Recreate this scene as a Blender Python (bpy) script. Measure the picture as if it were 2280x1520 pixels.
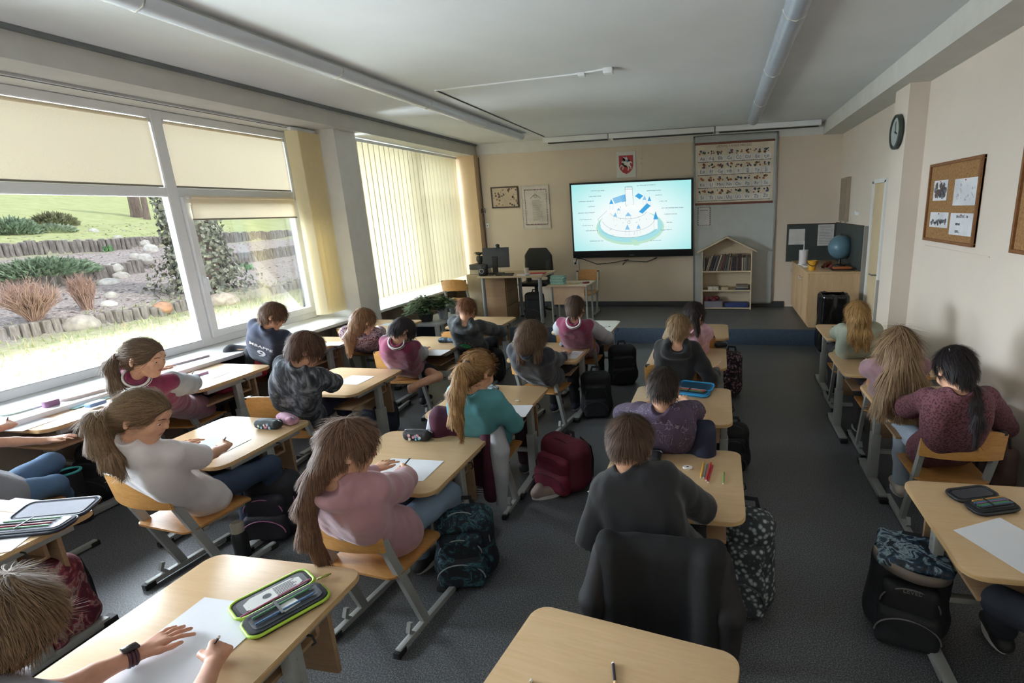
import bpy, bmesh, math, random
import numpy as np
from mathutils import Vector, Matrix, Euler, noise as mnoise
R = math.radians
rnd = random.Random(7)
for o in list(bpy.data.objects):
    bpy.data.objects.remove(o, do_unlink=True)
scene = bpy.context.scene
COL = scene.collection

# ------------------------------------------------------------------ camera
CAM_H = 1.80
F_PX, CX, CY = 1154.2, 1369.4, 760.0
YAW, PITCH, ROLL = -0.20266563, 0.24582226, -0.03596366
_fw = np.array([math.sin(YAW) * math.cos(PITCH), math.cos(YAW) * math.cos(PITCH), -math.sin(PITCH)])
_r0 = np.array([math.cos(YAW), -math.sin(YAW), 0.0])
_u0 = np.cross(_r0, _fw)
_rt = math.cos(ROLL) * _r0 + math.sin(ROLL) * _u0
_up = -math.sin(ROLL) * _r0 + math.cos(ROLL) * _u0
cam_d = bpy.data.cameras.new('camera')
cam = bpy.data.objects.new('camera', cam_d)
COL.objects.link(cam)
m = Matrix.Identity(4)
for i in range(3):
    m[i][0], m[i][1], m[i][2] = _rt[i], _up[i], -_fw[i]
m[2][3] = CAM_H
cam.matrix_world = m
cam_d.sensor_fit = 'HORIZONTAL'
cam_d.sensor_width = 36.0
cam_d.lens = F_PX / 2280.0 * 36.0
cam_d.shift_x = -(CX - 1140.0) / 2280.0
cam_d.clip_start, cam_d.clip_end = 0.02, 300
scene.camera = cam


def at(u, v, x=None, y=None, z=None):
    """the point of the room seen at photo pixel (u, v) that lies on the plane x=, y= or z="""
    d = _fw + _rt * (u - CX) / F_PX - _up * (v - CY) / F_PX
    if z is not None: t = (z - CAM_H) / d[2]
    elif y is not None: t = y / d[1]
    else: t = x / d[0]
    return Vector((d[0] * t, d[1] * t, CAM_H + d[2] * t))


# ------------------------------------------------------------------ light
world = bpy.data.worlds.new('sky')
scene.world = world
world.use_nodes = True
bg = world.node_tree.nodes['Background']
bg.inputs[0].default_value = (0.80, 0.90, 1.0, 1)
bg.inputs[1].default_value = 1.5


def lamp(name, kind, loc, target, energy, color=(1, 1, 1), sx=1, sy=1):
    l = bpy.data.lights.new(name, kind)
    l.energy, l.color = energy, color
    if kind == 'AREA':
        l.shape, l.size, l.size_y = 'RECTANGLE', sx, sy
    o = bpy.data.objects.new(name, l)
    o.location = loc
    o.rotation_euler = (Vector(target) - Vector(loc)).to_track_quat('-Z', 'Z').to_euler()
    COL.objects.link(o)
    return o


sun = lamp('sun', 'SUN', (20, 4, 30), (0, 0, 0), 1.9, (1.0, 0.96, 0.90))
sun.data.angle = R(3)
# area lamps added outside the windows, boosting the daylight inside the room
FILL_TINT = (0.84, 0.92, 1.0)
lamp('added_sky_fill', 'AREA', (-8.2, 6.2, 4.3), (-2.0, 6.4, 0.9), 3300, FILL_TINT, 6.0, 3.0)
lamp('added_sky_fill', 'AREA', (-8.2, 0.6, 4.3), (-2.0, 1.4, 0.9), 3300, FILL_TINT, 6.0, 3.0)
lamp('added_bounce_fill', 'AREA', (-5.6, 6.0, 0.15), (-2.2, 6.0, 3.0), 1050, FILL_TINT, 5.5, 0.9)  # added low lamps aimed up at the ceiling, boosting the ground bounce
lamp('added_bounce_fill', 'AREA', (-5.6, 1.0, 0.15), (-2.2, 1.0, 3.0), 1050, FILL_TINT, 5.0, 0.9)

vs = scene.view_settings
vs.view_transform = 'Standard'
vs.look = 'None'
vs.gamma = 1.0
vs.use_curve_mapping = False
vs.exposure = -0.08
scene.cycles.max_bounces = 8
scene.cycles.diffuse_bounces = 5
scene.cycles.glossy_bounces = 3
scene.cycles.transmission_bounces = 4
scene.cycles.transparent_max_bounces = 8
scene.cycles.caustics_reflective = False
scene.cycles.caustics_refractive = False
scene.cycles.sample_clamp_indirect = 6.0
scene.cycles.use_denoising = True


# ------------------------------------------------------------------ materials
def srgb(c):
    if isinstance(c, str):
        c = tuple(int(c[i:i + 2], 16) / 255 for i in (0, 2, 4))
    return tuple(x / 12.92 if x <= 0.04045 else ((x + 0.055) / 1.055) ** 2.4 for x in c) + (1.0,)


class Nt:
    def __init__(s, mat):
        s.t = mat.node_tree; s.n = s.t.nodes; s.b = s.n['Principled BSDF']
    def add(s, kind, **kw):
        n = s.n.new(kind)
        for k, v in kw.items():
            if hasattr(n, k): setattr(n, k, v)
            else: n.inputs[k.replace('_', ' ')].default_value = v
        return n
    def link(s, a, b): s.t.links.new(a, b)
    def coord(s, which='Object', scale=(1, 1, 1), rot=(0, 0, 0)):
        c = s.add('ShaderNodeTexCoord'); mp = s.add('ShaderNodeMapping')
        mp.inputs['Scale'].default_value = scale; mp.inputs['Rotation'].default_value = rot
        s.link(c.outputs[which], mp.inputs[0]); return mp.outputs[0]
    def noise(s, vec, scale, detail=3, rough=0.55, dist=0.0):
        n = s.add('ShaderNodeTexNoise'); n.inputs['Scale'].default_value = scale
        n.inputs['Detail'].default_value = detail; n.inputs['Roughness'].default_value = rough
        n.inputs['Distortion'].default_value = dist
        s.link(vec, n.inputs['Vector']); return n.outputs['Fac']
    def ramp(s, fac, stops, interp='LINEAR'):
        r = s.add('ShaderNodeValToRGB'); r.color_ramp.interpolation = interp
        e = r.color_ramp.elements
        while len(e) < len(stops): e.new(0.5)
        for k, (p, c) in enumerate(stops): e[k].position = p; e[k].color = srgb(c)
        s.link(fac, r.inputs[0]); return r.outputs[0]
    def bump(s, h, strength=0.3, dist=0.01):
        b = s.add('ShaderNodeBump'); b.inputs['Strength'].default_value = strength
        b.inputs['Distance'].default_value = dist; s.link(h, b.inputs['Height'])
        s.link(b.outputs[0], s.b.inputs['Normal'])


MATS = {}


def mat(name, col='808080', rough=0.6, metal=0.0, var=0.06, vscale=6.0, bump=0.0, bscale=60.0, stretch=(1, 1, 1), spec=0.5, sheen=0.0, sss=0.0, coat=0.0):
    if name in MATS: return MATS[name]
    m = bpy.data.materials.new(name); m.use_nodes = True; MATS[name] = m
    t = Nt(m); c = srgb(col)
    vec = t.coord('Object', stretch)
    f = t.noise(vec, vscale, 4)
    lo = tuple(max(0, x * (1 - 2.2 * var)) for x in c[:3]) + (1,); hi = tuple(min(1, x * (1 + 2.2 * var)) for x in c[:3]) + (1,)
    r = t.add('ShaderNodeValToRGB'); r.color_ramp.elements[0].position = 0.3; r.color_ramp.elements[1].position = 0.7
    r.color_ramp.elements[0].color = lo; r.color_ramp.elements[1].color = hi
    t.link(f, r.inputs[0]); t.link(r.outputs[0], t.b.inputs['Base Color'])
    t.b.inputs['Roughness'].default_value = rough; t.b.inputs['Metallic'].default_value = metal
    t.b.inputs['Specular IOR Level'].default_value = spec
    if sheen: t.b.inputs['Sheen Weight'].default_value = sheen
    if coat: t.b.inputs['Coat Weight'].default_value = coat
    if sss:
        t.b.inputs['Subsurface Weight'].default_value = sss
        t.b.inputs['Subsurface Radius'].default_value = (0.012, 0.005, 0.003)
        t.b.inputs['Subsurface Scale'].default_value = 0.6
    if bump: t.bump(t.noise(vec, bscale, 5, 0.6), bump, 0.004)
    return m


def pattern(name, stops, scale=20, rough=0.8, kind='noise', stretch=(1, 1, 1), dist=0.0, bump=0.2, detail=4, interp='LINEAR'):
    """cloth or surface with a printed or woven pattern, a colour ramp over a noise, cell or wave texture"""
    if name in MATS: return MATS[name]
    m = bpy.data.materials.new(name); m.use_nodes = True; MATS[name] = m
    t = Nt(m); vec = t.coord('Object', stretch)
    if kind == 'noise': f = t.noise(vec, scale, detail, 0.6, dist)
    elif kind == 'cell':
        n = t.add('ShaderNodeTexVoronoi'); n.inputs['Scale'].default_value = scale; t.link(vec, n.inputs['Vector']); f = n.outputs['Distance']
    elif kind == 'spots':
        n = t.add('ShaderNodeTexVoronoi'); n.inputs['Scale'].default_value = scale; t.link(vec, n.inputs['Vector'])
        sp = t.add('ShaderNodeSeparateColor'); t.link(n.outputs['Color'], sp.inputs[0]); f = sp.outputs[0]
    else:
        n = t.add('ShaderNodeTexWave'); n.inputs['Scale'].default_value = scale; n.inputs['Distortion'].default_value = dist
        n.inputs['Detail'].default_value = detail; t.link(vec, n.inputs['Vector']); f = n.outputs['Fac']
    t.link(t.ramp(f, stops, interp), t.b.inputs['Base Color'])
    t.b.inputs['Roughness'].default_value = rough
    if bump: t.bump(t.noise(t.coord('Object'), 90, 4), bump, 0.004)
    return m


def emit(name, col, strength=1.0):
    if name in MATS: return MATS[name]
    m = bpy.data.materials.new(name); m.use_nodes = True; MATS[name] = m
    t = Nt(m); c = srgb(col)
    t.b.inputs['Base Color'].default_value = (0.01, 0.01, 0.01, 1)
    t.b.inputs['Emission Color'].default_value = c; t.b.inputs['Emission Strength'].default_value = strength
    t.b.inputs['Roughness'].default_value = 0.3
    return m


# ------------------------------------------------------------------ meshes
class MB:
    """collects shapes with a material index and links them as ONE mesh object"""
    def __init__(s):
        s.bm = bmesh.new(); s.mi = 0
    def _mark(s, faces):
        for f in faces: f.material_index = s.mi
    def box(s, lo, hi, bev=0.0, rot=None, piv=None, seg=2):
        lo, hi = Vector(lo), Vector(hi)
        r = bmesh.ops.create_cube(s.bm, size=1.0)
        vs_ = r['verts']; c = (lo + hi) / 2; d = hi - lo
        for v in vs_: v.co = Vector((v.co.x * d.x, v.co.y * d.y, v.co.z * d.z)) + c
        fs = {f for v in vs_ for f in v.link_faces}
        if bev:
            es = {e for v in vs_ for e in v.link_edges}
            b = bmesh.ops.bevel(s.bm, geom=list(es), offset=min(bev, min(d) * 0.49), segments=seg, profile=0.6, affect='EDGES')
            fs = {f for f in b['faces']} | {f for f in fs if f.is_valid}
        vs2 = {v for f in fs for v in f.verts}
        if rot is not None:
            p = Vector(piv) if piv is not None else c; M = Euler(rot).to_matrix() if not isinstance(rot, Matrix) else rot
            for v in vs2: v.co = M @ (v.co - p) + p
        s._mark(fs); return list(vs2)
    def prism(s, pts, z0, z1, M=None, bev=0.0):
        """polygon pts (x, y) extruded from z0 to z1; M maps it to the room"""
        lo = [s.bm.verts.new((p[0], p[1], z0)) for p in pts]; hi = [s.bm.verts.new((p[0], p[1], z1)) for p in pts]
        n = len(pts); fs = []
        fs.append(s.bm.faces.new(lo[::-1])); fs.append(s.bm.faces.new(hi))
        for i in range(n): fs.append(s.bm.faces.new((lo[i], lo[(i + 1) % n], hi[(i + 1) % n], hi[i])))
        if bev:
            es = list(fs[1].edges) + list(fs[0].edges)
            b = bmesh.ops.bevel(s.bm, geom=es, offset=bev, segments=2, profile=0.6, affect='EDGES')
            fs = [f for f in fs if f.is_valid] + b['faces']
        if M is not None:
            for v in {v for f in fs for v in f.verts}: v.co = M @ v.co
        s._mark(fs)
    def tube(s, path, r, n=8, closed=False, caps=True, square=None):
        """round (or square=(half width, half height)) bar along a path; r may be a list"""
        P = [Vector(p) for p in path]; rings = []; N = len(P)
        rr = r if isinstance(r, (list, tuple)) else [r] * N
        up = None
        for i in range(N):
            a = P[i - 1] if (i > 0 or closed) else P[i]; b = P[(i + 1) % N] if (i < N - 1 or closed) else P[i]
            t = (b - a).normalized()
            if up is None:
                up = Vector((0, 0, 1)) if abs(t.z) < 0.9 else Vector((0, 1, 0))
            x = t.cross(up).normalized(); u = x.cross(t).normalized(); up = u
            if square:
                hw, hh = square
                ring = [s.bm.verts.new(P[i] + x * sx * hw + u * sy * hh) for sx, sy in ((-1, -1), (1, -1), (1, 1), (-1, 1))]
            else:
                ring = [s.bm.verts.new(P[i] + (x * math.cos(k * 2 * math.pi / n) + u * math.sin(k * 2 * math.pi / n)) * rr[i]) for k in range(n)]
            rings.append(ring)
        k = len(rings[0]); fs = []
        for i in range(N if closed else N - 1):
            A, B = rings[i], rings[(i + 1) % N]
            for j in range(k): fs.append(s.bm.faces.new((A[j], A[(j + 1) % k], B[(j + 1) % k], B[j])))
        if caps and not closed:
            fs.append(s.bm.faces.new(rings[0][::-1])); fs.append(s.bm.faces.new(rings[-1]))
        s._mark(fs)
    def lathe(s, prof, c=(0, 0, 0), n=24, M=None):
        """profile of (radius, z) turned about z"""
        c = Vector(c); rings = []
        for (r, z) in prof:
            if r < 1e-6: rings.append([s.bm.verts.new(c + Vector((0, 0, z)))])
            else: rings.append([s.bm.verts.new(c + Vector((r * math.cos(k * 2 * math.pi / n), r * math.sin(k * 2 * math.pi / n), z))) for k in range(n)])
        fs = []
        for A, B in zip(rings, rings[1:]):
            if len(A) == 1 and len(B) == 1: continue
            for j in range(n):
                a = (A[0],) if len(A) == 1 else (A[j], A[(j + 1) % n]); b = (B[0],) if len(B) == 1 else (B[(j + 1) % n], B[j])
                fs.append(s.bm.faces.new(a + b))
        if M is not None:
            for v in {v for f in fs for v in f.verts}: v.co = M @ v.co
        s._mark(fs)
    def sphere(s, c, r, n=16, sc=(1, 1, 1)):
        g = bmesh.ops.create_uvsphere(s.bm, u_segments=n, v_segments=max(6, n // 2), radius=r)
        for v in g['verts']: v.co = Vector((v.co.x * sc[0], v.co.y * sc[1], v.co.z * sc[2])) + Vector(c)
        s._mark({f for v in g['verts'] for f in v.link_faces})
    def quad(s, pts):
        s._mark([s.bm.faces.new([s.bm.verts.new(p) for p in pts])])
    def grid(s, fn, nu, nv):
        """surface fn(u, v) -> point for u, v in 0..1"""
        V = [[s.bm.verts.new(fn(i / nu, j / nv)) for j in range(nv + 1)] for i in range(nu + 1)]
        s._mark([s.bm.faces.new((V[i][j], V[i + 1][j], V[i + 1][j + 1], V[i][j + 1])) for i in range(nu) for j in range(nv)])
    def mesh(s, name, mats, smooth=None):
        bmesh.ops.recalc_face_normals(s.bm, faces=s.bm.faces[:])
        me = bpy.data.meshes.new(name); s.bm.to_mesh(me); s.bm.free()
        for mm in (mats if isinstance(mats, (list, tuple)) else [mats]): me.materials.append(mm)
        if smooth is None: smooth = 35
        if smooth: me.shade_smooth() if smooth >= 180 else me.set_sharp_from_angle(angle=R(smooth))
        return me
    def obj(s, name, mats, parent=None, smooth=None, loc=None):
        o = bpy.data.objects.new(name, s.mesh(name, mats, smooth)); COL.objects.link(o)
        if loc is not None: o.location = loc
        if parent is not None: attach(o, parent)
        return o


ROOTLOC = {}


def attach(o, parent):
    """child keeps its room coordinates when the parent was marked as holding parts built in room coordinates"""
    o.parent = parent
    if parent.get('_room'):
        o.matrix_parent_inverse = parent_world(parent).inverted()
    return o


def parent_world(p):
    M = Matrix.Translation(p.location) @ p.rotation_euler.to_matrix().to_4x4()
    if p.parent is not None:
        M = parent_world(p.parent) @ p.matrix_parent_inverse @ M
    return M


def tag(o, label, cat, group=None):
    o['label'] = label; o['category'] = cat
    if group: o['group'] = group
    return o


def thing(name, label, cat, loc=(0, 0, 0), rz=0.0, group=None, room=False):
    o = bpy.data.objects.new(name, None); COL.objects.link(o)
    o.location = loc; o.rotation_euler = (0, 0, rz)
    o.empty_display_size = 0.05
    if room: o['_room'] = 1
    return tag(o, label, cat, group)


def structure(o):
    o['kind'] = 'structure'; return o


def children(o): return [c for c in COL.objects if c.parent == o]


KIDS = {}


def dup(root, loc, rz=0.0, label=None, group=None, scale=None):
    if root.name not in KIDS:
        KIDS[root.name] = [(c, [d for d in COL.objects if d.parent == c]) for c in COL.objects if c.parent == root]
    r = root.copy(); COL.objects.link(r); r.location = loc; r.rotation_euler = (0, 0, rz)
    if scale: r.scale = scale
    if label: r['label'] = label
    if group: r['group'] = group
    for c, gs in KIDS[root.name]:
        k = c.copy(); COL.objects.link(k); k.parent = r
        for g in gs:
            q = g.copy(); COL.objects.link(q); q.parent = k
    return r


def rrect(x0, y0, x1, y1, r, n=6):
    pts = []
    rs = r if isinstance(r, (list, tuple)) else (r,) * 4
    for (cx, cy, a, q) in ((x1, y1, 0, rs[0]), (x0, y1, 90, rs[1]), (x0, y0, 180, rs[2]), (x1, y0, 270, rs[3])):
        ox = cx - q if cx == x1 else cx + q; oy = cy - q if cy == y1 else cy + q
        for k in range(n + 1):
            t = R(a + 90 * k / n); pts.append((ox + q * math.cos(t), oy + q * math.sin(t)))
    return pts


def text_mesh(mb, txt, size, M, depth=0.0006, align='CENTER', ext=0.0, space=1.0):
    """real lettering as mesh, laid on the plane of matrix M (x right, y up), added to mb"""
    c = bpy.data.curves.new('lettering', 'FONT'); c.body = txt; c.size = size; c.align_x = align; c.align_y = 'CENTER'
    c.extrude = depth; c.offset = ext; c.resolution_u = 3; c.space_character = space
    o = bpy.data.objects.new('lettering', c); COL.objects.link(o)
    dg = bpy.context.evaluated_depsgraph_get(); me = bpy.data.meshes.new_from_object(o.evaluated_get(dg))
    n0 = len(mb.bm.faces); mb.bm.verts.ensure_lookup_table(); v0 = len(mb.bm.verts)
    mb.bm.from_mesh(me); mb.bm.verts.ensure_lookup_table(); mb.bm.faces.ensure_lookup_table()
    for v in mb.bm.verts[v0:]: v.co = M @ v.co
    for f in mb.bm.faces[n0:]: f.material_index = mb.mi
    bpy.data.objects.remove(o); bpy.data.meshes.remove(me); bpy.data.curves.remove(c)


def frame_m(o, x, y):
    """matrix with origin o, x axis x, y axis y"""
    x, y = Vector(x).normalized(), Vector(y).normalized(); z = x.cross(y)
    m = Matrix.Identity(4)
    for i in range(3): m[i][0], m[i][1], m[i][2], m[i][3] = x[i], y[i], z[i], o[i]
    return m
# ------------------------------------------------------------------ implicit surfaces (bodies, clothes, bags)
def _hash(ix, iy, iz):
    n = (ix * 374761393 + iy * 668265263 + iz * 2147483647 // 3).astype(np.int64)
    n = (n ^ (n >> 13)) * 1274126177
    return ((n ^ (n >> 16)) & 0xffff).astype(np.float32) / 65535.0


def vnoise(P, scale=1.0, seed=0.0):
    """value noise in -1..1 at points P (n, 3); scale a number or a vector of frequencies"""
    Q = P * np.asarray(scale, float) + seed * 17.13 + 500.0
    I = np.floor(Q).astype(np.int64); Fr = (Q - I).astype(np.float32); Fr = Fr * Fr * (3 - 2 * Fr)
    out = 0
    for dx in (0, 1):
        for dy in (0, 1):
            for dz in (0, 1):
                w = (Fr[:, 0] if dx else 1 - Fr[:, 0]) * (Fr[:, 1] if dy else 1 - Fr[:, 1]) * (Fr[:, 2] if dz else 1 - Fr[:, 2])
                out = out + w * _hash(I[:, 0] + dx, I[:, 1] + dy, I[:, 2] + dz)
    return out * 2 - 1


def fbm(P, scale=1.0, oct=3, seed=0.0):
    o = 0; a = 1.0; s = np.asarray(scale, float)
    for k in range(oct): o = o + a * vnoise(P, s, seed + k * 3.7); s = s * 2.1; a *= 0.5
    return o


class Sdf:
    def __init__(s): s.p = []
    def cone(s, a, b, ra, rb=None, k=0.015, op='+', flat=None):
        a, b = np.array(a, float), np.array(b, float); rb = ra if rb is None else rb; m = max(ra, rb)
        s.p.append(('cone', op, k, (a, b, ra, rb), np.minimum(a, b) - m, np.maximum(a, b) + m)); return s
    def chain(s, pts, rs, k=0.015, op='+'):
        for i in range(len(pts) - 1): s.cone(pts[i], pts[i + 1], rs[i], rs[i + 1], k, op)
        return s
    def ell(s, c, r, rot=None, k=0.015, op='+'):
        c = np.array(c, float); r = np.array(r, float); M = np.array(rot) if rot is not None else np.eye(3)
        e = np.sqrt(((M * r) ** 2).sum(1))
        s.p.append(('ell', op, k, (c, r, M), c - e, c + e)); return s
    def box(s, c, h, rad=0.01, rot=None, k=0.008, op='+'):
        c = np.array(c, float); h = np.array(h, float); M = np.array(rot) if rot is not None else np.eye(3)
        e = np.abs(M * h).sum(1)
        s.p.append(('box', op, k, (c, h, M, rad), c - e, c + e)); return s
    def half(s, point, normal, k=0.004):
        """cut away everything on the side normal points to"""
        n = np.array(normal, float); n /= np.linalg.norm(n)
        s.p.append(('half', '-', k, (np.array(point, float), n), None, None)); return s
    def field(s, h):
        lo = np.min([q[4] for q in s.p if q[4] is not None and q[1] == '+'], axis=0) - 3.5 * h - 0.01
        hi = np.max([q[5] for q in s.p if q[5] is not None and q[1] == '+'], axis=0) + 3.5 * h + 0.01
        n = np.ceil((hi - lo) / h).astype(int) + 1
        ax = [(lo[i] + h * np.arange(n[i])).astype(np.float32) for i in range(3)]
        F = np.full(n, 0.25, np.float32)
        for kind, op, k, a, b0, b1 in s.p:
            if b0 is None: sl = [slice(0, n[i]) for i in range(3)]
            else:
                mg = k + 3 * h + 0.012
                sl = [slice(max(0, int((b0[i] - mg - lo[i]) / h)), min(n[i], int((b1[i] + mg - lo[i]) / h) + 2)) for i in range(3)]
            if any(q.stop <= q.start for q in sl): continue
            X = ax[0][sl[0]][:, None, None]; Y = ax[1][sl[1]][None, :, None]; Z = ax[2][sl[2]][None, None, :]
            if kind == 'cone':
                p0, p1, ra, rb = a; d = p1 - p0; L = max(float(d @ d), 1e-12)
                t = np.clip(((X - p0[0]) * d[0] + (Y - p0[1]) * d[1] + (Z - p0[2]) * d[2]) / L, 0, 1)
                D = np.sqrt((X - p0[0] - t * d[0]) ** 2 + (Y - p0[1] - t * d[1]) ** 2 + (Z - p0[2] - t * d[2]) ** 2) - (ra + t * (rb - ra))
            elif kind == 'half':
                p0, nn = a; D = -((X - p0[0]) * nn[0] + (Y - p0[1]) * nn[1] + (Z - p0[2]) * nn[2])
            else:
                c, r, M = a[0], a[1], a[2]
                x, y, z = X - c[0], Y - c[1], Z - c[2]
                l = [x * M[0, j] + y * M[1, j] + z * M[2, j] for j in range(3)]
                if kind == 'ell':
                    q = np.sqrt((l[0] / r[0]) ** 2 + (l[1] / r[1]) ** 2 + (l[2] / r[2]) ** 2) + 1e-6
                    g = np.sqrt((l[0] / r[0] ** 2) ** 2 + (l[1] / r[1] ** 2) ** 2 + (l[2] / r[2] ** 2) ** 2) + 1e-6
                    D = q * (q - 1) / g
                else:
                    rad = min(a[3], min(r) * 0.95)
                    q = [np.abs(l[j]) - (r[j] - rad) for j in range(3)]
                    D = np.sqrt(sum(np.maximum(w, 0) ** 2 for w in q)) + np.minimum(np.maximum(np.maximum(q[0], q[1]), q[2]), 0) - rad
            D = D.astype(np.float32); f = F[sl[0], sl[1], sl[2]]
            if op == '+':
                hh = np.clip(0.5 + 0.5 * (f - D) / k, 0, 1); f[...] = f * (1 - hh) + D * hh - k * hh * (1 - hh)
            else:
                D = -D; hh = np.clip(0.5 - 0.5 * (f - D) / k, 0, 1); f[...] = f * (1 - hh) + D * hh + k * hh * (1 - hh)
        return F, lo
    def surface(s, h):
        F, lo = s.field(h)
        S = F < 0; n = F.shape
        c = sum(S[i:n[0] - 1 + i, j:n[1] - 1 + j, k:n[2] - 1 + k].astype(np.int8) for i in (0, 1) for j in (0, 1) for k in (0, 1))
        cells = np.argwhere((c > 0) & (c < 8))
        if len(cells) == 0: return np.zeros((0, 3)), np.zeros((0, 4), int)
        vi = np.full((n[0] - 1, n[1] - 1, n[2] - 1), -1, np.int32)
        vi[cells[:, 0], cells[:, 1], cells[:, 2]] = np.arange(len(cells))
        cor = {}
        for i in (0, 1):
            for j in (0, 1):
                for k in (0, 1): cor[(i, j, k)] = F[cells[:, 0] + i, cells[:, 1] + j, cells[:, 2] + k]
        acc = np.zeros((len(cells), 3)); cnt = np.zeros(len(cells))
        for axx in range(3):
            for p in (0, 1):
                for q in (0, 1):
                    a = [0, 0, 0]; o2 = [z for z in range(3) if z != axx]; a[o2[0]], a[o2[1]] = p, q; b = list(a); b[axx] = 1
                    fa, fb = cor[tuple(a)], cor[tuple(b)]; mk = (fa < 0) != (fb < 0)
                    t = np.where(mk, fa / np.where(mk, fa - fb, 1), 0)
                    P = np.array(a, float)[None, :].repeat(len(cells), 0); P[:, axx] = t
                    acc += P * mk[:, None]; cnt += mk
        V = (cells + acc / cnt[:, None]) * h + lo
        faces = []
        for axx in range(3):
            o2 = [z for z in range(3) if z != axx]
            sa = [slice(None)] * 3; sb = [slice(None)] * 3; sa[axx] = slice(0, n[axx] - 1); sb[axx] = slice(1, n[axx])
            E = np.argwhere(S[tuple(sa)] != S[tuple(sb)])
            ok = np.all([(E[:, o] > 0) & (E[:, o] < n[o] - 1) for o in o2], axis=0); E = E[ok]
            if len(E) == 0: continue
            inside = S[E[:, 0], E[:, 1], E[:, 2]]
            ids = []
            for (p, q) in ((0, 0), (1, 0), (1, 1), (0, 1)):
                C = E.copy(); C[:, o2[0]] -= p; C[:, o2[1]] -= q
                ids.append(vi[C[:, 0], C[:, 1], C[:, 2]])
            Q = np.stack(ids, 1); flip = inside if axx != 1 else ~inside
            Q[flip] = Q[flip][:, ::-1]; faces.append(Q)
        Q = np.concatenate(faces)
        return V, Q[:, ::-1]


def normals(V, Q):
    a = V[Q[:, 2]] - V[Q[:, 0]]; b = V[Q[:, 3]] - V[Q[:, 1]]; n = np.cross(a, b); N = np.zeros_like(V)
    for i in range(4): np.add.at(N, Q[:, i], n)
    return N / (np.linalg.norm(N, axis=1, keepdims=True) + 1e-9)


def relax(V, Q, it=1):
    for _ in range(it):
        A = np.zeros_like(V); c = np.zeros(len(V))
        for i in range(4):
            j = (i + 1) % 4
            np.add.at(A, Q[:, i], V[Q[:, j]]); np.add.at(A, Q[:, j], V[Q[:, i]]); np.add.at(c, Q[:, i], 1); np.add.at(c, Q[:, j], 1)
        V = V * 0.4 + 0.6 * A / c[:, None]
    return V


def np_mesh(name, V, Q, mats, smooth=True, mi=None):
    me = bpy.data.meshes.new(name)
    me.vertices.add(len(V)); me.vertices.foreach_set('co', np.asarray(V, np.float32).ravel())
    k = Q.shape[1]
    me.loops.add(len(Q) * k); me.loops.foreach_set('vertex_index', np.asarray(Q, np.int32).ravel())
    me.polygons.add(len(Q)); me.polygons.foreach_set('loop_start', np.arange(len(Q), dtype=np.int32) * k)
    me.polygons.foreach_set('use_smooth', np.full(len(Q), bool(smooth)))
    if mi is not None: me.polygons.foreach_set('material_index', np.asarray(mi, np.int32))
    me.update(calc_edges=True); me.validate()
    for mm in (mats if isinstance(mats, (list, tuple)) else [mats]): me.materials.append(mm)
    return me


def soft(name, sdf, h, mats, parent=None, wr=0.0, wscale=18, seed=0.0, stretch=(1, 1, 1), it=1, extra=None, mfn=None, loc=None):
    """links the surface of an implicit shape as one mesh; wr is the height of its folds"""
    V, Q = sdf.surface(h)
    V = relax(V, Q, it)
    if wr:
        N = normals(V, Q); st = np.asarray(stretch, float)
        d = fbm(V, wscale * st, 3, seed); d2 = 1 - np.abs(fbm(V, wscale * 0.6 * st, 2, seed + 9))
        V = V + N * (wr * (0.5 * d + 0.8 * (d2 - 0.6)))[:, None]
    if extra is not None: V, Q = extra(V, Q)
    mi = mfn(V[Q].mean(1)) if mfn is not None else None
    o = bpy.data.objects.new(name, np_mesh(name, V, Q, mats, True, mi)); COL.objects.link(o)
    if loc is not None: o.location = loc
    if parent is not None: attach(o, parent)
    return o
# ------------------------------------------------------------------ room shell
RX, FY, BY, CZ = 1.7665, 8.655, -1.6, 2.969       # right wall, front wall, rear wall, ceiling
SY, PH = 6.946, 0.209                              # platform edge, platform height
WX, SX, BX, BZ = -4.80, -4.20, -4.06, 2.782        # window plane, sill edge, left beam face, beam underside
M_ceil = mat('ceiling_paint', 'dcdfe2', 0.9, var=0.015, vscale=2, bump=0.05, bscale=40)
M_beam = mat('beam_paint', 'c9c8c2', 0.85, var=0.02, bump=0.04)
M_wall = mat('wall_paint', 'd8cab9', 0.85, var=0.02, vscale=1.2, bump=0.08, bscale=70)
M_wallr = mat('wall_paint_warm', 'd8cdc0', 0.85, var=0.02, vscale=1.0, bump=0.08, bscale=70)
M_tan = mat('pilaster_paint', 'cdb495', 0.85, var=0.02)
M_frame = mat('window_frame_plastic', 'eceff2', 0.35, var=0.01)
M_sill = mat('sill_white', 'f1f2f2', 0.4, var=0.01)
M_white = mat('white_paint', 'dcdcd8', 0.6, var=0.02)


def make_floor_mat():
    m = bpy.data.materials.new('speckled_linoleum'); m.use_nodes = True
    t = Nt(m); v = t.coord('Object')
    n1 = t.noise(v, 170, 2, 0.7); n2 = t.noise(v, 1.1, 3)
    c = t.ramp(n1, [(0.36, '3a3b3e'), (0.5, '5a5b5e'), (0.66, '8e9092')])
    mx = t.add('ShaderNodeMixRGB', blend_type='MULTIPLY'); mx.inputs[0].default_value = 1
    t.link(c, mx.inputs[1]); t.link(t.ramp(n2, [(0.3, 'd8d8d4'), (0.7, 'f6f8fa')]), mx.inputs[2])
    t.link(mx.outputs[0], t.b.inputs['Base Color'])
    t.b.inputs['Roughness'].default_value = 0.42; t.b.inputs['Specular IOR Level'].default_value = 0.45
    t.bump(n1, 0.12, 0.002); return m


M_floor = make_floor_mat()
M_step = mat('platform_carpet', '3d4b5c', 0.85, var=0.10, vscale=60, bump=0.15)
M_base = mat('dark_baseboard', '3a3d40', 0.6)


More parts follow.
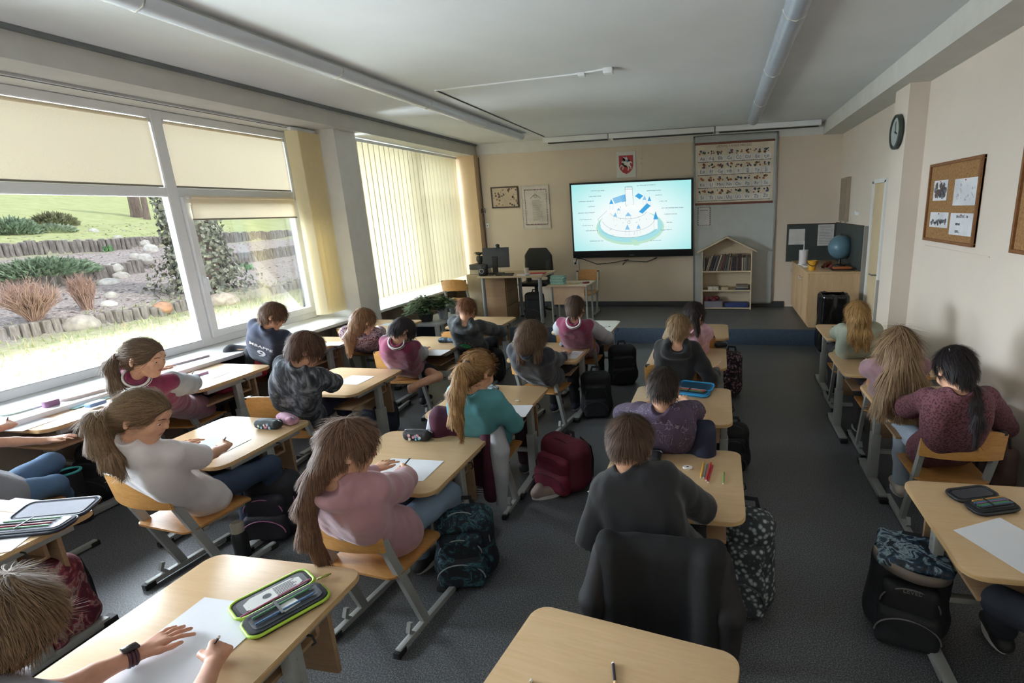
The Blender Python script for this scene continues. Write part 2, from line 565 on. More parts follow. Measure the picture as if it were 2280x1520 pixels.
def sbox(name, lo, hi, m, bev=0.0):
    b = MB(); b.box(lo, hi, bev); return structure(b.obj(name, m))


sbox('floor', (-5.0, BY - 0.1, -0.1), (RX + 0.1, SY, 0.0), M_floor)
b = MB(); b.box((-4.62, SY + 0.03, -0.1), (RX, FY, PH)); structure(b.obj('floor_platform', M_floor))
b = MB(); b.box((-4.62, SY, -0.02), (RX, SY + 0.03, PH + 0.004), 0.006); structure(b.obj('trim_1', M_step))
sbox('ceiling', (-5.1, BY - 0.1, CZ), (RX + 0.2, FY + 0.2, CZ + 0.12), M_ceil)
sbox('wall_front', (-4.4, FY, -0.1), (RX + 0.2, FY + 0.15, CZ), M_wall)
sbox('wall_front_frieze', (-4.04, FY - 0.012, 2.80), (RX, FY + 0.01, CZ), M_white)
sbox('wall_rear', (-5.1, BY - 0.15, -0.1), (RX + 0.2, BY, CZ), M_wall)
sbox('wall_right', (RX, BY - 0.1, -0.1), (RX + 0.15, FY, CZ), M_wallr)
sbox('wall_pilaster', (1.605, 5.315, -0.02), (RX + 0.02, 5.70, 2.80), M_wallr)
sbox('wall_right_beam', (1.475, BY, 2.79), (RX + 0.02, FY, CZ + 0.02), M_beam)
sbox('wall_left_beam', (-5.05, BY, BZ), (BX, FY, CZ + 0.02), M_beam)
sbox('trim_2', (BX, BY, CZ - 0.03), (BX + 0.035, FY, CZ), mat('trim_grey', '6f7577', 0.6))
sbox('wall_left_pillar', (-4.86, 5.36, -0.1), (-4.16, 5.71, BZ + 0.01), M_white)
sbox('wall_left_return', (-4.86, 8.50, -0.1), (-4.04, FY + 0.01, BZ + 0.01), M_tan)
sbox('wall_left_sill', (-4.75, BY, -0.1), (-4.62, FY, 0.62), mat('under_sill_panel', 'a89a8a', 0.7, var=0.05))
for k, (a, c) in enumerate(((BY, 5.36), (5.71, 8.50))):
    b = MB(); b.box((WX - 0.04, a, 0.655), (SX, c, 0.69), 0.008); structure(b.obj('trim_%d' % (3 + k), M_sill))
sbox('baseboard_front', (-4.0, FY - 0.014, PH), (1.03, FY, PH + 0.09), M_base, 0.003)
sbox('baseboard_right', (RX - 0.012, BY, 0), (RX, 5.315, 0.06), M_base, 0.003)
sbox('wall_left_outer', (-5.0, BY, -0.6), (-4.75, FY + 0.2, 0.655), mat('outer_plaster', '9a958c', 0.9))

# ------------------------------------------------------------------ windows
def make_glass():
    m = bpy.data.materials.new('window_glass'); m.use_nodes = True; nt = m.node_tree
    for n in list(nt.nodes): nt.nodes.remove(n)
    o = nt.nodes.new('ShaderNodeOutputMaterial'); mx = nt.nodes.new('ShaderNodeMixShader'); fr = nt.nodes.new('ShaderNodeFresnel')
    tr = nt.nodes.new('ShaderNodeBsdfTransparent'); gl = nt.nodes.new('ShaderNodeBsdfGlossy'); gl.inputs['Roughness'].default_value = 0.02
    tr.inputs[0].default_value = (0.96, 0.975, 0.98, 1); fr.inputs[0].default_value = 1.35
    nt.links.new(fr.outputs[0], mx.inputs[0]); nt.links.new(tr.outputs[0], mx.inputs[1]); nt.links.new(gl.outputs[0], mx.inputs[2])
    nt.links.new(mx.outputs[0], o.inputs[0]); return m


M_glass = make_glass()


def make_blind_mat(name, col, trans, tcol):
    m = bpy.data.materials.new(name); m.use_nodes = True; nt = m.node_tree; b = nt.nodes['Principled BSDF']
    t = Nt(m); v = t.coord('Object', (1, 1, 1)); f = t.noise(v, 220, 2)
    t.link(t.ramp(f, [(0.3, col), (0.7, tcol)]), b.inputs['Base Color']); b.inputs['Roughness'].default_value = 0.85
    tl = nt.nodes.new('ShaderNodeBsdfTranslucent'); tl.inputs[0].default_value = srgb(tcol)
    mx = nt.nodes.new('ShaderNodeMixShader'); mx.inputs[0].default_value = trans
    nt.links.new(b.outputs[0], mx.inputs[1]); nt.links.new(tl.outputs[0], mx.inputs[2])
    nt.links.new(mx.outputs[0], nt.nodes['Material Output'].inputs[0]); return m


M_roller = make_blind_mat('roller_fabric', 'e6d8bc', 0.07, 'efe2c6')
M_slat = make_blind_mat('slat_fabric', 'e6d8ac', 0.13, 'f0e6c4')
FR0, FR1 = WX - 0.03, WX + 0.05                     # frame depth
Z0, ZT, Z1 = 0.69, 2.10, BZ                         # frame bottom, transom, top


def bar(mb, y0, z0, y1, z1, x0=FR0, x1=FR1): mb.box((x0, y0, z0), (x1, y1, z1), 0.008, seg=1)


def window(n, y0, y1, mulls, sash):
    """fixed frame with a transom and mullions, panes and opening sashes"""
    mb = MB()
    mb.box((FR0 + 0.003, y0 + 0.01, Z0 + 0.001), (FR1 - 0.003, y1 - 0.01, Z0 + 0.075), 0.008, seg=1); mb.box((FR0 + 0.003, y0 + 0.01, Z1 - 0.075), (FR1 - 0.003, y1 - 0.01, Z1 - 0.001), 0.008, seg=1); bar(mb, y0, Z0, y0 + 0.06, Z1); bar(mb, y1 - 0.06, Z0, y1, Z1)
    for q in mulls: bar(mb, q - 0.05, Z0, q + 0.05, Z1)
    mb.box((FR0 + 0.004, y0 + 0.02, ZT - 0.04), (FR1 - 0.004, y1 - 0.02, ZT + 0.04), 0.008, seg=1)
    w = structure(mb.obj('window_%d' % n, M_frame))
    ed = [y0] + list(mulls) + [y1]
    for i in range(len(ed) - 1):
        a, c = ed[i] + 0.05, ed[i + 1] - 0.05
        g = MB(); g.box((WX, a, Z0 + 0.07), (WX + 0.006, c, ZT - 0.035)); g.obj('glass_pane', M_glass, w)
        g = MB(); g.box((WX, a, ZT + 0.035), (WX + 0.006, c, Z1 - 0.07)); g.obj('glass_pane', M_glass, w)
        if i in sash:
            s = MB()
            for k, (lo, hi) in enumerate((((a, Z0 + 0.07), (c, Z0 + 0.14)), ((a, ZT - 0.10), (c, ZT - 0.035)), ((a + .001, Z0 + 0.071), (a + 0.07, ZT - 0.036)), ((c - 0.07, Z0 + 0.071), (c - .001, ZT - 0.036)))):
                bar(s, lo[0], lo[1], hi[0], hi[1], WX - 0.01 + 0.002 * (k < 2), FR1 + 0.02 - 0.002 * (k < 2))
            so = s.obj('sash', M_frame, w)
            hb = MB(); hb.box((FR1 + 0.02, a + 0.02, 1.28), (FR1 + 0.035, a + 0.05, 1.36), 0.004); hb.tube([(FR1 + 0.03, a + 0.035, 1.33), (FR1 + 0.06, a + 0.035, 1.33), (FR1 + 0.06, a + 0.035, 1.20)], 0.010)
            hb.obj('handle', M_frame, so)
    return w


window(1, BY, 0.62, [-0.5], [])
window(2, 0.62, 5.36, [2.0, 3.93], [2])
window(3, 5.71, 8.50, [7.1], [])

RBX = WX + 0.028
# roller blinds hang just inside the upper panes
def roller(y0, y1, zt, zb, label, cord=True):
    t = thing('roller_blind', label, 'blind', (RBX, (y0 + y1) / 2, zb), group='beige roller blinds', room=True)
    b = MB(); b.grid(lambda u, v: (RBX + 0.004 * math.sin(v * 3), y0 + (y1 - y0) * u, zb + (zt - zb) * v), 8, 12); b.obj('fabric', M_roller, t, 180)
    b = MB(); b.tube([(RBX, y0, zt), (RBX, y1, zt)], 0.014, 12); b.obj('roller_tube', M_roller, t, 60)
    b = MB(); b.box((RBX - 0.006, y0, zb - 0.008), (RBX + 0.006, y1, zb + 0.008), 0.003); b.obj('bottom_bar', mat('blind_bar', '8d8578', 0.5), t)
    b = MB()
    for y in (y0, y1): b.tube([(RBX - 0.012, y, zt), (RBX + 0.018, y, zt)], 0.017, 12)
    b.obj('end_cap', M_white, t)
    return t


roller(2.055, 3.875, 2.69, 2.15, 'beige roller blind over the upper pane at the left edge of the picture')
roller(3.985, 5.295, 2.69, 2.15, 'beige roller blind over the upper pane between the mullion and the drawn-back slats')
RBX = FR1 + 0.035
roller(4.03, 5.25, 2.06, 1.86, 'short beige roller blind pulled a little way down the opening window')
RBX = WX + 0.028
roller(0.69, 1.945, 2.69, 2.15, 'beige roller blind on the rearmost upper pane, outside the left edge')

# vertical slat blinds: one curtain of slats over the front bay, one stack drawn to the pillar
def slats(y0, y1, step, ang, zt, zb, name, label, x=-4.36, w=0.127):
    t = thing(name, label, 'blind', (x, (y0 + y1) / 2, zb), group=None, room=True)
    b = MB(); b.box((x - 0.02, y0 - 0.02, zt), (x + 0.02, y1 + 0.02, zt + 0.035), 0.004); b.obj('head_rail', M_frame, t)
    y = y0
    while y < y1:
        b = MB(); a = ang + rnd.uniform(-0.05, 0.05); c, s = math.cos(a), math.sin(a)
        b.grid(lambda u, v: (x + (u - 0.5) * w * s + 0.004 * math.cos((u - .5) * 3), y + (u - 0.5) * w * c, zb + (zt - zb) * v), 4, 6)
        b.obj('slat', M_slat, t, 180)
        y += step
    b = MB(); b.tube([(x, y0, zb + 0.02), (x, y1, zb + 0.02)], 0.002, 5); b.obj('bead_chain', M_white, t)
    return t


slats(5.92, 8.46, 0.108, 0.18, 2.735, 0.80, 'vertical_blind', 'cream vertical slat blind closed over the front window bay beside the teacher desk')
slats(5.02, 5.33, 0.030, 1.2, 2.735, 0.78, 'vertical_blind', 'beige vertical slats drawn into a stack against the white pillar', x=-4.40)
b = MB(); b.box((-4.47, BY, BZ - 0.02), (-4.40, 5.34, BZ), 0.003); b.mi = 1; b.box((-4.445, BY, BZ - 0.022), (-4.425, 5.34, BZ - 0.018))
tag(b.obj('curtain_rail', [mat('rail_grey', 'b9bcbf', 0.4), mat('rail_slot', '35383a', 0.6)]), 'long grey slotted curtain rail under the window beam', 'rail')

# ------------------------------------------------------------------ doors, pipes, ceiling fixtures
M_door = mat('door_cream', 'cbb896', 0.6, var=0.03)
b = MB(); b.box((RX - 0.03, 6.25, 0), (RX + 0.005, 6.65, 2.0), 0.004); d = structure(b.obj('door_1', M_door))
b = MB(); b.tube([(RX - 0.03, 6.30, 1.0), (RX - 0.08, 6.30, 1.0), (RX - 0.08, 6.40, 1.0)], 0.009); b.obj('handle', mat('steel', 'a8a8a6', 0.3, 0.9), d)
b = MB(); b.box((RX - 0.045, 6.19, 0), (RX + 0.005, 6.25, 2.03), 0.004); b.box((RX - 0.045, 6.65, 0), (RX + 0.005, 6.71, 2.03), 0.004); b.box((RX - 0.045, 6.19, 2.0), (RX + 0.005, 6.71, 2.05), 0.004)
structure(b.obj('trim_5', M_white))
b = MB(); b.box((RX - 0.05, 6.86, PH), (RX, 6.90, 1.52), 0.003); structure(b.obj('trim_6', mat('grey_strip', '8b877f', 0.6)))
b = MB(); b.box((1.585, 5.70, 0), (1.605 + 0.17, 5.74, 1.02), 0.003); structure(b.obj('trim_7', mat('grey_strip2', '8d8a86', 0.6)))

M_diff = mat('lamp_diffuser', 'd3d9e2', 0.25, var=0.01, spec=0.6)
M_diff2 = mat('lamp_diffuser_grey', 'a5aebc', 0.25, var=0.02, spec=0.6)


def strip_lamp(x, ys, label, dm, w=0.075):
    t = thing('strip_lamp', label, 'lamp', (x, (ys[0] + ys[-1]) / 2, CZ), group=None, room=True)
    b = MB(); b.box((x - w * 0.55, ys[0], CZ - 0.03), (x + w * 0.55, ys[-1], CZ - 0.001), 0.004); b.obj('housing', M_white, t)
    for a, c in zip(ys, ys[1:]):
        b = MB(); pts = [(math.cos(R(q)) * w, -math.sin(R(q)) * 0.07) for q in range(0, 181, 15)]
        M = Matrix(((1, 0, 0, x), (0, 0, 1, 0), (0, 1, 0, CZ - 0.028), (0, 0, 0, 1)))
        b.prism(pts, a + 0.006, c - 0.006, M); b.obj('diffuser', dm, t, 40)
        b = MB(); b.tube([(x - w - 0.003, c - 0.004, CZ - 0.03), (x - w * 0.7, c - 0.004, CZ - 0.08), (x, c - 0.004, CZ - 0.102), (x + w * 0.7, c - 0.004, CZ - 0.08), (x + w + 0.003, c - 0.004, CZ - 0.03)], 0.004, 6)
        b.obj('clip', mat('clip_clear', 'd9d7c8', 0.3), t)
    return t


strip_lamp(-2.93, [-0.6, 1.0, 2.45, 3.9, 5.2, 6.5, 7.8], 'long ceiling strip lamp nearest the windows with a ribbed pale diffuser', M_diff)
strip_lamp(0.43, [-0.6, 0.9, 2.3, 3.64, 5.05, 6.43, 7.8], 'long ceiling strip lamp on the right with a rounded grey-blue diffuser', M_diff2)
b = MB()
for x0, x1 in ((-2.76, -1.72), (-1.70, -0.10), (-0.08, 1.40)):
    b.mi = 0; b.box((x0, FY - 0.32, CZ - 0.075), (x1, FY - 0.24, CZ - 0.005), 0.003)
    b.mi = 1; b.box((x0 + 0.05, FY - 0.23, CZ - 0.085), (x1 - 0.02, FY - 0.15, CZ - 0.07))
    b.mi = 0; b.box((x0, FY - 0.14, CZ - 0.09), (x1, FY - 0.10, CZ - 0.06), 0.003)
tag(b.obj('board_lamp', [M_frame, mat('lamp_black', '1e1e1e', 0.5)]), 'white board lamp in three lengths on the ceiling above the screen', 'lamp')
b = MB(); b.tube([(-2.66, 4.91, CZ - 0.006), (-2.72, 8.24, CZ - 0.006)], 0.01, 4, square=(0.012, 0.007)); b.mi = 1; b.tube([(-2.645, 4.93, CZ - 0.004), (-2.70, 8.24, CZ - 0.004)], 0.004, 4)
tag(b.obj('cable_channel', [M_white, mat('cable_black', '17181a', 0.6)]), 'thin white cable channel running along the ceiling to the board lamp', 'cable channel')
b = MB(); b.tube([(-2.66, 4.91, CZ - 0.004), (-1.25, 4.78, CZ - 0.004), (-0.98, 4.71, CZ - 0.004)], 0.01, 4, square=(0.01, 0.005))
b.box((-0.98, 4.66, CZ - 0.045), (-0.90, 4.74, CZ), 0.006); b.box((-1.22, 4.74, CZ - 0.03), (-1.16, 4.80, CZ), 0.005)
tag(b.obj('ceiling_socket', M_frame), 'small white ceiling socket box with a cable conduit in mid ceiling', 'socket')
b = MB(); b.tube([(-4.02, FY - 0.012, BZ - 0.02), (-4.02, FY - 0.012, 0.95)], 0.008, 6); b.mi = 1; b.box((-4.045, FY - 0.045, 1.845), (-3.985, FY, 1.93), 0.004); b.mi = 2; b.box((-4.03, FY - 0.052, 1.86), (-4.0, FY - 0.044, 1.915), 0.003)
tag(b.obj('wall_cable', [mat('cable_brown', '5b4c3e', 0.6), M_frame, mat('switch_dark', '3a2a22', 0.5)]), 'brown vertical wall cable with a small switch box in the front left corner', 'cable')
b = MB(); p = at(1086, 502, y=FY); b.box((p.x - 0.03, FY - 0.012, p.z - 0.04), (p.x + 0.03, FY, p.z + 0.04), 0.004); b.mi = 1; b.box((p.x - 0.006, FY - 0.014, p.z - 0.01), (p.x + 0.006, FY - 0.01, p.z + 0.01))
tag(b.obj('wall_switch', [M_frame, mat('hole', '40372e', 0.6)]), 'white wall switch plate under the framed picture', 'switch')
# ------------------------------------------------------------------ school desks and chairs
def make_wood(name, lo, hi, rough=0.35, sc=(1.2, 14, 14)):
    m = bpy.data.materials.new(name); m.use_nodes = True
    t = Nt(m); v = t.coord('Object', sc); f = t.noise(v, 3.2, 6, 0.62, 1.2)
    f2 = t.noise(t.coord('Object', (sc[0] * 6, sc[1] * 6, sc[2])), 9, 2)
    mx = t.add('ShaderNodeMixRGB', blend_type='MIX'); mx.inputs[0].default_value = 0.25
    t.link(f, mx.inputs[1]); t.link(f2, mx.inputs[2])
    t.link(t.ramp(mx.outputs[0], [(0.30, lo), (0.68, hi)]), t.b.inputs['Base Color'])
    t.b.inputs['Roughness'].default_value = rough; t.bump(f, 0.05, 0.002); return m


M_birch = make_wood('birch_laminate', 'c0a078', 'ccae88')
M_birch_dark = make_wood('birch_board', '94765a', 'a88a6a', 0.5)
M_ply = make_wood('ply_edge', 'a9834f', 'd4b588', 0.5, (1, 1, 60))
M_chair = make_wood('beech_ply', 'b07c40', 'cf9d5c', 0.38, (3, 3, 16))
M_chair2 = make_wood('beech_ply_seat', '9a6a38', 'bd8a50', 0.4, (3, 14, 3))
M_tube = mat('grey_steel_tube', 'a8aaa6', 0.45, 0.35, var=0.03, spec=0.5)
M_cap = mat('black_plastic', '1c1b1c', 0.5)
DW, DD, DZ = 0.65, 0.645, 0.57
LEDGE = 0.0


def make_desk(name='school_desk', h=DZ, top=None):
    """single school desk; origin on the floor under the middle of the top, pupil sits towards -y"""
    t = thing(name, '', 'desk')
    w, d = DW / 2, DD / 2
    b = MB(); b.prism(rrect(-w, -d, w, d, [0.05, 0.05, 0.07, 0.07], 8), h - 0.022, h, bev=0.003)
    tt = b.obj('tabletop', [top or M_birch], t)
    b = MB(); b.prism(rrect(-w - 0.0015, -d - 0.0015, w + 0.0015, d + 0.0015, [0.05, 0.05, 0.07, 0.07], 8), h - 0.019, h - 0.004); b.obj('edge_band', M_ply, tt)
    b = MB(); b.box((-w + 0.075, -d + 0.06, h - 0.145), (w - 0.075, d - 0.16, h - 0.130), 0.003); b.box((-w + 0.075, d - 0.175, h - 0.145), (w - 0.075, d - 0.16, h - 0.03), 0.003)
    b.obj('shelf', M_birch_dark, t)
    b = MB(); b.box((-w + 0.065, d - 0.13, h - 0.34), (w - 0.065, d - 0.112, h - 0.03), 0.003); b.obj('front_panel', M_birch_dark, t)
    for s in (-1, 1):
        x = s * (w - 0.045)
        b = MB(); b.box((x - 0.02, -0.01, 0.30), (x + 0.02, 0.04, h - 0.05), 0.004); b.box((x - 0.027, -0.02, 0.03), (x + 0.027, 0.05, 0.34), 0.004)
        for k in range(5): b.tube([(x + s * 0.021, 0.015, 0.36 + k * 0.03), (x + s * 0.0225, 0.015, 0.36 + k * 0.03)], 0.004, 6)
        b.box((x - 0.02, -0.24, h - 0.055), (x + 0.02, 0.24, h - 0.022), 0.004)
        lg = b.obj('leg', M_tube, t)
        b = MB(); b.box((x - 0.025, -0.25, 0.008), (x + 0.025, 0.26, 0.042), 0.005); b.obj('foot', M_tube, lg)
        b = MB()
        for y in (-0.25, 0.26): b.box((x - 0.027, y - 0.03, 0.0), (x + 0.027, y + 0.03, 0.03), 0.005)
        b.obj('rubber_foot', M_cap, lg)
    b = MB(); b.box((-w + 0.06, 0.0, h - 0.37), (w - 0.06, 0.03, h - 0.345), 0.003); b.obj('crossbar', M_tube, t)
    b = MB(); b.tube([(w - 0.01, 0.05, h - 0.03), (w + 0.012, 0.05, h - 0.03), (w + 0.018, 0.05, h - 0.055), (w + 0.005, 0.05, h - 0.065)], 0.004, 6); b.obj('bag_hook', M_cap, t)
    return t


def make_chair(name='school_chair'):
    """sled school chair; origin on the floor under the seat, facing +y; top of the backrest at (0, -0.20, 0.68)"""
    t = thing(name, '', 'chair')
    b = MB()
    def bk(u, v, off):
        x = (u - 0.5) * 0.39; e = abs(u - 0.5) * 2
        z0, z1 = 0.515 + 0.02 * e ** 6 * 0 , 0.688 - 0.028 * e ** 3
        z = z0 + (z1 - z0) * v
        y = -0.205 - 0.035 * (1 - e ** 2) - (z - 0.52) * 0.12 + off
        return (x, y, z)
    for off in (0.005, -0.005):
        b.grid(lambda u, v: bk(u, v, off), 18, 6)
    bmv = b.bm; bmesh.ops.recalc_face_normals(bmv, faces=bmv.faces[:])
    bmv.edges.ensure_lookup_table(); be = [e for e in bmv.edges if e.is_boundary]; bmesh.ops.bridge_loops(bmv, edges=be)
    b.obj('backrest', M_chair, t, 50)
    b = MB(); pts = rrect(-0.185, -0.17, 0.185, 0.20, [0.09, 0.09, 0.04, 0.04], 8)
    b.prism(pts, 0.352, 0.363, bev=0.002)
    for v in b.bm.verts: v.co.z += -0.018 * math.exp(-((v.co.y + 0.02) / 0.12) ** 2) * (1 - (v.co.x / 0.2) ** 2) - (0.35 * max(0, v.co.y - 0.13))
    b.obj('seat', M_chair2, t)
    for s in (-1, 1):
        x = s * 0.172
        b = MB(); b.tube([(x, -0.215, 0.665), (x, -0.175, 0.50), (x, -0.02, 0.035)], 0.015, square=(0.013, 0.018)); lg = b.obj('leg', M_tube, t)
        b = MB(); b.box((x - 0.015, -0.235, 0.657), (x + 0.015, -0.193, 0.672), 0.003); b.obj('cap', M_cap, lg)
        b = MB(); b.box((x - 0.014, -0.20, 0.010), (x + 0.014, 0.24, 0.038), 0.004); b.tube([(x, -0.10, 0.03), (x, -0.125, 0.06), (x, -0.11, 0.095)], 0.01, square=(0.010, 0.008)); b.obj('runner', M_tube, lg)
        b = MB(); b.box((x - 0.016, -0.215, 0.0), (x + 0.016, -0.165, 0.03), 0.004); b.box((x - 0.016, 0.205, 0.0), (x + 0.016, 0.25, 0.03), 0.004); b.obj('glide', M_cap, lg)
    b = MB(); b.box((-0.172, -0.09, 0.315), (0.172, -0.06, 0.34), 0.004); b.box((-0.16, -0.09, 0.325), (-0.13, 0.14, 0.345), 0.003); b.box((0.13, -0.09, 0.325), (0.16, 0.14, 0.345), 0.003); b.obj('seat_frame', M_tube, t)
    return t


desk0 = make_desk(); chair0 = make_chair()
M_white_lam = mat('white_laminate', 'e4e4dc', 0.35, var=0.01)
desk_w = make_desk('school_desk', DZ, M_white_lam)
# name: (right edge x or left edge x, far edge y, table height factor, label)
def dpos(px, zz): p = at(*px, z=zz); return p
DESKS = {}
def desk(key, right=None, left=None, far=None, z=DZ, rz=0.0, label='', base=None, first=False, sx=1.0):
    cx = (right - DW * sx / 2) if right is not None else left + DW * sx / 2
    base = base or desk0
    lab = label
    if first: o = base; o.location = (cx, far - DD / 2, 0); o.rotation_euler = (0, 0, rz); o.scale = (sx, 1, z / DZ)
    else: o = dup(base, (cx, far - DD / 2, 0), rz, lab, None, (sx, 1, z / DZ))
    o['label'] = lab; o['group'] = 'single school desks'
    DESKS[key] = (cx, far - DD / 2, z); return o


G = 'single school desks'
desk('a1', right=-3.37, far=5.36, z=0.655, label='birch school desk by the windows in front of the girl in the floral dress')
desk('a2', right=-3.63, far=4.50, z=0.655, label='pale school desk by the sill in front of the boy in the navy football shirt')
desk('a3', right=-3.66, far=3.52, z=0.655, label='sunlit whitish desk by the sill under the arm of the ponytailed girl in maroon')
desk('a4', right=-3.92, far=2.79, z=0.655, label='glaring white desk by the sill at the left edge with a drawing on its shelf')
desk('b0', right=-2.46, far=5.97, label='birch desk in front of the boy with the green print on his hoodie')
desk('b1', right=-2.52, far=4.91, label='birch desk with the round blue pencil case, before the dark-haired child in maroon')
desk('b2', right=-2.60, far=3.76, label='birch desk with a white sheet in front of the boy in the grey fluffy sweater')
desk('b3', right=-2.55, far=2.66, label='glossy birch desk with two pencil cases, before the girl in the white t-shirt')
desk('b4', right=-2.76, far=1.60, label='desk at the left edge carrying the big open navy pencil case')
desk('c1', right=-1.11, far=5.78, base=desk_w, first=True, label='white-topped desk nearest the platform, before the boy in the maroon varsity jacket')
desk('c2', right=-1.18, far=4.72, label='birch desk with a chequered pencil case, before the child with wavy brown hair')
desk('c3', right=-1.21, far=3.44, label='birch desk in front of the girl with the teal top and long blond ponytail')
desk('c4', right=-1.28, far=2.57, label='birch desk with the small black pencil case, before the girl in the pink hoodie')
desk('c5', right=-1.25, far=1.41, label='near desk at lower left with two bare hands, paper and a green-trimmed pencil case')
desk('d2', right=0.10, far=5.62, label='birch desk nearest the platform, before the girl in pink')
desk('d3', right=0.07, far=4.62, label='birch desk in front of the blond boy in the black hoodie')
desk('d4', right=0.09, far=3.52, label='birch desk with the open turquoise pencil case')
desk('d5', right=0.12, far=2.54, label='birch desk with an eraser and coloured pencils, before the boy in the black t-shirt')
desk('d6', right=0.03, far=1.30, rz=R(-9), label='empty desk at the bottom centre with one dark pencil on it')
desk('e1', left=1.00, far=5.65, label='desk by the right wall nearest the cabinet, before the girl in the sage sweater')
desk('e2', left=0.92, far=4.55, label='desk by the right wall with a red and black pencil case')
desk('e3', left=0.97, far=3.70, label='desk by the right wall with the pink and grey open pencil case')
desk0.location = (0.83 + DW / 2, 2.34 - DD / 2, 0); desk0['label'] = 'desk at the right edge with an open black pencil case and a white sheet'; desk0['group'] = G
DESKS['e4'] = (0.83 + DW / 2, 2.34 - DD / 2, DZ)

CHAIRS = {}
def chair(key, px, rz=0.0, z=0.68, label='', xy=None):
    p = at(*px, z=z) if xy is None else Vector((xy[0], xy[1], z)); M = Matrix.Rotation(rz, 3, 'Z'); q = Vector((p.x, p.y, 0)) - M @ Vector((0, -0.235, 0))
    s = z / 0.68
    o = dup(chair0, (q.x, q.y, 0), rz, label, 'school chairs', (1, 1, s)) if key != 'c2' else chair0
    if key == 'c2': o.location = (q.x, q.y, 0); o.rotation_euler = (0, 0, rz); o['label'] = label; o['group'] = 'school chairs'
    CHAIRS[key] = (q.x, q.y, rz, 0.363 * s); return o


chair('a1', (785, 729), 0.1, 0.68, 'chair of the girl in the floral dress, by the pillar')
chair('a2', (540, 777), 0.1, 0.70, 'chair by the sill with a black and red jacket on its back')
chair('a3', (335, 863), 0.15, 0.70, 'chair of the girl with the maroon jacket and ponytail')
chair('b0', (1020, 738), 0.0, 0.68, 'chair of the boy with the green print hoodie')
chair('b1', (876, 780), 0.12, 0.68, 'chair of the child in maroon and grey sitting on one leg')
chair('b2', (600, 883), 0.1, 0.68, 'chair of the boy in the grey fluffy sweater')
chair('b3', (285, 1060), -0.1, 0.68, 'chair of the girl in the white t-shirt')
chair('c1', (1280, 740), 0.0, 0.68, 'chair of the boy with the maroon varsity jacket in the front row')
chair('c3', (1035, 926), 0.0, 0.68, 'chair under a maroon and grey jacket, behind the girl in teal')
chair('c4', (742, 1143), -0.1, 0.68, 'chair of the girl in the pink hoodie')
chair('d2', (1545, 746), 0.0, 0.68, 'orange-brown chair of the girl in pink, hidden behind the blond boy')
chair('d3', (1492, 812), 0.0, 0.68, 'chair of the blond boy in the black hoodie')
chair('d4', (1500, 957), 0.05, 0.68, 'chair under a dark navy jacket, behind the boy in the purple shirt')
chair('d5', (1470, 1228), 0.0, 0.68, 'chair under a black jacket, behind the boy in the black t-shirt')
chair('e1', (1917, 754), 0.0, 0.68, 'chair of the girl in the sage sweater by the right wall')
chair('e2', (2003, 826), 0.0, 0.68, 'chair of the girl with the very long blond hair')
chair('e3', (2152, 957), 0.0, 0.68, 'chair of the dark-haired girl in the burgundy sweater')
chair('e4', None, 0.0, 0.68, 'chair cut off at the lower right edge under a dark knee', xy=(1.28, 1.30))
chair('a4', None, 0.0, 0.68, 'chair outside the left edge of the pupil in jeans', xy=(-3.75, 1.55))
chair('c5', None, 0.0, 0.68, 'chair below the bottom edge of the pupil with the wristwatch', xy=(-1.60, 0.42))
chair('c2', (1180, 795), -0.15, 0.68, 'chair of the child with wavy brown hair')
# ------------------------------------------------------------------ the terraced garden outside the windows
def _lerp(x, pts):
    for (a, za), (b_, zb) in zip(pts, pts[1:]):
        if x <= b_: return za + (zb - za) * max(0.0, (x - a)) / (b_ - a)
    return pts[-1][1]


def edge_d(k, y):
    return (6.6 + 0.45 * math.sin(y * 0.42 + 0.6), 10.3 + 0.5 * math.sin(y * 0.33 + 2.0), 13.6 + 0.5 * math.sin(y * 0.27 + 1.0))[k]


STEP = (0.20, 0.27, 0.25)


def gz(x, y):
    d = -4.8 - x
    e = [edge_d(k, y) for k in range(3)]
    if d < e[0]: z = _lerp(d, [(-1, -0.15), (2, -0.12), (e[0], 0.08)])
    elif d < e[1]: z = 0.08 + STEP[0] + (d - e[0]) / (e[1] - e[0]) * 0.36
    elif d < e[2]: z = 0.66 + STEP[1] + (d - e[1]) / (e[2] - e[1]) * 0.26
    else: z = _lerp(d, [(e[2], 1.23 + STEP[2]), (17, 2.15), (28, 3.9), (60, 8.5)])
    n = mnoise.noise(Vector((x * 0.5, y * 0.5, 0))) * 0.07 + mnoise.noise(Vector((x * 2.1, y * 2.1, 3))) * 0.03
    return z + n * min(1, max(0.2, d / 5))


def px_dist(p):
    q = p - Vector((0, 0, CAM_H)); dep = q.dot(Vector(_fw)); return dep * dep / q.length * 1.35


def garden_hit(u, v):
    d = at(u, v, x=-4.8) - Vector((0, 0, CAM_H)); p0 = Vector((0, 0, CAM_H)); t = 1.02
    while t < 12:
        p = p0 + d * t
        if p.z < gz(p.x, p.y): return p
        t += 0.01
    return p0 + d * 6


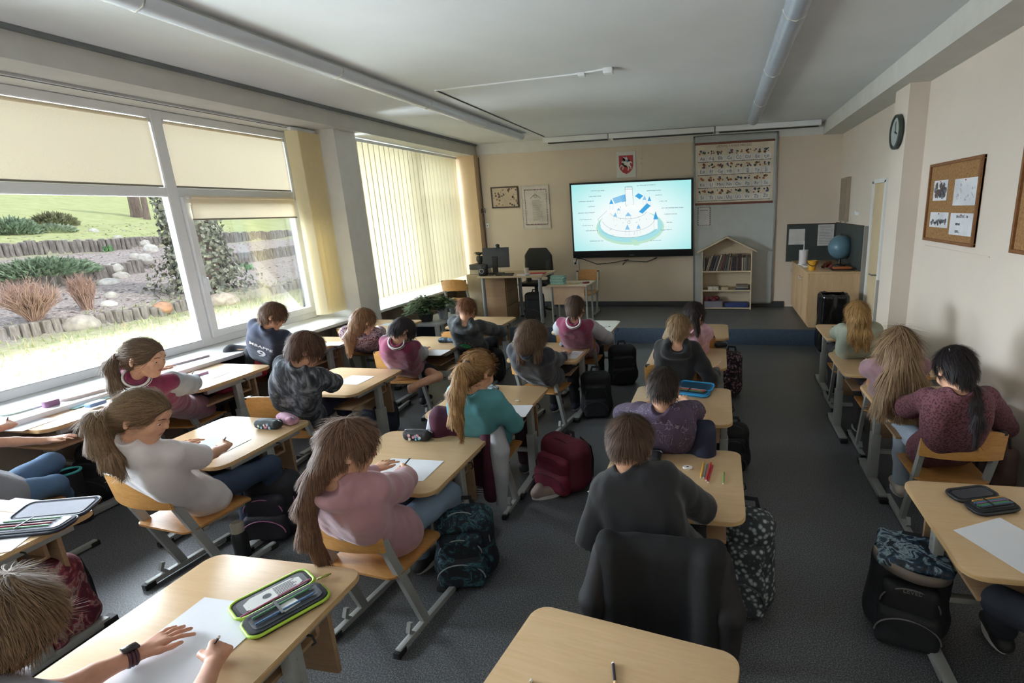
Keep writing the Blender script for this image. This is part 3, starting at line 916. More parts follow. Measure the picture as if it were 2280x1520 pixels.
def ground_mat():
    m = bpy.data.materials.new('garden_soil_and_lawn'); m.use_nodes = True; t = Nt(m)
    g = t.add('ShaderNodeNewGeometry'); sp = t.add('ShaderNodeSeparateXYZ'); t.link(g.outputs['Position'], sp.inputs[0])
    nz = t.noise(g.outputs['Position'], 0.8, 4); ad = t.add('ShaderNodeMath', operation='MULTIPLY_ADD'); ad.inputs[1].default_value = 1.6; t.link(nz, ad.inputs[0]); t.link(sp.outputs[0], ad.inputs[2])
    mr = t.add('ShaderNodeMapRange'); mr.inputs[1].default_value = -26; mr.inputs[2].default_value = -4; t.link(ad.outputs[0], mr.inputs[0])
    grass = t.ramp(t.noise(g.outputs['Position'], 9, 6, 0.7), [(0.3, 'a0aa78'), (0.5, 'bab892'), (0.7, 'd0c6ae')])
    mulch = t.ramp(t.noise(g.outputs['Position'], 22, 6, 0.75), [(0.34, '8a7c78'), (0.5, 'b4a6a2'), (0.62, 'd8ccc8')])
    lawn = t.ramp(t.noise(g.outputs['Position'], 3, 5), [(0.3, 'b4bc7e'), (0.7, 'ccce96')])
    a = t.add('ShaderNodeMixRGB'); a.inputs[1].default_value = (0, 0, 0, 1); f1 = t.ramp(mr.outputs[0], [(0.0, 'ffffff'), (0.38, 'ffffff'), (0.42, '000000')]); t.link(f1, a.inputs[0]); t.link(mulch, a.inputs[1]); t.link(lawn, a.inputs[2])
    b2 = t.add('ShaderNodeMixRGB'); f2 = t.ramp(mr.outputs[0], [(0.0, '000000'), (0.70, '000000'), (0.73, 'ffffff')]); t.link(f2, b2.inputs[0]); t.link(a.outputs[0], b2.inputs[1]); t.link(grass, b2.inputs[2])
    t.link(b2.outputs[0], t.b.inputs['Base Color']); t.b.inputs['Roughness'].default_value = 0.95
    t.bump(t.noise(g.outputs['Position'], 30, 5, 0.7), 0.7, 0.03); return m


b = MB()
xs = [-4.95 - 0.12 * i for i in range(110)] + [-18.2 - 0.6 * i for i in range(75)]
ys = [-2 + 0.25 * i for i in range(110)] + [26 + 1.5 * i for i in range(28)]
V = [[b.bm.verts.new((x, y, gz(x, y))) for y in ys] for x in xs]
for i in range(len(xs) - 1):
    for j in range(len(ys) - 1): b.bm.faces.new((V[i][j], V[i][j + 1], V[i + 1][j + 1], V[i + 1][j]))
structure(b.obj('ground', ground_mat(), smooth=60))

M_log = pattern('palisade_wood', [(0.3, '6a625e'), (0.55, '958c86'), (0.75, 'b4aca4')], 6, 0.9, 'noise', (3, 3, 0.6), bump=0.5)
gaps = {0: [(9.6, 10.9)], 1: [(10.8, 12.2)], 2: []}
for k in range(3):
    b = MB(); y = 1.0
    while y < 26:
        w = rnd.uniform(0.10, 0.17)
        if not any(a < y < c for a, c in gaps[k]):
            x = -4.8 - edge_d(k, y); zb = gz(x + 0.2, y) - 0.1; zt = gz(x - 0.15, y) + rnd.uniform(-0.01, 0.05)
            b.box((x - 0.07, y, zb), (x + 0.09 + rnd.uniform(-.02, .02), y + w - 0.012, zt), 0.02, seg=1, rot=(rnd.uniform(-.05, .05), rnd.uniform(-.06, .06), rnd.uniform(-.1, .1)))
        y += w
    o = tag(b.obj('palisade_edging', M_log), ('lowest weathered wooden palisade edging, along the near grass', 'middle wooden palisade edging of the garden terraces', 'uppermost wooden palisade edging below the lawn')[k], 'garden edging', 'palisade edgings of the terraces'); o['kind'] = 'stuff'


def boulder(u, v, w, h, col, label, seed, grp='boulders in the garden'):
    p = garden_hit(u, v); dist = px_dist(p); rw = w / F_PX * dist / 2; rh = h / F_PX * dist
    s = Sdf().ell((0, 0, rh * 0.35), (rw * 0.95, rw, rh * 0.65)).ell((0.1 * rw, 0.3 * rw, rh * 0.25), (rw * 0.8, rw * 0.65, rh * 0.5), k=0.1)
    o = soft('boulder', s, max(0.02, rw / 14), mat('stone_' + col, col, 0.9, var=0.12, vscale=9, bump=0.3), None, rw * 0.10, 2.2 / rw, seed)
    o.location = (p.x, p.y, p.z - 0.03); return tag(o, label, 'boulder', grp)


boulder(182, 731, 62, 36, 'b4aaa0', 'large pale rounded boulder at the lowest edging, left window', 1)
boulder(498, 678, 52, 28, 'c8b8a8', 'large smooth boulder low in the right-hand window, half behind dry stems', 2)
boulder(361, 689, 32, 20, 'c29478', 'small orange boulder in the gap of the lowest edging', 3)
for i, (u, v, w, h) in enumerate([(253, 600, 30, 18), (268, 618, 30, 16), (240, 632, 40, 16), (322, 580, 24, 18), (300, 575, 20, 14), (335, 560, 26, 18), (318, 545, 24, 14), (248, 662, 22, 16), (240, 680, 30, 14), (208, 516, 18, 10), (262, 530, 16, 8)]):
    boulder(u, v, w, h, ('d8d2ca', 'cfc8be', 'e0dad2')[i % 3], 'whitish rock in the trail of small rocks down the terraces', 10 + i, 'whitish rocks in the trail down the terraces')


def twigs(name, u, v, w, h, n, mt, label, cat, spread=0.8, thick=0.006, group=None, leafy=None):
    """bare branching shrub grown from its foot"""
    p = garden_hit(u, v); dist = px_dist(p); W = w / F_PX * dist / 2; H = h / F_PX * dist
    t = thing(name, label, cat, p, group=group)
    b = MB()
    for i in range(n):
        a = rnd.uniform(0, 6.283); r = W * math.sqrt(rnd.random()) * spread; top = Vector((r * math.cos(a), r * math.sin(a), H * rnd.uniform(0.6, 1.0) * (1 - 0.25 * (r / W) ** 2)))
        base = Vector((rnd.uniform(-.06, .06), rnd.uniform(-.06, .06), -0.02)); mid = base.lerp(top, 0.5) + Vector((rnd.uniform(-.05, .05), rnd.uniform(-.05, .05), H * 0.08))
        b.tube([base, mid, top], [thick, thick * 0.8, thick * 0.4], 3, caps=False)
        for q in range(3):
            s0 = mid.lerp(top, rnd.random()); b.tube([s0, s0 + Vector((rnd.uniform(-.12, .12), rnd.uniform(-.12, .12), rnd.uniform(.05, .2)))], [thick * 0.5, thick * 0.3], 3, caps=False)
    b.obj('twigs', mt, t, 180); return t


M_red = mat('red_twig', 'b8968a', 0.8, var=0.12); M_tan2 = mat('straw', 'c2ab88', 0.9, var=0.15); M_green = mat('juniper_green', '8a9c80', 0.9, var=0.25, vscale=12)
twigs('bare_shrub', 78, 716, 125, 100, 420, M_red, 'big rounded reddish bare shrub behind the lowest edging, left window', 'shrub', 1.0, 0.007, 'reddish bare shrubs')
twigs('bare_shrub', 196, 690, 62, 80, 240, M_red, 'narrow reddish bare shrub right of the bigger one', 'shrub', 0.8, 0.006, 'reddish bare shrubs')


def foliage(name, u, v, w, h, n, mt, label, cat, leaf=0.06, flat=1.0, deep=1.0, group=None):
    p = garden_hit(u, v); dist = px_dist(p); W = w / F_PX * dist / 2; H = h / F_PX * dist
    b = MB()
    for i in range(n):
        a = rnd.uniform(0, 6.283); e = rnd.uniform(-0.1, 1.0); rr = rnd.uniform(0.75, 1.0)
        ce = math.sqrt(max(0, 1 - e * e)); c = Vector((W * deep * rr * ce * math.cos(a), W * rr * ce * math.sin(a), H * rr * max(0, e) * flat))
        dr = (c + Vector((0, 0, 0.2))).normalized() + Vector((rnd.uniform(-.6, .6), rnd.uniform(-.6, .6), rnd.uniform(-.2, .5))); s = dr.cross(Vector((rnd.random(), rnd.random(), rnd.random()))).normalized()
        L = leaf * rnd.uniform(0.6, 1.3); dr.normalize()
        b.bm.faces.new([b.bm.verts.new(c - s * L * 0.3), b.bm.verts.new(c + s * L * 0.3), b.bm.verts.new(c + dr * L)])
    o = b.obj(name, mt, None, 0); o.location = p; return tag(o, label, cat, group)


foliage('juniper', 95, 612, 230, 34, 2600, M_green, 'long low green juniper spilling over the middle edging, left window', 'shrub', 0.13, 1, 0.5, 'junipers')
foliage('juniper', 30, 520, 110, 32, 1300, M_green, 'dense green juniper above the upper edging at the left edge', 'shrub', 0.16, 1, 0.6, 'junipers')
foliage('juniper', 122, 502, 90, 26, 1000, mat('juniper_olive', '8a8a68', 0.9, var=0.2), 'olive-brown juniper below the lawn, right of the greener one', 'shrub', 0.15, 1, 0.6, 'junipers')
foliage('juniper', 115, 516, 100, 14, 700, mat('sage_ground', 'a4b096', 0.9, var=0.15), 'flat sage-green ground cover in front of the junipers', 'shrub', 0.12, 1, 0.6, 'junipers')
foliage('perennial_clump', 238, 560, 22, 12, 160, mat('fresh_green', '94c08a', 0.8), 'small fresh green clump beside the middle edging', 'plant', 0.1, group='green clumps')
foliage('perennial_clump', 548, 600, 22, 10, 160, mat('fresh_green', '94c08a', 0.8), 'small fresh green clump seen through the right-hand window', 'plant', 0.1, group='green clumps')


def trunk(name, u, v, w, H, lean, mt, label, ivy=0):
    p = garden_hit(u, v); dist = px_dist(p); r = w / F_PX * dist / 2
    t = thing(name, label, 'tree', p)
    b = MB(); path = [Vector((lean * z * 0.1 + 0.03 * math.sin(z * 2), lean * z + 0.05 * math.sin(z), z)) for z in [-.2 + H * i / 10 for i in range(11)]]
    b.tube(path, [r * (1.1 - 0.04 * i if i else 1.3) for i in range(11)], 12); b.obj('trunk', mt, t, 60)
    if ivy:
        b = MB()
        for i in range(ivy):
            z = H * rnd.random() ** 1.2; a = rnd.uniform(0, 6.28); rr = r * rnd.uniform(1.1, 1.75)
            if z < 0.9 and rnd.random() < 0.5: rr += rnd.uniform(0, 0.9) * (1 - z)
            c = Vector((rr * math.cos(a), rr * math.sin(a) + lean * z, z)); s = Vector((rnd.uniform(-1, 1), rnd.uniform(-1, 1), rnd.uniform(-1, 1))).normalized(); q = s.cross(Vector((math.cos(a), math.sin(a), 0.3))).normalized(); L = rnd.uniform(0.03, 0.07)
            b.bm.faces.new([b.bm.verts.new(c + s * L), b.bm.verts.new(c + q * L), b.bm.verts.new(c - s * L), b.bm.verts.new(c - q * L)])
        b.obj('ivy', pattern('ivy_leaf', [(0.4, '5a5f54'), (0.55, '8c8a7a'), (0.7, 'c4baa6')], 14, 0.6, 'noise'), t, 0)
    return t


M_bark = pattern('bark', [(0.3, '6e5a54'), (0.7, 'a08c86')], 5, 0.95, 'noise', (4, 4, 0.8), bump=0.6)
trunk('tree', 306, 484, 20, 4.5, -0.04, M_bark, 'thicker of two bare leaning trunks at the edge of the lawn')
trunk('tree', 328, 488, 11, 4.5, -0.02, M_bark, 'thinner of two bare trunks at the edge of the lawn')
trunk('tree', 462, 648, 60, 4.0, -0.03, M_bark, 'broad trunk overgrown with grey-green ivy behind the opening window', ivy=5200)
# dry stems along the wall of the building: uncountable
b = MB()
for i in range(5200):
    d = rnd.uniform(1.2, 6.4) ** 1.0; y = rnd.uniform(1.8, 16); x = -4.8 - d
    if rnd.random() < (d - 1.2) / 7.5: continue
    h = rnd.uniform(0.15, 0.55) * (1.15 - d / 8); z = gz(x, y) - 0.02; a = rnd.uniform(0, 6.28); l = rnd.uniform(0.05, 0.25) * h * 2
    s = Vector((math.sin(a), -math.cos(a), 0)) * 0.006; p = Vector((x, y, z)); q = p + Vector((l * math.cos(a), l * math.sin(a), h))
    b.bm.faces.new([b.bm.verts.new(p - s), b.bm.verts.new(p + s), b.bm.verts.new(q)])
o = tag(b.obj('dry_grass', M_tan2, None, 0), 'dry straw-coloured grass stems outside along the windows', 'grass'); o['kind'] = 'stuff'
b = MB()
for i in range(5200):
    d = rnd.uniform(2.5, 6.7); y = rnd.uniform(2, 18); x = -4.8 - d; z = gz(x, y) - 0.01; h = rnd.uniform(0.04, 0.12); a = rnd.uniform(0, 6.28); s = Vector((math.sin(a), -math.cos(a), 0)) * 0.012; p = Vector((x, y, z))
    b.bm.faces.new([b.bm.verts.new(p - s), b.bm.verts.new(p + s), b.bm.verts.new(p + Vector((rnd.uniform(-.05, .05), rnd.uniform(-.05, .05), h)))])
o = tag(b.obj('green_grass', mat('spring_grass', 'a8b080', 0.9, var=0.2), None, 0), 'short green grass strip in front of the lowest edging', 'grass'); o['kind'] = 'stuff'
b = MB()
for i in range(4200):
    y = rnd.uniform(5, 18); k = rnd.choice((0, 0, 1, 2)); d = edge_d(k, y) + rnd.uniform(0.15, 3.0); x = -4.8 - d; p = Vector((x, y, gz(x, y) + 0.012)); r = rnd.uniform(0.02, 0.06); a = rnd.uniform(0, 6.28)
    u_, v_ = Vector((math.cos(a), math.sin(a), rnd.uniform(-.3, .3))) * r, Vector((-math.sin(a), math.cos(a), rnd.uniform(-.3, .3))) * r * 0.5
    b.bm.faces.new([b.bm.verts.new(p + u_), b.bm.verts.new(p + v_), b.bm.verts.new(p - u_), b.bm.verts.new(p - v_)])
o = tag(b.obj('wood_chips', mat('chips', 'c4b4ae', 0.95, var=0.2, vscale=30), None, 0), 'pinkish wood chips and fallen leaves covering the terraces', 'wood chips'); o['kind'] = 'stuff'
# ------------------------------------------------------------------ people
def nrm(v): v = np.array(v, float); return v / (np.linalg.norm(v) + 1e-9)
def A(v): return np.array(tuple(v), float)


SKINS = {}
def skin_mat(col='d2a184'):
    if col in SKINS: return SKINS[col]
    m = mat('skin_' + col, col, 0.55, var=0.05, vscale=22, bump=0.06, bscale=180, sss=0.12); SKINS[col] = m; return m


def hair_mat(name, lo, hi, rough=0.6):
    """hair colour read from a shade stored with every strand"""
    k = 'hair_' + name
    if k in MATS: return MATS[k]
    m = bpy.data.materials.new(k); m.use_nodes = True; MATS[k] = m; t = Nt(m)
    a = t.add('ShaderNodeAttribute'); a.attribute_name = 'shade'
    t.link(t.ramp(a.outputs['Fac'], [(0.0, lo), (1.0, hi)]), t.b.inputs['Base Color']); t.b.inputs['Roughness'].default_value = rough
    t.b.inputs['Specular IOR Level'].default_value = 0.3; return m


SHADE = {}


def strand_extra(n, steps, step, C, crown, tie=None, hu=None, width=0.0010, rng=0, wave=0.0):
    """thin ribbons combed over the hair surface: towards the tie on a tied head, else from the crown down"""
    def fn(V, Q):
        N = normals(V, Q); r = np.random.RandomState(rng); idx = r.randint(0, len(V), n); cur = V[idx] + N[idx] * 0.0008; NN = N[idx]
        g = np.array([0, 0, -1.0]); jit = r.normal(0, 0.10, (n, 3)); rows = [cur]; sides = []; ph = r.rand(n) * 6.28
        for k in range(steps):
            if tie is not None:
                tt = tie - cur; L = np.linalg.norm(tt, axis=1, keepdims=True); head = (np.linalg.norm(cur - C, axis=1, keepdims=True) < 0.115) & (L > 0.02)
                t = np.where(head, tt / (L + 1e-6), g)
            else:
                out = cur - crown; out /= np.linalg.norm(out, axis=1, keepdims=True) + 1e-6; near = np.clip(1.5 - np.linalg.norm(cur - crown, axis=1, keepdims=True) / 0.07, 0, 1); t = g * (1 - near * 0.8) + out * (0.25 + 0.8 * near)
            t = t + jit; t = t - (t * NN).sum(1, keepdims=True) * NN; t /= np.linalg.norm(t, axis=1, keepdims=True) + 1e-6
            sd = np.cross(t, NN); sd /= np.linalg.norm(sd, axis=1, keepdims=True) + 1e-6; sides.append(sd)
            cur = cur + t * step + NN * 0.00025 + sd * (wave * np.sin(ph + k * 1.1))[:, None]; rows.append(cur)
        sides.append(sides[-1]); VV = [V]; base = len(V); F = [Q]
        for k, (p, sd) in enumerate(zip(rows, sides)):
            w = width * (1 - 0.8 * (k / steps) ** 2); VV += [p - sd * w, p + sd * w]
        for k in range(steps):
            a = base + 2 * k * n + np.arange(n); F.append(np.stack([a, a + n, a + 3 * n, a + 2 * n], 1))
        sh = np.clip(r.normal(0.5, 0.27, n), 0, 1)
        SHADE['v'] = np.concatenate([np.full(base, 0.22)] + [sh] * (2 * (steps + 1)))
        return np.concatenate(VV), np.concatenate(F)
    return fn


def hand_shape(s, W, d, n, side, mode, sc=1.0):
    """palm, five unequal fingers and a thumb; W wrist, d along the palm, n back of the hand, side = thumb side"""
    W, d, n, side = A(W), nrm(d), nrm(n), nrm(side)
    q = lambda a, b_, c: W + (d * a + side * b_ + n * c) * sc
    s.cone(q(-0.02, 0, 0), q(0.02, 0, 0), 0.0195 * sc, 0.018 * sc, 0.01)
    for off in (-0.022, -0.007, 0.008, 0.022):
        s.cone(q(0.012, off * 0.6, 0), q(0.062, off, 0.003), 0.0125 * sc, 0.0105 * sc, 0.008)
    L = (0.044, 0.056, 0.060, 0.053)                      # little, ring, middle, index
    for k, off in enumerate((-0.0235, -0.0080, 0.0080, 0.0235)):
        r0, r1 = (0.0066, 0.0072, 0.0074, 0.0073)[k] * sc, (0.0052, 0.0058, 0.006, 0.0058)[k] * sc
        b0 = q(0.062, off, 0.003); l = L[k]
        if mode == 'flat':
            fan = off * (1.25 + 0.1 * k)
            p1 = q(0.062 + l * 0.45, off + (fan - off) * 0.9, 0.004); p2 = q(0.062 + l, off + (fan - off) * 2.0, -0.006)
            s.chain([b0, p1, p2], [r0, r0 * 0.95, r1], 0.003)
        else:
            c = 0.35 if k == 3 else 0.0 if k == 2 else -0.1
            p1 = q(0.062 + l * (0.42 + 0.12 * c), off * 0.85, -0.012 + 0.006 * c); p2 = q(0.062 + l * (0.42 + 0.30 * c), off * 0.6, -0.036); p3 = q(0.062 + l * (0.10 + 0.30 * c) - 0.006, off * 0.4 + 0.003, -0.044)
            s.chain([b0, p1, p2, p3], [r0 * 1.05, r0, r0 * 0.95, r1], 0.003)
    if mode == 'flat':
        s.chain([q(0.012, 0.016, 0), q(0.038, 0.038, -0.002), q(0.062, 0.050, -0.004), q(0.082, 0.052, -0.006)], [0.0125 * sc, 0.0095 * sc, 0.0078 * sc, 0.0062 * sc], 0.005)
    else:
        s.chain([q(0.012, 0.016, -0.004), q(0.040, 0.032, -0.018), q(0.064, 0.030, -0.030), q(0.080, 0.016, -0.038)], [0.0125 * sc, 0.0095 * sc, 0.0078 * sc, 0.0062 * sc], 0.005)
    return q(0.078, 0.012, -0.042)


PERSON = {}


TORSO = [(0.90, 0.062, 0.052), (0.80, 0.076, 0.060), (0.68, 0.072, 0.065), (0.56, 0.064, 0.066), (0.44, 0.058, 0.066), (0.32, 0.056, 0.067), (0.20, 0.060, 0.070), (0.08, 0.066, 0.074)]

TORSO = [(q, float(np.interp(q, [a[0] for a in TORSO[::-1]], [a[1] for a in TORSO[::-1]])), float(np.interp(q, [a[0] for a in TORSO[::-1]], [a[2] for a in TORSO[::-1]]))) for q in np.linspace(0.90, 0.06, 15)]


def person(key, label, seat, head, look=(0, 35), hands=None, hair=None, top=None, pants='23252e', shoes='2a2a2c', skin='d2a184', h=0.006, sc=1.0, hipoff=0.03, glasses=False, legs=None, seed=1, roll=0, face=True, hipx=0.0):
    qx, qy, rz, sz = seat
    f = np.array([-math.sin(rz), math.cos(rz), 0.0]); r = np.array([math.cos(rz), math.sin(rz), 0.0]); U = np.array([0, 0, 1.0])
    Hp = np.array([qx, qy, 0]) + f * hipoff + r * hipx + U * (sz + 0.085)
    C = A(head)
    ya, pi_, ro = R(look[0]), R(look[1]), R(roll)
    hf = np.array([math.sin(ya) * math.cos(pi_), math.cos(ya) * math.cos(pi_), -math.sin(pi_)]); hr = np.array([math.cos(ya), -math.sin(ya), 0.0]); hu = np.cross(hr, hf)
    hr, hu = hr * math.cos(ro) + hu * math.sin(ro), hu * math.cos(ro) - hr * math.sin(ro)
    hc = lambda a, b_, c: C + (hr * a + hf * b_ + hu * c) * sc
    HM = np.stack([hr, hf, hu], 1)
    N = C + (-hf * 0.045 - hu * 0.085) * sc; N = N * 0.55 + (C + (-0.105 * U - hf * [1, 1, 0] * 0.055) * sc) * 0.45; N = N - U * 0.04 * sc
    sp = nrm(N - Hp); sr = nrm(r + 0.25 * hr); sr = nrm(sr - sp * (sr @ sp)); bk = nrm(np.cross(sr, sp))      # bk points forward
    if bk @ f < 0: bk = -bk
    T = lambda t, x=0, y=0: Hp + (N - Hp) * t - bk * (0.05 * math.sin(t * math.pi) * 1.0) + sr * x + bk * y
    S = {sg: N - sp * 0.050 * sc + sr * sg * 0.112 * sc + bk * 0.010 for sg in (-1, 1)}
    t = thing('person', label, 'person', (Hp[0], Hp[1], 0), group=None, room=True)
    # arms
    UA, FA = 0.255 * sc, 0.225 * sc
    arm = {}; tips = {}
    for sg, nm in ((-1, 'L'), (1, 'R')):
        spec = (hands or {}).get(nm) or {}
        hp = spec.get('at')
        if hp is None: hp = A(Hp) + f * 0.34 + r * sg * 0.10; hp[2] = spec.get('z', 0.60)
        hp = A(hp); el = spec.get('elbow'); mode = spec.get('mode', 'flat')
        Sg = S[sg]; reach = hp - Sg; far_ = np.linalg.norm(reach) - (UA + FA + 0.03)
        if far_ > 0: S[sg] = Sg = Sg + reach / np.linalg.norm(reach) * min(0.05, far_)
        if el is not None:
            E = A(el)
            dE = E - Sg; L = np.linalg.norm(dE)
            if L > UA * 1.25: S[sg] = Sg = Sg + nrm(dE) * min(0.03, L - UA * 1.25)
            d = nrm(hp - E); W = E + d * min(FA * 1.1, max(0.12, np.linalg.norm(hp - E) - 0.045))
            E = E
        else:
            dd = hp - Sg; dd[2] = 0; d = nrm(dd * 0.75 - r * sg * 0.25 * np.linalg.norm(dd)); d = spec.get('dir') and nrm(spec['dir']) or d
            W = hp - d * 0.045 * sc
            v = W - Sg; L = np.linalg.norm(v); Lm = (UA + FA) * 0.985
            if L > Lm: W = Sg + v / L * Lm; v = W - Sg; L = Lm
            a = (UA ** 2 - FA ** 2 + L ** 2) / (2 * L); hh = math.sqrt(max(0, UA ** 2 - a * a))
            pole = nrm(spec.get('pole', -U * 0.8 + r * sg * 0.55 - f * 0.25)); vn = v / L; pole = nrm(pole - vn * (pole @ vn)); E = Sg + vn * a + pole * hh
        arm[sg] = (Sg, E, W, d if el is None else nrm(W - E), mode, spec)
    # legs
    leg = {}
    for sg in (-1, 1):
        lg = (legs or {}).get('L' if sg < 0 else 'R')
        hip = Hp + r * sg * 0.065 * sc
        if lg: K, An = A(lg[0]), A(lg[1])
        else:
            K = Hp + f * 0.335 * sc + r * sg * 0.085; K[2] = sz + 0.075
            An = K + f * (0.03 if sg > 0 else -0.06) + r * 0.0; An[2] = 0.085
        fd = nrm((An - K) * [1, 1, 0] * 0.2 + f) if not (lg and len(lg) > 2) else nrm(lg[2])
        leg[sg] = (hip, K, An, fd)
    # ---- body: one continuous surface
    s = Sdf()
    s.ell(hc(0, -0.004, 0.010), (0.072 * sc, 0.090 * sc, 0.083 * sc), HM)
    s.ell(hc(0, 0.030, -0.052), (0.055 * sc, 0.058 * sc, 0.062 * sc), HM, k=0.03)
    s.ell(hc(0, 0.060, -0.098), (0.026 * sc, 0.020 * sc, 0.018 * sc), HM, k=0.025)
    s.ell(hc(0, 0.074, 0.020), (0.040 * sc, 0.012 * sc, 0.016 * sc), HM, k=0.02)
    s.cone(hc(0, 0.083, 0.004), hc(0, 0.096, -0.029), 0.0055 * sc, 0.0085 * sc, 0.008)
    s.ell(hc(0, 0.078, -0.062), (0.020 * sc, 0.010 * sc, 0.0085 * sc), HM, k=0.008)
    for sg in (-1, 1):
        s.ell(hc(sg * 0.030, 0.090, -0.006), (0.014 * sc, 0.010 * sc, 0.009 * sc), HM, k=0.012, op='-')
        s.ell(hc(sg * 0.030, 0.0725, 0.003), (0.0150 * sc, 0.0120 * sc, 0.0095 * sc), HM, k=0.004)
        s.ell(hc(sg * 0.036, 0.066, -0.038), (0.022 * sc, 0.016 * sc, 0.022 * sc), HM, k=0.02)
        em = np.stack([hr * sg * 0.87 - hf * 0.5, hf * 0.87 + hr * sg * 0.5, hu], 1)
        s.ell(hc(sg * 0.079, -0.010, -0.018), (0.007 * sc, 0.018 * sc, 0.030 * sc), em, k=0.007)
        s.ell(hc(sg * 0.086, -0.002, -0.016), (0.005 * sc, 0.009 * sc, 0.017 * sc), em, k=0.004, op='-')
    s.cone(N - sp * 0.02, hc(0, -0.026, -0.052), 0.046 * sc, 0.043 * sc, 0.02)
    s.cone(T(0.96, -0.05), T(0.96, 0.05), 0.036 * sc, k=0.03)
    for tt, hw, rr in TORSO:
        s.cone(T(tt, -(hw - .008) * sc), T(tt, (hw - .008) * sc), (rr - 0.004) * sc, k=0.03)
    for sg in (-1, 1):
        Sg, E, W, d, mode, spec = arm[sg]
        s.cone(T(0.92, sg * 0.06), Sg, 0.040 * sc, 0.036 * sc, 0.025)
        s.chain([Sg, E], [0.037 * sc, 0.029 * sc], 0.02); s.chain([E, E * 0.55 + W * 0.45, W], [0.029 * sc, 0.027 * sc, 0.0185 * sc], 0.012)
        if mode == 'flat': nn = U; 
        else: nn = nrm(U * 0.62 - np.cross(d, U) * (-sg) * 0.6)
        hd = nrm(d * [1, 1, 0.25]) if mode == 'flat' else d
        if 'hdir' in spec: hd = nrm(spec['hdir'])
        nn = nrm(nn - hd * (nn @ hd)); sd = np.cross(nn, hd) * (1 if sg > 0 else -1)
        sd = sd if (sd @ r) * sg < 0.2 else -sd
        tips[sg] = (hand_shape(s, W, hd, nn, sd, mode, sc * 0.98), hd, nn, sd)
        hip, K, An, fd = leg[sg]
        s.chain([hip, K, An], [0.058 * sc, 0.043 * sc, 0.029 * sc], 0.02); s.cone(An - U * 0.03, An + fd * 0.10 - U * 0.055, 0.024, 0.016, 0.02)
    lipc = hc(0, 0.086, -0.063)
    SK = skin_mat(skin)
    lips = mat('lips', 'a86258', 0.5)
    soft('body', s, h, [SK, lips], t, 0.0, it=1, mfn=lambda c: ((np.linalg.norm((c - lipc) @ HM / np.array([0.019, 0.02, 0.0065]), axis=1)) < 1).astype(int))
    if face:
        for sg in (-1, 1):
            b = MB(); b.sphere(tuple(hc(sg * 0.030, 0.070, -0.006)), 0.0115 * sc, 14); b.mi = 1
            g0 = hc(sg * 0.030, 0.0782, -0.0105); b.sphere(tuple(g0), 0.0050 * sc, 8); b.obj('eye', [mat('eye_white', 'e8e2dc', 0.3, var=0), mat('iris', '3a2c22', 0.2, var=0)], t, 180)
            b = MB(); b.tube([hc(sg * 0.014, 0.088, 0.013), hc(sg * 0.030, 0.086, 0.018), hc(sg * 0.044, 0.076, 0.014)], [0.0022, 0.0026, 0.0014], 6); b.obj('eyebrow', mat('brow', '4a3628', 0.8), t, 180)
    # ---- top
    tp = dict(col='888888', sleeve='long', fit=0.014, wr=0.010, mat=None, smat=None, hood=False, collar=None, k=0.028, hem=-0.01, flare=0.0); tp.update(top or {})
    ft = tp['fit']; G = Sdf()
    G.cone(T(0.96, -0.05), T(0.96, 0.05), (0.036 + ft * 0.7) * sc, k=0.03)
    for tt, hw, rr in TORSO + [(tp['hem'], 0.068, 0.074 + tp['flare'])]:
        G.cone(T(tt, -hw * sc), T(tt, hw * sc), (rr + ft * (0.6 + 0.5 * (1 - tt))) * sc, k=tp['k'])
    G.cone(N - sp * 0.03, N + sp * 0.022, (0.050 + ft * 0.5) * sc, (0.044 + ft * 0.4) * sc, 0.02)
    sl = Sdf() if tp['smat'] else G
    for sg in (-1, 1):
        Sg, E, W, d, mode, spec = arm[sg]
        (G if not tp['smat'] else G).cone(T(0.92, sg * 0.06), Sg, (0.040 + ft) * sc, (0.034 + ft) * sc, 0.025)
        if tp['sleeve'] == 'long':
            m_ = E * 0.5 + W * 0.5; We = W - nrm(W - E) * 0.012
            sl.chain([Sg, Sg * 0.5 + E * 0.5 - U * 0.006, E, m_ - U * 0.004, We], [(0.038 + ft) * sc, (0.038 + ft * 1.2) * sc, (0.032 + ft * 1.1) * sc, (0.028 + ft * 1.1) * sc, (0.021 + ft * 0.4) * sc], 0.02)
            ax = nrm(W - E); sl.cone(W + ax * 0.045, W + ax * 0.10, 0.048, 0.05, 0.003, '-')
        else:
            e0 = Sg + (E - Sg) * tp.get('slen', 0.62); ax = nrm(E - Sg)
            sl.chain([Sg, e0 + ax * 0.03], [(0.040 + ft) * sc, (0.042 + ft) * sc], 0.02); sl.cone(e0 + ax * 0.065, e0 + ax * 0.12, 0.062, 0.05, 0.003, '-')
    G.cone(N + sp * 0.062, C - U * 0.02, 0.043 * sc, 0.055, 0.006, '-')
    if tp['hood']:
        b0 = N - bk * 0.055 - sp * 0.012
        G.ell(b0, (0.105 * sc, 0.052 * sc, 0.052 * sc), np.stack([sr, bk, sp], 1), k=0.02)
        G.cone(N - bk * 0.02 + sr * 0.07 + sp * 0.02, N + bk * 0.04 + sr * 0.055, 0.026, 0.022, 0.02); G.cone(N - bk * 0.02 - sr * 0.07 + sp * 0.02, N + bk * 0.04 - sr * 0.055, 0.026, 0.022, 0.02)
        G.ell(N - bk * 0.04 + sp * 0.035, (0.058, 0.035, 0.03), np.stack([sr, bk, sp], 1), k=0.012, op='-')
    tm = tp['mat'] or mat('cloth_' + tp['col'], tp['col'], 0.85, var=0.05, vscale=5, bump=0.25, bscale=120, sheen=0.2)
    garment = soft(tp.get('name', 'shirt'), G, h, tm, t, tp['wr'], 8, seed, (1, 1, 0.55), it=5)
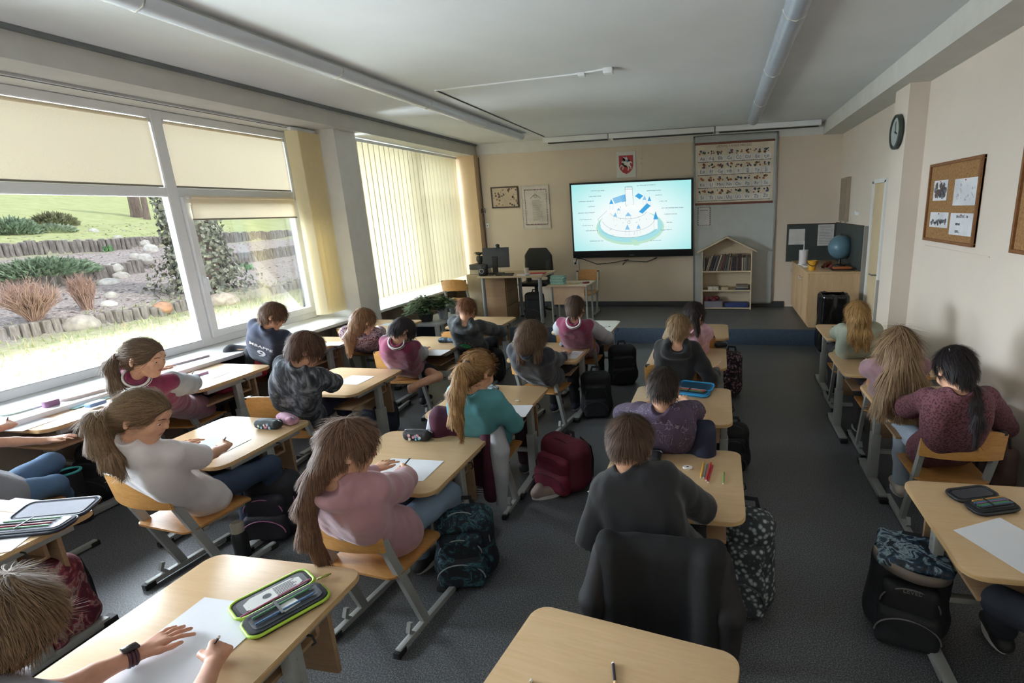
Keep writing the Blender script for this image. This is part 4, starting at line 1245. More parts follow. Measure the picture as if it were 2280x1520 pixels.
    if tp['smat']:
        for sg in (-1, 1):
            Sg, E, W, d, mode, spec = arm[sg]; q = Sdf(); m_ = E * 0.5 + W * 0.5; We = W - nrm(W - E) * 0.012; S0 = Sg + (E - Sg) * 0.06
            q.chain([S0, Sg * 0.5 + E * 0.5 - U * 0.01, E, m_ - U * 0.006, We], [(0.040 + ft) * sc, (0.043 + ft * 1.3) * sc, (0.037 + ft * 1.2) * sc, (0.033 + ft * 1.2) * sc, (0.021 + ft * 0.5) * sc], 0.02)
            ax = nrm(W - E); q.cone(W + ax * 0.045, W + ax * 0.10, 0.048, 0.05, 0.003, '-')
            soft('sleeve', q, h, tp['smat'], t, tp['wr'] * 1.3, 12, seed + sg, (1, 1, 0.7), it=3)
    if tp['collar']:
        cm = mat('collar_' + tp['collar'][0], tp['collar'][0], 0.8); cs = mat('stripe_' + tp['collar'][1], tp['collar'][1], 0.8)
        for k in range(4):
            cc = N + sp * (0.006 + 0.010 * k) - bk * 0.004; b = MB(); b.tube([cc + (sr * math.cos(a) * 1.06 + bk * math.sin(a)) * (0.060 - 0.0015 * k) * sc for a in [2 * math.pi * j / 24 for j in range(24)]], 0.0062, 6, closed=True)
            b.obj('collar', cm if k % 2 == 0 else cs, garment, 180)
    # ---- trousers and shoes
    Pn = Sdf(); pf = 0.012
    Pn.cone(T(0.02, -0.062), T(0.02, 0.062), 0.076 * sc, k=0.03); Pn.cone(T(0.12, -0.055), T(0.12, 0.055), 0.070 * sc, k=0.03)
    for sg in (-1, 1):
        hip, K, An, fd = leg[sg]
        Pn.chain([hip, hip * 0.5 + K * 0.5, K, K * 0.5 + An * 0.5, An - nrm(An - K) * 0.01], [(0.062 + pf) * sc, (0.055 + pf) * sc, (0.045 + pf) * sc, (0.040 + pf) * sc, (0.034 + pf) * sc], 0.02)
        if An[2] < 0.3: Pn.cone(An + nrm(An - K) * 0.075, An + nrm(An - K) * 0.13, 0.075, 0.06, 0.003, '-')
    Pn.half(T(0.26), sp)
    pm = pants if not isinstance(pants, str) else mat('trousers_' + pants, pants, 0.85, var=0.08, vscale=4, bump=0.25, bscale=140)
    soft('trousers', Pn, max(h, 0.006), pm, t, 0.006, 9, seed + 5, it=2)
    for sg in (-1, 1):
        hip, K, An, fd = leg[sg]; o = An - U * 0.055; dn = np.array([0, 0, 1.0])
        if abs((K - An)[2]) < 0.2 or An[2] > 0.3: continue
        q = Sdf(); q.cone(o - fd * 0.03 + U * 0.012, o + fd * 0.125 + U * 0.004, 0.036, 0.030, 0.02); q.cone(o + U * 0.02, An - U * 0.01, 0.036, 0.036, 0.02); q.half(o - U * 0.018, -U)
        so = soft('shoe', q, 0.006, mat('shoe_' + shoes, shoes, 0.6, bump=0.1), t, 0.001)
        b = MB(); pts = []
        for j in range(20):
            a = 2 * math.pi * j / 20; pts.append((0.046 + 0.088 * math.cos(a), (0.036 + 0.002 * math.cos(a)) * math.sin(a)))
        b.prism(pts, -0.030, -0.008, Matrix(((fd[0], -fd[1], 0, o[0]), (fd[1], fd[0], 0, o[1]), (0, 0, 1, o[2]), (0, 0, 0, 1))), bev=0.003); b.obj('sole', mat('sole_white', 'd6d4d0', 0.7), t)
    # ---- hair
    if hair:
        hd_ = dict(kind='short', m=hair_mat('brown', '2e211a', '5e4636'), vol=0.0, fringe=0.0, n=900, low=-0.055); hd_.update(hair); v = hd_['vol']
        q = Sdf(); q.ell(hc(0, -0.010, 0.016), ((0.080 + v) * sc, (0.097 + v) * sc, (0.088 + v) * sc), HM)
        if hd_['kind'] in ('long', 'bob'): q.cone(hc(0, -0.03, -0.02), hc(0, -0.035, -0.07), (0.078 + v) * sc, (0.070 + v) * sc, 0.03)
        else: q.ell(hc(0, -0.045, -0.035), ((0.064 + v) * sc, (0.052 + v) * sc, 0.056 * sc), HM, k=0.025); q.cone(hc(0, -0.045, -0.05), hc(0, -0.045, -0.075), 0.042 * sc, 0.036 * sc, 0.02)
        for (pts, rs) in hd_.get('locks', []): q.chain([A(p) for p in pts], [x * sc for x in rs], 0.022)
        q.ell(hc(0, 0.122 + hd_['fringe'] * 0.3, -0.038 - hd_['fringe']), (0.070 * sc, 0.090 * sc, 0.092 * sc), HM, k=0.012, op='-')
        for sg in (-1, 1):
            if hd_['kind'] not in ('long', 'bob'):
                q.ell(hc(sg * 0.088, -0.002, -0.030), (0.022 * sc, 0.024 * sc, 0.030 * sc), HM, k=0.01, op='-'); q.ell(hc(sg * 0.075, 0.045, -0.075), (0.03 * sc, 0.075 * sc, 0.05 * sc), HM, k=0.012, op='-')
        if hd_['kind'] not in ('long', 'bob'): q.ell(hc(0, 0.0, hd_['low'] - 0.085), (0.085 * sc, 0.11 * sc, 0.050 * sc), HM, k=0.02, op='-') if not hd_.get('locks') else None
        ho = soft('hair', q, min(h, 0.006), hd_['m'], t, 0.0035, 1.0, seed + 3, (50, 50, 14), it=1, extra=strand_extra(int(hd_['n'] * {0.0075: 1.6, 0.0062: 2.6}.get(h, 4.5)), 7, hd_.get('slen', 0.009) * sc, C, hc(0, -0.03, 0.075), A(hd_['tie'][0]) if hd_.get('tie') else None, rng=seed, wave=hd_.get('wave', 0.0), width={0.0075: 0.0017, 0.0062: 0.0013}.get(h, 0.0009)))
        at_ = ho.data.attributes.new('shade', 'FLOAT', 'POINT'); at_.data.foreach_set('value', SHADE['v'].astype(np.float32))
        if hd_.get('tie'):
            b = MB(); c0 = A(hd_['tie'][0]); dr = nrm(hd_['tie'][1]); x = nrm(np.cross(dr, [0.3, 0.2, 1])); y = np.cross(dr, x)
            b.tube([c0 + (x * math.cos(a) + y * math.sin(a)) * 0.019 for a in [2 * math.pi * j / 16 for j in range(16)]], 0.0065, 6, closed=True); b.obj('hair_tie', mat('tie_' + hd_['tie'][2], hd_['tie'][2], 0.7), ho, 180)
    if glasses:
        b = MB()
        for sg in (-1, 1):
            cc = hc(sg * 0.031, 0.098, -0.006); b.tube([cc + (hr * math.cos(a) * 0.021 + hu * math.sin(a) * 0.017) for a in [2 * math.pi * j / 20 for j in range(20)]], 0.0018, 6, closed=True)
            b.tube([hc(sg * 0.052, 0.096, 0.0), hc(sg * 0.078, 0.03, 0.0), hc(sg * 0.080, -0.015, -0.004)], 0.0017, 6)
        b.tube([hc(-0.010, 0.100, -0.004), hc(0.010, 0.100, -0.004)], 0.0017, 6); b.obj('glasses', M_cap, t, 180)
    PERSON[key] = dict(root=t, garment=garment, N=N, T=T, sr=sr, sp=sp, bk=bk, hc=hc, arm=arm, tips=tips, f=f, r=r, Hp=Hp, HM=HM)
    return t


def head_at(px, z): return at(px[0], px[1], z=z)


def on_back(p, t, x, txts, m, name='print'):
    """lettering pressed onto the back of a garment; txts = list of (text, size, dx, dy, roll)"""
    d = PERSON[p]; from mathutils.bvhtree import BVHTree
    g = d['garment']; me = g.data; tree = BVHTree.FromPolygons([v.co[:] for v in me.vertices], [q.vertices[:] for q in me.polygons])
    bk, sp, sr = d['bk'], d['sp'], d['sr']; o = d['T'](t, x) - bk * 0.30
    b = MB()
    for (tx, size, dx, dy, ro) in txts:
        M = frame_m(Vector(o + sr * dx + sp * dy), Vector(sr), Vector(sp)) @ Matrix.Rotation(ro, 4, 'Z')
        if callable(tx): tx(b, M)
        else: text_mesh(b, tx, size, M, 0.0, space=1.05, ext=size * 0.022)
    bmesh.ops.triangulate(b.bm, faces=b.bm.faces[:])
    for _ in range(2):
        es = [e for e in b.bm.edges if e.calc_length() > 0.012]
        if es: bmesh.ops.subdivide_edges(b.bm, edges=es, cuts=1); bmesh.ops.triangulate(b.bm, faces=b.bm.faces[:])
    for v in b.bm.verts:
        loc, n, i, dist = tree.ray_cast(v.co, Vector(bk), 0.6)
        if loc is not None: v.co = loc + n * 0.0016 if n.dot(Vector(bk)) < 0 else loc - n * 0.0016
        else: v.co = v.co + Vector(bk) * 0.22
    ob = b.obj(name, m, g, 0)
    return ob


def pencil(tip, top, col, label, grp=None, r=0.0036, cat='pencil'):
    tip, top = Vector(tip), Vector(top); L = (top - tip).length; d = (top - tip).normalized()
    t = thing('pencil', label, cat, tip, group=grp, room=True)
    b = MB(); b.tube([tip + d * 0.018, top - d * 0.004], r, 6); b.obj('barrel', mat('pencil_' + col, col, 0.4), t, 40)
    b = MB(); b.tube([tip, tip + d * 0.018], [0.0006, r], 8); b.obj('point', mat('pencil_wood', 'd9b98c', 0.7), t, 40)
    b = MB(); b.tube([top - d * 0.004, top], r * 0.98, 8); b.obj('end', mat('pencil_end_' + col, 'e6e0d4', 0.5), t, 40)
    return t


def held_pencil(key, sg, col, label, L=0.15):
    tip, d, n, sd = PERSON[key]['tips'][sg]
    dirn = nrm(n * 0.85 - d * 0.45 + sd * 0.12); a = tip - dirn * 0.03
    return pencil(a, a + dirn * L, col, label)
H_ = head_at
K = hair_mat
Z = 0.60
def pz(u, v, z=0.59): return A(at(u, v, z=z))
vars_m = mat('varsity_maroon', '7a2148', 0.85, var=0.06, bump=0.25, sheen=0.3); vars_s = mat('varsity_grey', 'a9acb2', 0.9, var=0.05, bump=0.25)
FAR, MID, NEAR = 0.0075, 0.0062, 0.0048

# --- window row
c = H_((812, 712), 0.97); person('a1', 'girl with long light brown hair and a floral dress, seated beside the pillar', CHAIRS['a1'], c, (25, 35),
    {'R': dict(at=pz(862, 716, 0.70), mode='grip')}, dict(kind='long', m=K('lightbrown', '5a3e2a', '9c7450'), locks=[([c + Vector((-.03, -.07, -.02)), c + Vector((-.07, -.12, -.13)), c + Vector((-.09, -.13, -.24))], [.05, .05, .03])]),
    dict(name='dress', mat=pattern('floral', [(0.36, '3a2838'), (0.46, '6a4a5c'), (0.53, 'c9b2b4'), (0.60, '4c3650')], 34, 0.85, 'noise', dist=1.0), fit=0.018), '35304a', h=FAR, seed=11)
c = H_((610, 700), 1.06); person('a2', 'boy in a navy football shirt with white name and number on the back', CHAIRS['a2'][:2] + (CHAIRS['a2'][2] - 0.1, CHAIRS['a2'][3]), c, (48, 35),
    {}, dict(m=K('brown2', '3e2a1e', '7a5a42'), vol=0.002), dict(col='1c2740', sleeve='short', fit=0.02, slen=0.75, wr=0.006), '2c2c34', h=MID, glasses=True, seed=12, hipoff=0.06)
c = H_((322, 792), 1.10); tl = c + Vector((-.10, -.075, .01)); person('a3', 'girl with a wavy ponytail and a maroon jacket with grey sleeves, in profile', CHAIRS['a3'], c, (72, 18),
    {'R': dict(at=pz(476, 833, 0.69), mode='grip'), 'L': dict(at=pz(450, 815, 0.69))},
    dict(kind='tail', m=K('ash', '4a3a2e', '86705a'), locks=[([tl, tl + Vector((-.03, -.02, -.05)), tl + Vector((-.02, -.02, -.16)), tl + Vector((.0, -.02, -.27)), tl + Vector((-.01, -.01, -.31))], [.018, .032, .038, .034, .015])], tie=(tl, (-.5, -.3, .1), '8a7464')),
    dict(name='jacket', mat=vars_m, smat=vars_s, collar=('5c1c38', 'd8d2d0'), fit=0.018), '1b1822', h=MID, seed=13)
# --- second row
c = H_((1040, 688), 0.98); person('b0', 'boy with shaved nape and brown tuft of hair, grey hoodie with a green round print', CHAIRS['b0'], c, (3, 30),
    {'R': dict(elbow=pz(1118, 738, 0.60), at=pz(1095, 722)), 'L': dict(at=pz(1052, 722))}, dict(m=K('ginger', '4a2c1a', '8a5c3c'), low=0.02), dict(name='hoodie', mat=pattern('camo', [(0.42, '34383a'), (0.5, '474c4e'), (0.6, '5c6062')], 7, 0.9), hood=True, fit=0.02), '20222a', h=FAR, seed=14)
c = H_((898, 735), 0.93); person('b1', 'child in a maroon varsity jacket, dark head bowed, one leg drawn up on the chair', CHAIRS['b1'], c, (30, 60),
    {'R': dict(elbow=pz(930, 792, 0.60), at=pz(955, 768)), 'L': dict(at=pz(930, 766))}, dict(m=K('dark', '1c181a', '3c3638')), dict(name='jacket', mat=vars_m, smat=vars_s, collar=('4c1a34', 'd8d2d0'), fit=0.02), '1c1a22', h=MID, seed=15,
    legs={'R': (at(975, 838, z=0.42), at(915, 862, z=0.40)), 'L': (A((CHAIRS['b1'][0] - .08, CHAIRS['b1'][1] + .32, 0.43)), A((CHAIRS['b1'][0] - .02, CHAIRS['b1'][1] + .20, 0.09)))})
c = H_((683, 775), 1.03); person('b2', 'boy with a brown bowl cut and a dark grey fluffy sweater', CHAIRS['b2'], c, (40, 38),
    {'R': dict(at=pz(762, 842, 0.60)), 'L': dict(at=pz(735, 838, 0.60))}, dict(m=K('brown3', '3a2820', '70503e'), vol=0.006, fringe=0.02, low=-0.06), dict(name='sweater', mat=pattern('fluffy', [(0.38, '2a2d34'), (0.5, '4a4e56'), (0.64, '8a8e96')], 12, 0.98, 'noise', (1, 1, 0.5), 1.5, 0.8), fit=0.022, wr=0.012), '2c2a44', h=MID, seed=16)
c = H_((320, 920), 1.04); tl = c + Vector((-.085, -.075, .03)); person('b3', 'girl in a white t-shirt with a light brown ponytail, in profile, writing', CHAIRS['b3'], c, (68, 28),
    {'R': dict(at=pz(530, 985, 0.61), mode='grip', pole=(0.5, -.5, -.6)), 'L': dict(at=pz(440, 997, 0.59))},
    dict(kind='tail', m=K('lightbrown2', '5c4836', 'a08668'), locks=[([tl, tl + Vector((-.035, -.02, -.03)), tl + Vector((-.04, -.02, -.12)), tl + Vector((-.015, -.02, -.20)), tl + Vector((-.0, -.01, -.25))], [.02, .038, .044, .036, .018])], tie=(tl, (-.5, -.3, .1), 'dcc0c0'), n=1800),
    dict(name='tshirt', col='d4cfd0', sleeve='short', fit=0.016, wr=0.012, slen=0.72), '26354c', h=NEAR, seed=17)
# --- third row
c = H_((1281, 684), 1.0); person('c1', 'boy in the front row with a maroon varsity jacket and striped collar, seen from behind', CHAIRS['c1'], c, (3, 25),
    {'R': dict(elbow=pz(1352, 752, 0.60), at=pz(1325, 728)), 'L': dict(at=pz(1262, 738))}, dict(m=K('brown4', '33251e', '5e4838')), dict(name='jacket', mat=vars_m, smat=vars_s, collar=('4c1a34', 'e2dcda'), fit=0.02), '1e1e26', h=FAR, seed=18)
c = H_((1186, 748), 0.98); person('c2', 'child with wavy shoulder-length brown hair and a dark navy top', CHAIRS['c2'], c, (20, 45),
    {'R': dict(elbow=pz(1243, 802, 0.60), at=pz(1262, 785)), 'L': dict(at=pz(1225, 785))}, dict(kind='bob', m=K('brown5', '3c2c22', '7a604a'), vol=0.010, locks=[([c + Vector((-.05, -.06, -.03)), c + Vector((-.06, -.08, -.12))], [.05, .035]), ([c + Vector((.04, -.05, -.03)), c + Vector((.05, -.07, -.11))], [.05, .035])], n=1500), dict(name='sweater', col='1e222e', fit=0.018), '16161c', shoes='24283c', h=MID, seed=19)
c = H_((1066, 822), 1.0); tl = c + Vector((-.01, -.10, .055)); person('c3', 'girl with a very long blond ponytail and a teal long-sleeved top', CHAIRS['c3'], c, (22, 32),
    {'R': dict(at=pz(1137, 918, 0.60), mode='grip', pole=(0.6, -.4, -.6)), 'L': dict(at=pz(1075, 900))},
    dict(kind='tail', m=K('blond', '7a5634', 'c09a6a'), locks=[([tl, tl + Vector((-.01, -.05, -.02)), tl + Vector((-.03, -.09, -.13)), tl + Vector((-.04, -.10, -.25)), tl + Vector((-.03, -.09, -.35))], [.022, .034, .040, .034, .014])], tie=(tl, (0, -1, 0), '3a2c24'), n=1800),
    dict(name='top', mat=mat('teal_jersey', '4f8c94', 0.85, var=0.06, bump=0.2), fit=0.014, wr=0.008), '3a1c2c', h=MID, seed=20)
c = H_((778, 990), 1.0); person('c4', 'girl in a pink hoodie with long brown hair, turning to the right and drawing', CHAIRS['c4'], c, (42, 22),
    {'R': dict(at=pz(912, 1040, 0.62), mode='grip', pole=(0.75, -.35, -.6)), 'L': dict(at=pz(868, 1036, 0.59))},
    dict(kind='tail', m=K('brown6', '4a3428', '8c6a54'), locks=[([c + Vector((-.03, -.07, -.01)), c + Vector((-.075, -.10, -.08)), c + Vector((-.115, -.12, -.18)), c + Vector((-.13, -.125, -.30)), c + Vector((-.10, -.11, -.42))], [.045, .034, .032, .032, .018])], n=2200),
    dict(name='hoodie', mat=mat('dusty_pink', 'b0838c', 0.9, var=0.06, bump=0.3, sheen=0.3), hood=True, fit=0.020, wr=0.014), '6f8298', h=NEAR, seed=21)
b5 = CHAIRS['c5']; c = H_((-12, 1395), 0.93); person('c5', 'pupil in the lower left corner, only brown hair, bare forearms and wristwatch in view', b5, c, (20, 45),
    {'L': dict(elbow=pz(120, 1545, 0.63), at=pz(345, 1437, 0.595)), 'R': dict(elbow=pz(405, 1640, 0.66), at=pz(486, 1450, 0.625), mode='grip')},
    dict(kind='long', m=K('lightbrown3', '5c4634', '9a7e62'), n=2200, vol=0.004), dict(col='8e8a92', sleeve='short', slen=0.4), '3a4150', h=0.0042, seed=22, sc=1.08, skin='c8937a')
# --- fourth row
c = H_((1546, 700), 0.97); person('d2', 'girl in pink with dark hair, mostly hidden behind the blond boy', CHAIRS['d2'], c, (35, 35), {},
    dict(kind='tail', m=K('dark2', '1c1616', '382c2a'), locks=[([c + Vector((0, -.08, .05)), c + Vector((.01, -.12, .02)), c + Vector((.03, -.13, -.10))], [.02, .03, .02])]), dict(mat=pattern('pinkish', [(0.4, 'c79aa8'), (0.6, 'dcb6c0')], 20), fit=0.02), '50404a', h=FAR, seed=23)
c = H_((1512, 730), 0.98); person('d3', 'blond boy with very short hair and a black hoodie lettered in white', CHAIRS['d3'], c, (8, 35),
    {'R': dict(elbow=pz(1582, 842, 0.60), at=pz(1602, 815), mode='grip'), 'L': dict(at=pz(1490, 806))}, dict(m=K('blondshort', '6a543c', 'a88c68'), vol=-0.003), dict(name='hoodie', col='101116', hood=True, fit=0.018, wr=0.012), '17171c', h=MID, seed=24)
c = H_((1477, 862), 0.93); person('d4', 'boy with short dark hair and a purple-grey printed shirt, elbows wide', CHAIRS['d4'], c, (2, 42),
    {'L': dict(elbow=pz(1378, 922, 0.60), at=pz(1455, 895)), 'R': dict(elbow=pz(1552, 915, 0.62), at=pz(1520, 885))}, dict(m=K('dark3', '1e1816', '42342c'), vol=-0.002, low=-0.03), dict(mat=pattern('purplemap', [(0.44, '4a3c52'), (0.49, '3c3244'), (0.505, '8c7c94'), (0.52, '3c3244'), (0.6, '50445a')], 7, 0.85, 'noise', dist=1.5), sleeve='short', slen=0.72, fit=0.022, wr=0.008), '1e2030', h=MID, seed=25)
c = H_((1402, 985), 0.95); person('d5', 'boy in a black t-shirt with short brown hair leaning over his drawing', CHAIRS['d5'], c, (-12, 48),
    {'L': dict(elbow=pz(1322, 1195, 0.60), at=pz(1362, 1112, 0.60)), 'R': dict(elbow=pz(1560, 1130, 0.62), at=pz(1470, 1065, 0.60), mode='grip')}, dict(m=K('brown7', '33251c', '6a5040'), vol=0.002, low=-0.03, n=1600, slen=0.008), dict(name='tshirt', col='111116', sleeve='short', slen=0.95, fit=0.022, wr=0.015), '1c1c20', h=NEAR, seed=26, roll=-8)
# --- wall row
c = H_((1908, 700), 0.98); person('e1', 'girl with blond hair and a sage green sweater, nearest the waste bin', CHAIRS['e1'], c, (-8, 42),
    {'L': dict(elbow=pz(1862, 740, 0.60), at=pz(1893, 722))}, dict(kind='long', m=K('honey', '7a5a34', 'b8925c'), locks=[([c + Vector((-.03, -.07, -.05)), c + Vector((-.03, -.11, -.14)), c + Vector((-.01, -.12, -.20))], [.05, .045, .03]), ([c + Vector((.03, -.07, -.05)), c + Vector((.04, -.11, -.13)), c + Vector((.05, -.12, -.20))], [.05, .045, .03])], n=1500), dict(name='sweater', mat=mat('sage', '9aa090', 0.9, var=0.04, bump=0.3), fit=0.022), '3a3a42', h=FAR, seed=27)
c = H_((2000, 768), 1.0); person('e2', 'girl with very long straight blond hair fanned over her back', CHAIRS['e2'], c, (-4, 35),
    {}, dict(kind='long', m=K('darkblond', '6a503a', 'b09472'), vol=0.004, locks=[([c + Vector((0.0, -.08, -.05)), c + Vector((-.045, -.12, -.15)), c + Vector((-.09, -.13, -.28))], [.06, .055, .045]), ([c + Vector((.0, -.08, -.05)), c + Vector((.045, -.12, -.15)), c + Vector((.09, -.13, -.28))], [.06, .055, .045]), ([c + Vector((0, -.08, -.05)), c + Vector((0, -.13, -.28))], [.06, .05])], n=2600, slen=0.02), dict(name='sweater', col='8c6a70', fit=0.016), '3a3438', h=MID, seed=28)
c = H_((2125, 818), 1.02); tl = c + Vector((.055, -.075, -.085)); person('e3', 'dark-haired girl with a low ponytail and silver hair clip, burgundy knitted sweater', CHAIRS['e3'], c, (-10, 40),
    {'L': dict(elbow=pz(1990, 915, 0.60), at=pz(2080, 880)), 'R': dict(elbow=pz(2240, 950, 0.58), at=pz(2185, 900))},
    dict(kind='tail', m=K('black', '151012', '2e2426'), locks=[([tl, tl + Vector((.01, -.02, -.05)), tl + Vector((.02, -.05, -.13)), tl + Vector((.02, -.06, -.22))], [.03, .024, .022, .012])], tie=(tl + Vector((.012, -.03, -.06)), (0.1, -.3, -1), '2c4a48'), n=1500),
    dict(name='sweater', mat=pattern('burgundy_knit', [(0.0, '2c141a'), (0.35, '4c2830'), (0.6, '6a4048')], 90, 0.95, 'cell', bump=0.5), fit=0.02, wr=0.007), '9aa6b4', shoes='c0b4a8', h=NEAR, seed=29)
# --- cut by the frame
person('a4', 'pupil cut off at the left edge, blue jeans and a bare forearm in view', CHAIRS['a4'][:2] + (-0.35, 0.36), Vector((-3.85, 1.62, 1.02)), (30, 35),
    {'R': dict(at=pz(70, 937, 0.70), mode='grip')}, dict(m=K('brown8', '3a2c22', '6a5040')), dict(col='7a7c84', sleeve='short'), '4a6684', h=MID, seed=30, legs={'L': (at(112, 1030, z=0.50), at(90, 1090, z=0.1)), 'R': (at(118, 1080, z=0.42), at(150, 1120, z=0.1))})
person('e4', 'pupil cut off at the right edge, only a dark navy knee in view', CHAIRS['e4'], Vector((1.34, 1.42, 0.98)), (0, 40), {}, dict(m=K('brown9', '3a2c22', '6a5040')), dict(col='2a2e3c'), '161c28', h=MID, seed=31, legs={'L': (at(2232, 1345, z=0.43), at(2232, 1400, z=0.1))})

on_back('a2', 0.80, 0, [('MBAPPÉ'.replace('É', 'E'), 0.052, 0, 0, 0), ('9', 0.15, 0.01, -0.115, 0)], mat('print_white', 'e4e4ea', 0.7, var=0))
def disc(b, M):
    v0 = [b.bm.verts.new(M @ Vector((0.052 * math.cos(a), 0.052 * math.sin(a), 0))) for a in [2 * math.pi * k / 24 for k in range(24)]]; b.bm.faces.new(v0)
on_back('b0', 0.62, 0, [(disc, 0, 0, 0, 0)], mat('print_green', '4fbf74', 0.7, var=0.05))
on_back('b0', 0.62, 0, [('OPTI', 0.028, 0, 0.016, 0), ('ASTIC', 0.028, 0, -0.014, 0)], mat('print_dkgreen', '1f6a3c', 0.7, var=0), 'lettering')
on_back('b0', 0.62, 0, [(ch, 0.030, 0.082 * math.sin(a), 0.082 * math.cos(a), -a) for ch, a in zip('CRYSTAL', [R(q) for q in (-75, -50, -25, 0, 25, 50, 75)])], mat('print_sand', 'c8b088', 0.7, var=0), 'lettering')
on_back('d3', 0.50, 0.0, [('NEW', 0.055, 0.01, 0, R(-6)), ('AL', 0.040, -0.03, 0.055, R(-25))], mat('print_white', 'e4e4ea', 0.7, var=0))
on_back('d5', 0.40, 0.03, [('TRUE', 0.06, 0, 0, R(-4))], mat('print_grey', '55555c', 0.8, var=0))
held_pencil('c4', 1, '2c2a2c', 'dark pencil in the hand of the girl in the pink hoodie', 0.15)
held_pencil('b3', 1, '3a3438', 'pencil in the hand of the girl in the white t-shirt', 0.12)
held_pencil('c5', 1, '4a3a3e', 'dark pencil held upright in the bare right hand at lower left', 0.13)
held_pencil('a3', 1, '6a5a4a', 'pencil in the hand of the girl with the wavy ponytail', 0.12)
held_pencil('a4', 1, '5a4a44', 'pencil in the hand at the left edge of the picture', 0.12)
held_pencil('d3', 1, 'e8dcc0', 'pale pencil in the hand of the blond boy', 0.15)
held_pencil('c3', 1, 'b08a5a', 'pencil in the hand of the girl in teal', 0.12)
held_pencil('d5', 1, 'd8b47a', 'wooden pencil in the hand of the boy in the black t-shirt', 0.13)
# ------------------------------------------------------------------ front wall: screen, posters, boards
def fw(u, v, dy=0.0): p = at(u, v, y=FY - dy); return p
def panel(b, x0, z0, x1, z1, y0, y1, bev=0.0): b.box((x0, FY - y1, z0), (x1, FY - y0, z1), bev)


def fm(x, z, dy): return Matrix(((1, 0, 0, x), (0, 0, -1, FY - dy), (0, 1, 0, z), (0, 0, 0, 1)))    # draw on the front wall: x right, y up


TX0, TX1, TZ0, TZ1 = -2.43, -0.42, 1.055, 2.27
t = thing('display_screen', 'large black-framed screen showing a pale blue castle diagram', 'screen', ((TX0 + TX1) / 2, FY - 0.05, TZ0), room=True)
b = MB(); panel(b, TX0, TZ0, TX1, TZ1, 0.03, 0.095, 0.006); b.obj('bezel', mat('screen_black', '14171b', 0.3), t)
b = MB(); panel(b, -1.6, 1.45, -1.25, 1.95, 0.0, 0.032); b.obj('wall_bracket', M_cap, t)
m = bpy.data.materials.new('screen_picture'); m.use_nodes = True; q = Nt(m); v = q.coord('Generated'); sp = q.add('ShaderNodeSeparateXYZ'); q.link(v, sp.inputs[0])
g = q.add('ShaderNodeTexGradient', gradient_type='SPHERICAL'); mp = q.add('ShaderNodeMapping'); mp.inputs['Location'].default_value = (-0.52, 0, -0.45); mp.inputs['Scale'].default_value = (1.05, 0, 1.0); q.link(v, mp.inputs[0]); mp2 = q.add('ShaderNodeMapping'); mp2.inputs['Scale'].default_value = (1.15, 1, 1.15); q.link(mp.outputs[0], mp2.inputs[0]); q.link(mp2.outputs[0], g.inputs[0])
c = q.ramp(g.outputs['Fac'], [(0.2, 'a8ecec'), (0.5, 'd8fafa'), (0.75, 'fbffff')]); q.link(c, q.b.inputs['Emission Color']); q.b.inputs['Emission Strength'].default_value = 1.0; q.b.inputs['Base Color'].default_value = (0.02, 0.02, 0.02, 1); q.b.inputs['Roughness'].default_value = 0.2
PX0, PX1, PZ0, PZ1 = TX0 + 0.03, TX1 - 0.03, TZ0 + 0.115, TZ1 - 0.03
b = MB(); panel(b, PX0, PZ0, PX1, PZ1, 0.093, 0.0965); b.obj('picture', m, t)
pic = MB()                                        # the drawn castle, each colour its own material slot
PW, PHt = PX1 - PX0, PZ1 - PZ0
E_ = [emit('scr_blue', '38a8e4', 1), emit('scr_lblue', '8cc8ee', 1), emit('scr_line', '7c9aa6', 1), emit('scr_white', 'f6fefe', 1), emit('scr_green', 'bfe8cf', 1), emit('scr_cyan', 'a6e4ea', 1), emit('scr_dark', '5a6a74', 1)]
def P_(x, y): return (PX0 + x * PW, PZ0 + (1 - y) * PHt)
def poly(pts, mi, dy=0.0972):
    pic.mi = mi; pic.bm.faces.new([pic.bm.verts.new((P_(*p)[0], FY - dy, P_(*p)[1])) for p in pts]).material_index = mi
def line(pts, mi, w=0.0045, dy=0.0985):
    for a, c_ in zip(pts, pts[1:]):
        A_, B_ = Vector(P_(*a)), Vector(P_(*c_)); d = (B_ - A_).normalized(); n = Vector((-d.y, d.x)) * w / 2
        pic.mi = mi; f = pic.bm.faces.new([pic.bm.verts.new((q_.x, FY - dy, q_.y)) for q_ in (A_ - n, B_ - n, B_ + n, A_ + n)]); f.material_index = mi
def arc(cx, cy, rx, ry, a0, a1, n=24): return [(cx + rx * math.cos(R(a0 + (a1 - a0) * k / n)), cy + ry * math.sin(R(a0 + (a1 - a0) * k / n))) for k in range(n + 1)]
poly(arc(0.49, 0.66, 0.29, 0.26, 0, 360), 4, 0.0970); poly(arc(0.49, 0.645, 0.275, 0.235, 0, 360), 5, 0.0972); poly(arc(0.48, 0.60, 0.245, 0.21, 0, 360), 3, 0.0974)
poly([(0.46, 0.08), (0.52, 0.08), (0.52, 0.33), (0.46, 0.33)], 3, 0.0976); line([(0.46, 0.33), (0.46, 0.06), (0.52, 0.06), (0.525, 0.33)], 2); line([(0.455, 0.10), (0.525, 0.10)], 2)
for x in (0.465, 0.48, 0.495, 0.51): line([(x, 0.06), (x, 0.09)], 2, 0.006)
line(arc(0.48, 0.52, 0.225, 0.20, 10, 170), 2, 0.004); line(arc(0.48, 0.40, 0.16, 0.13, 15, 165), 2, 0.004); line(arc(0.48, 0.64, 0.25, 0.17, 20, 160), 2, 0.004); line([(0.30, 0.40), (0.22, 0.52), (0.24, 0.62)], 2, 0.004)
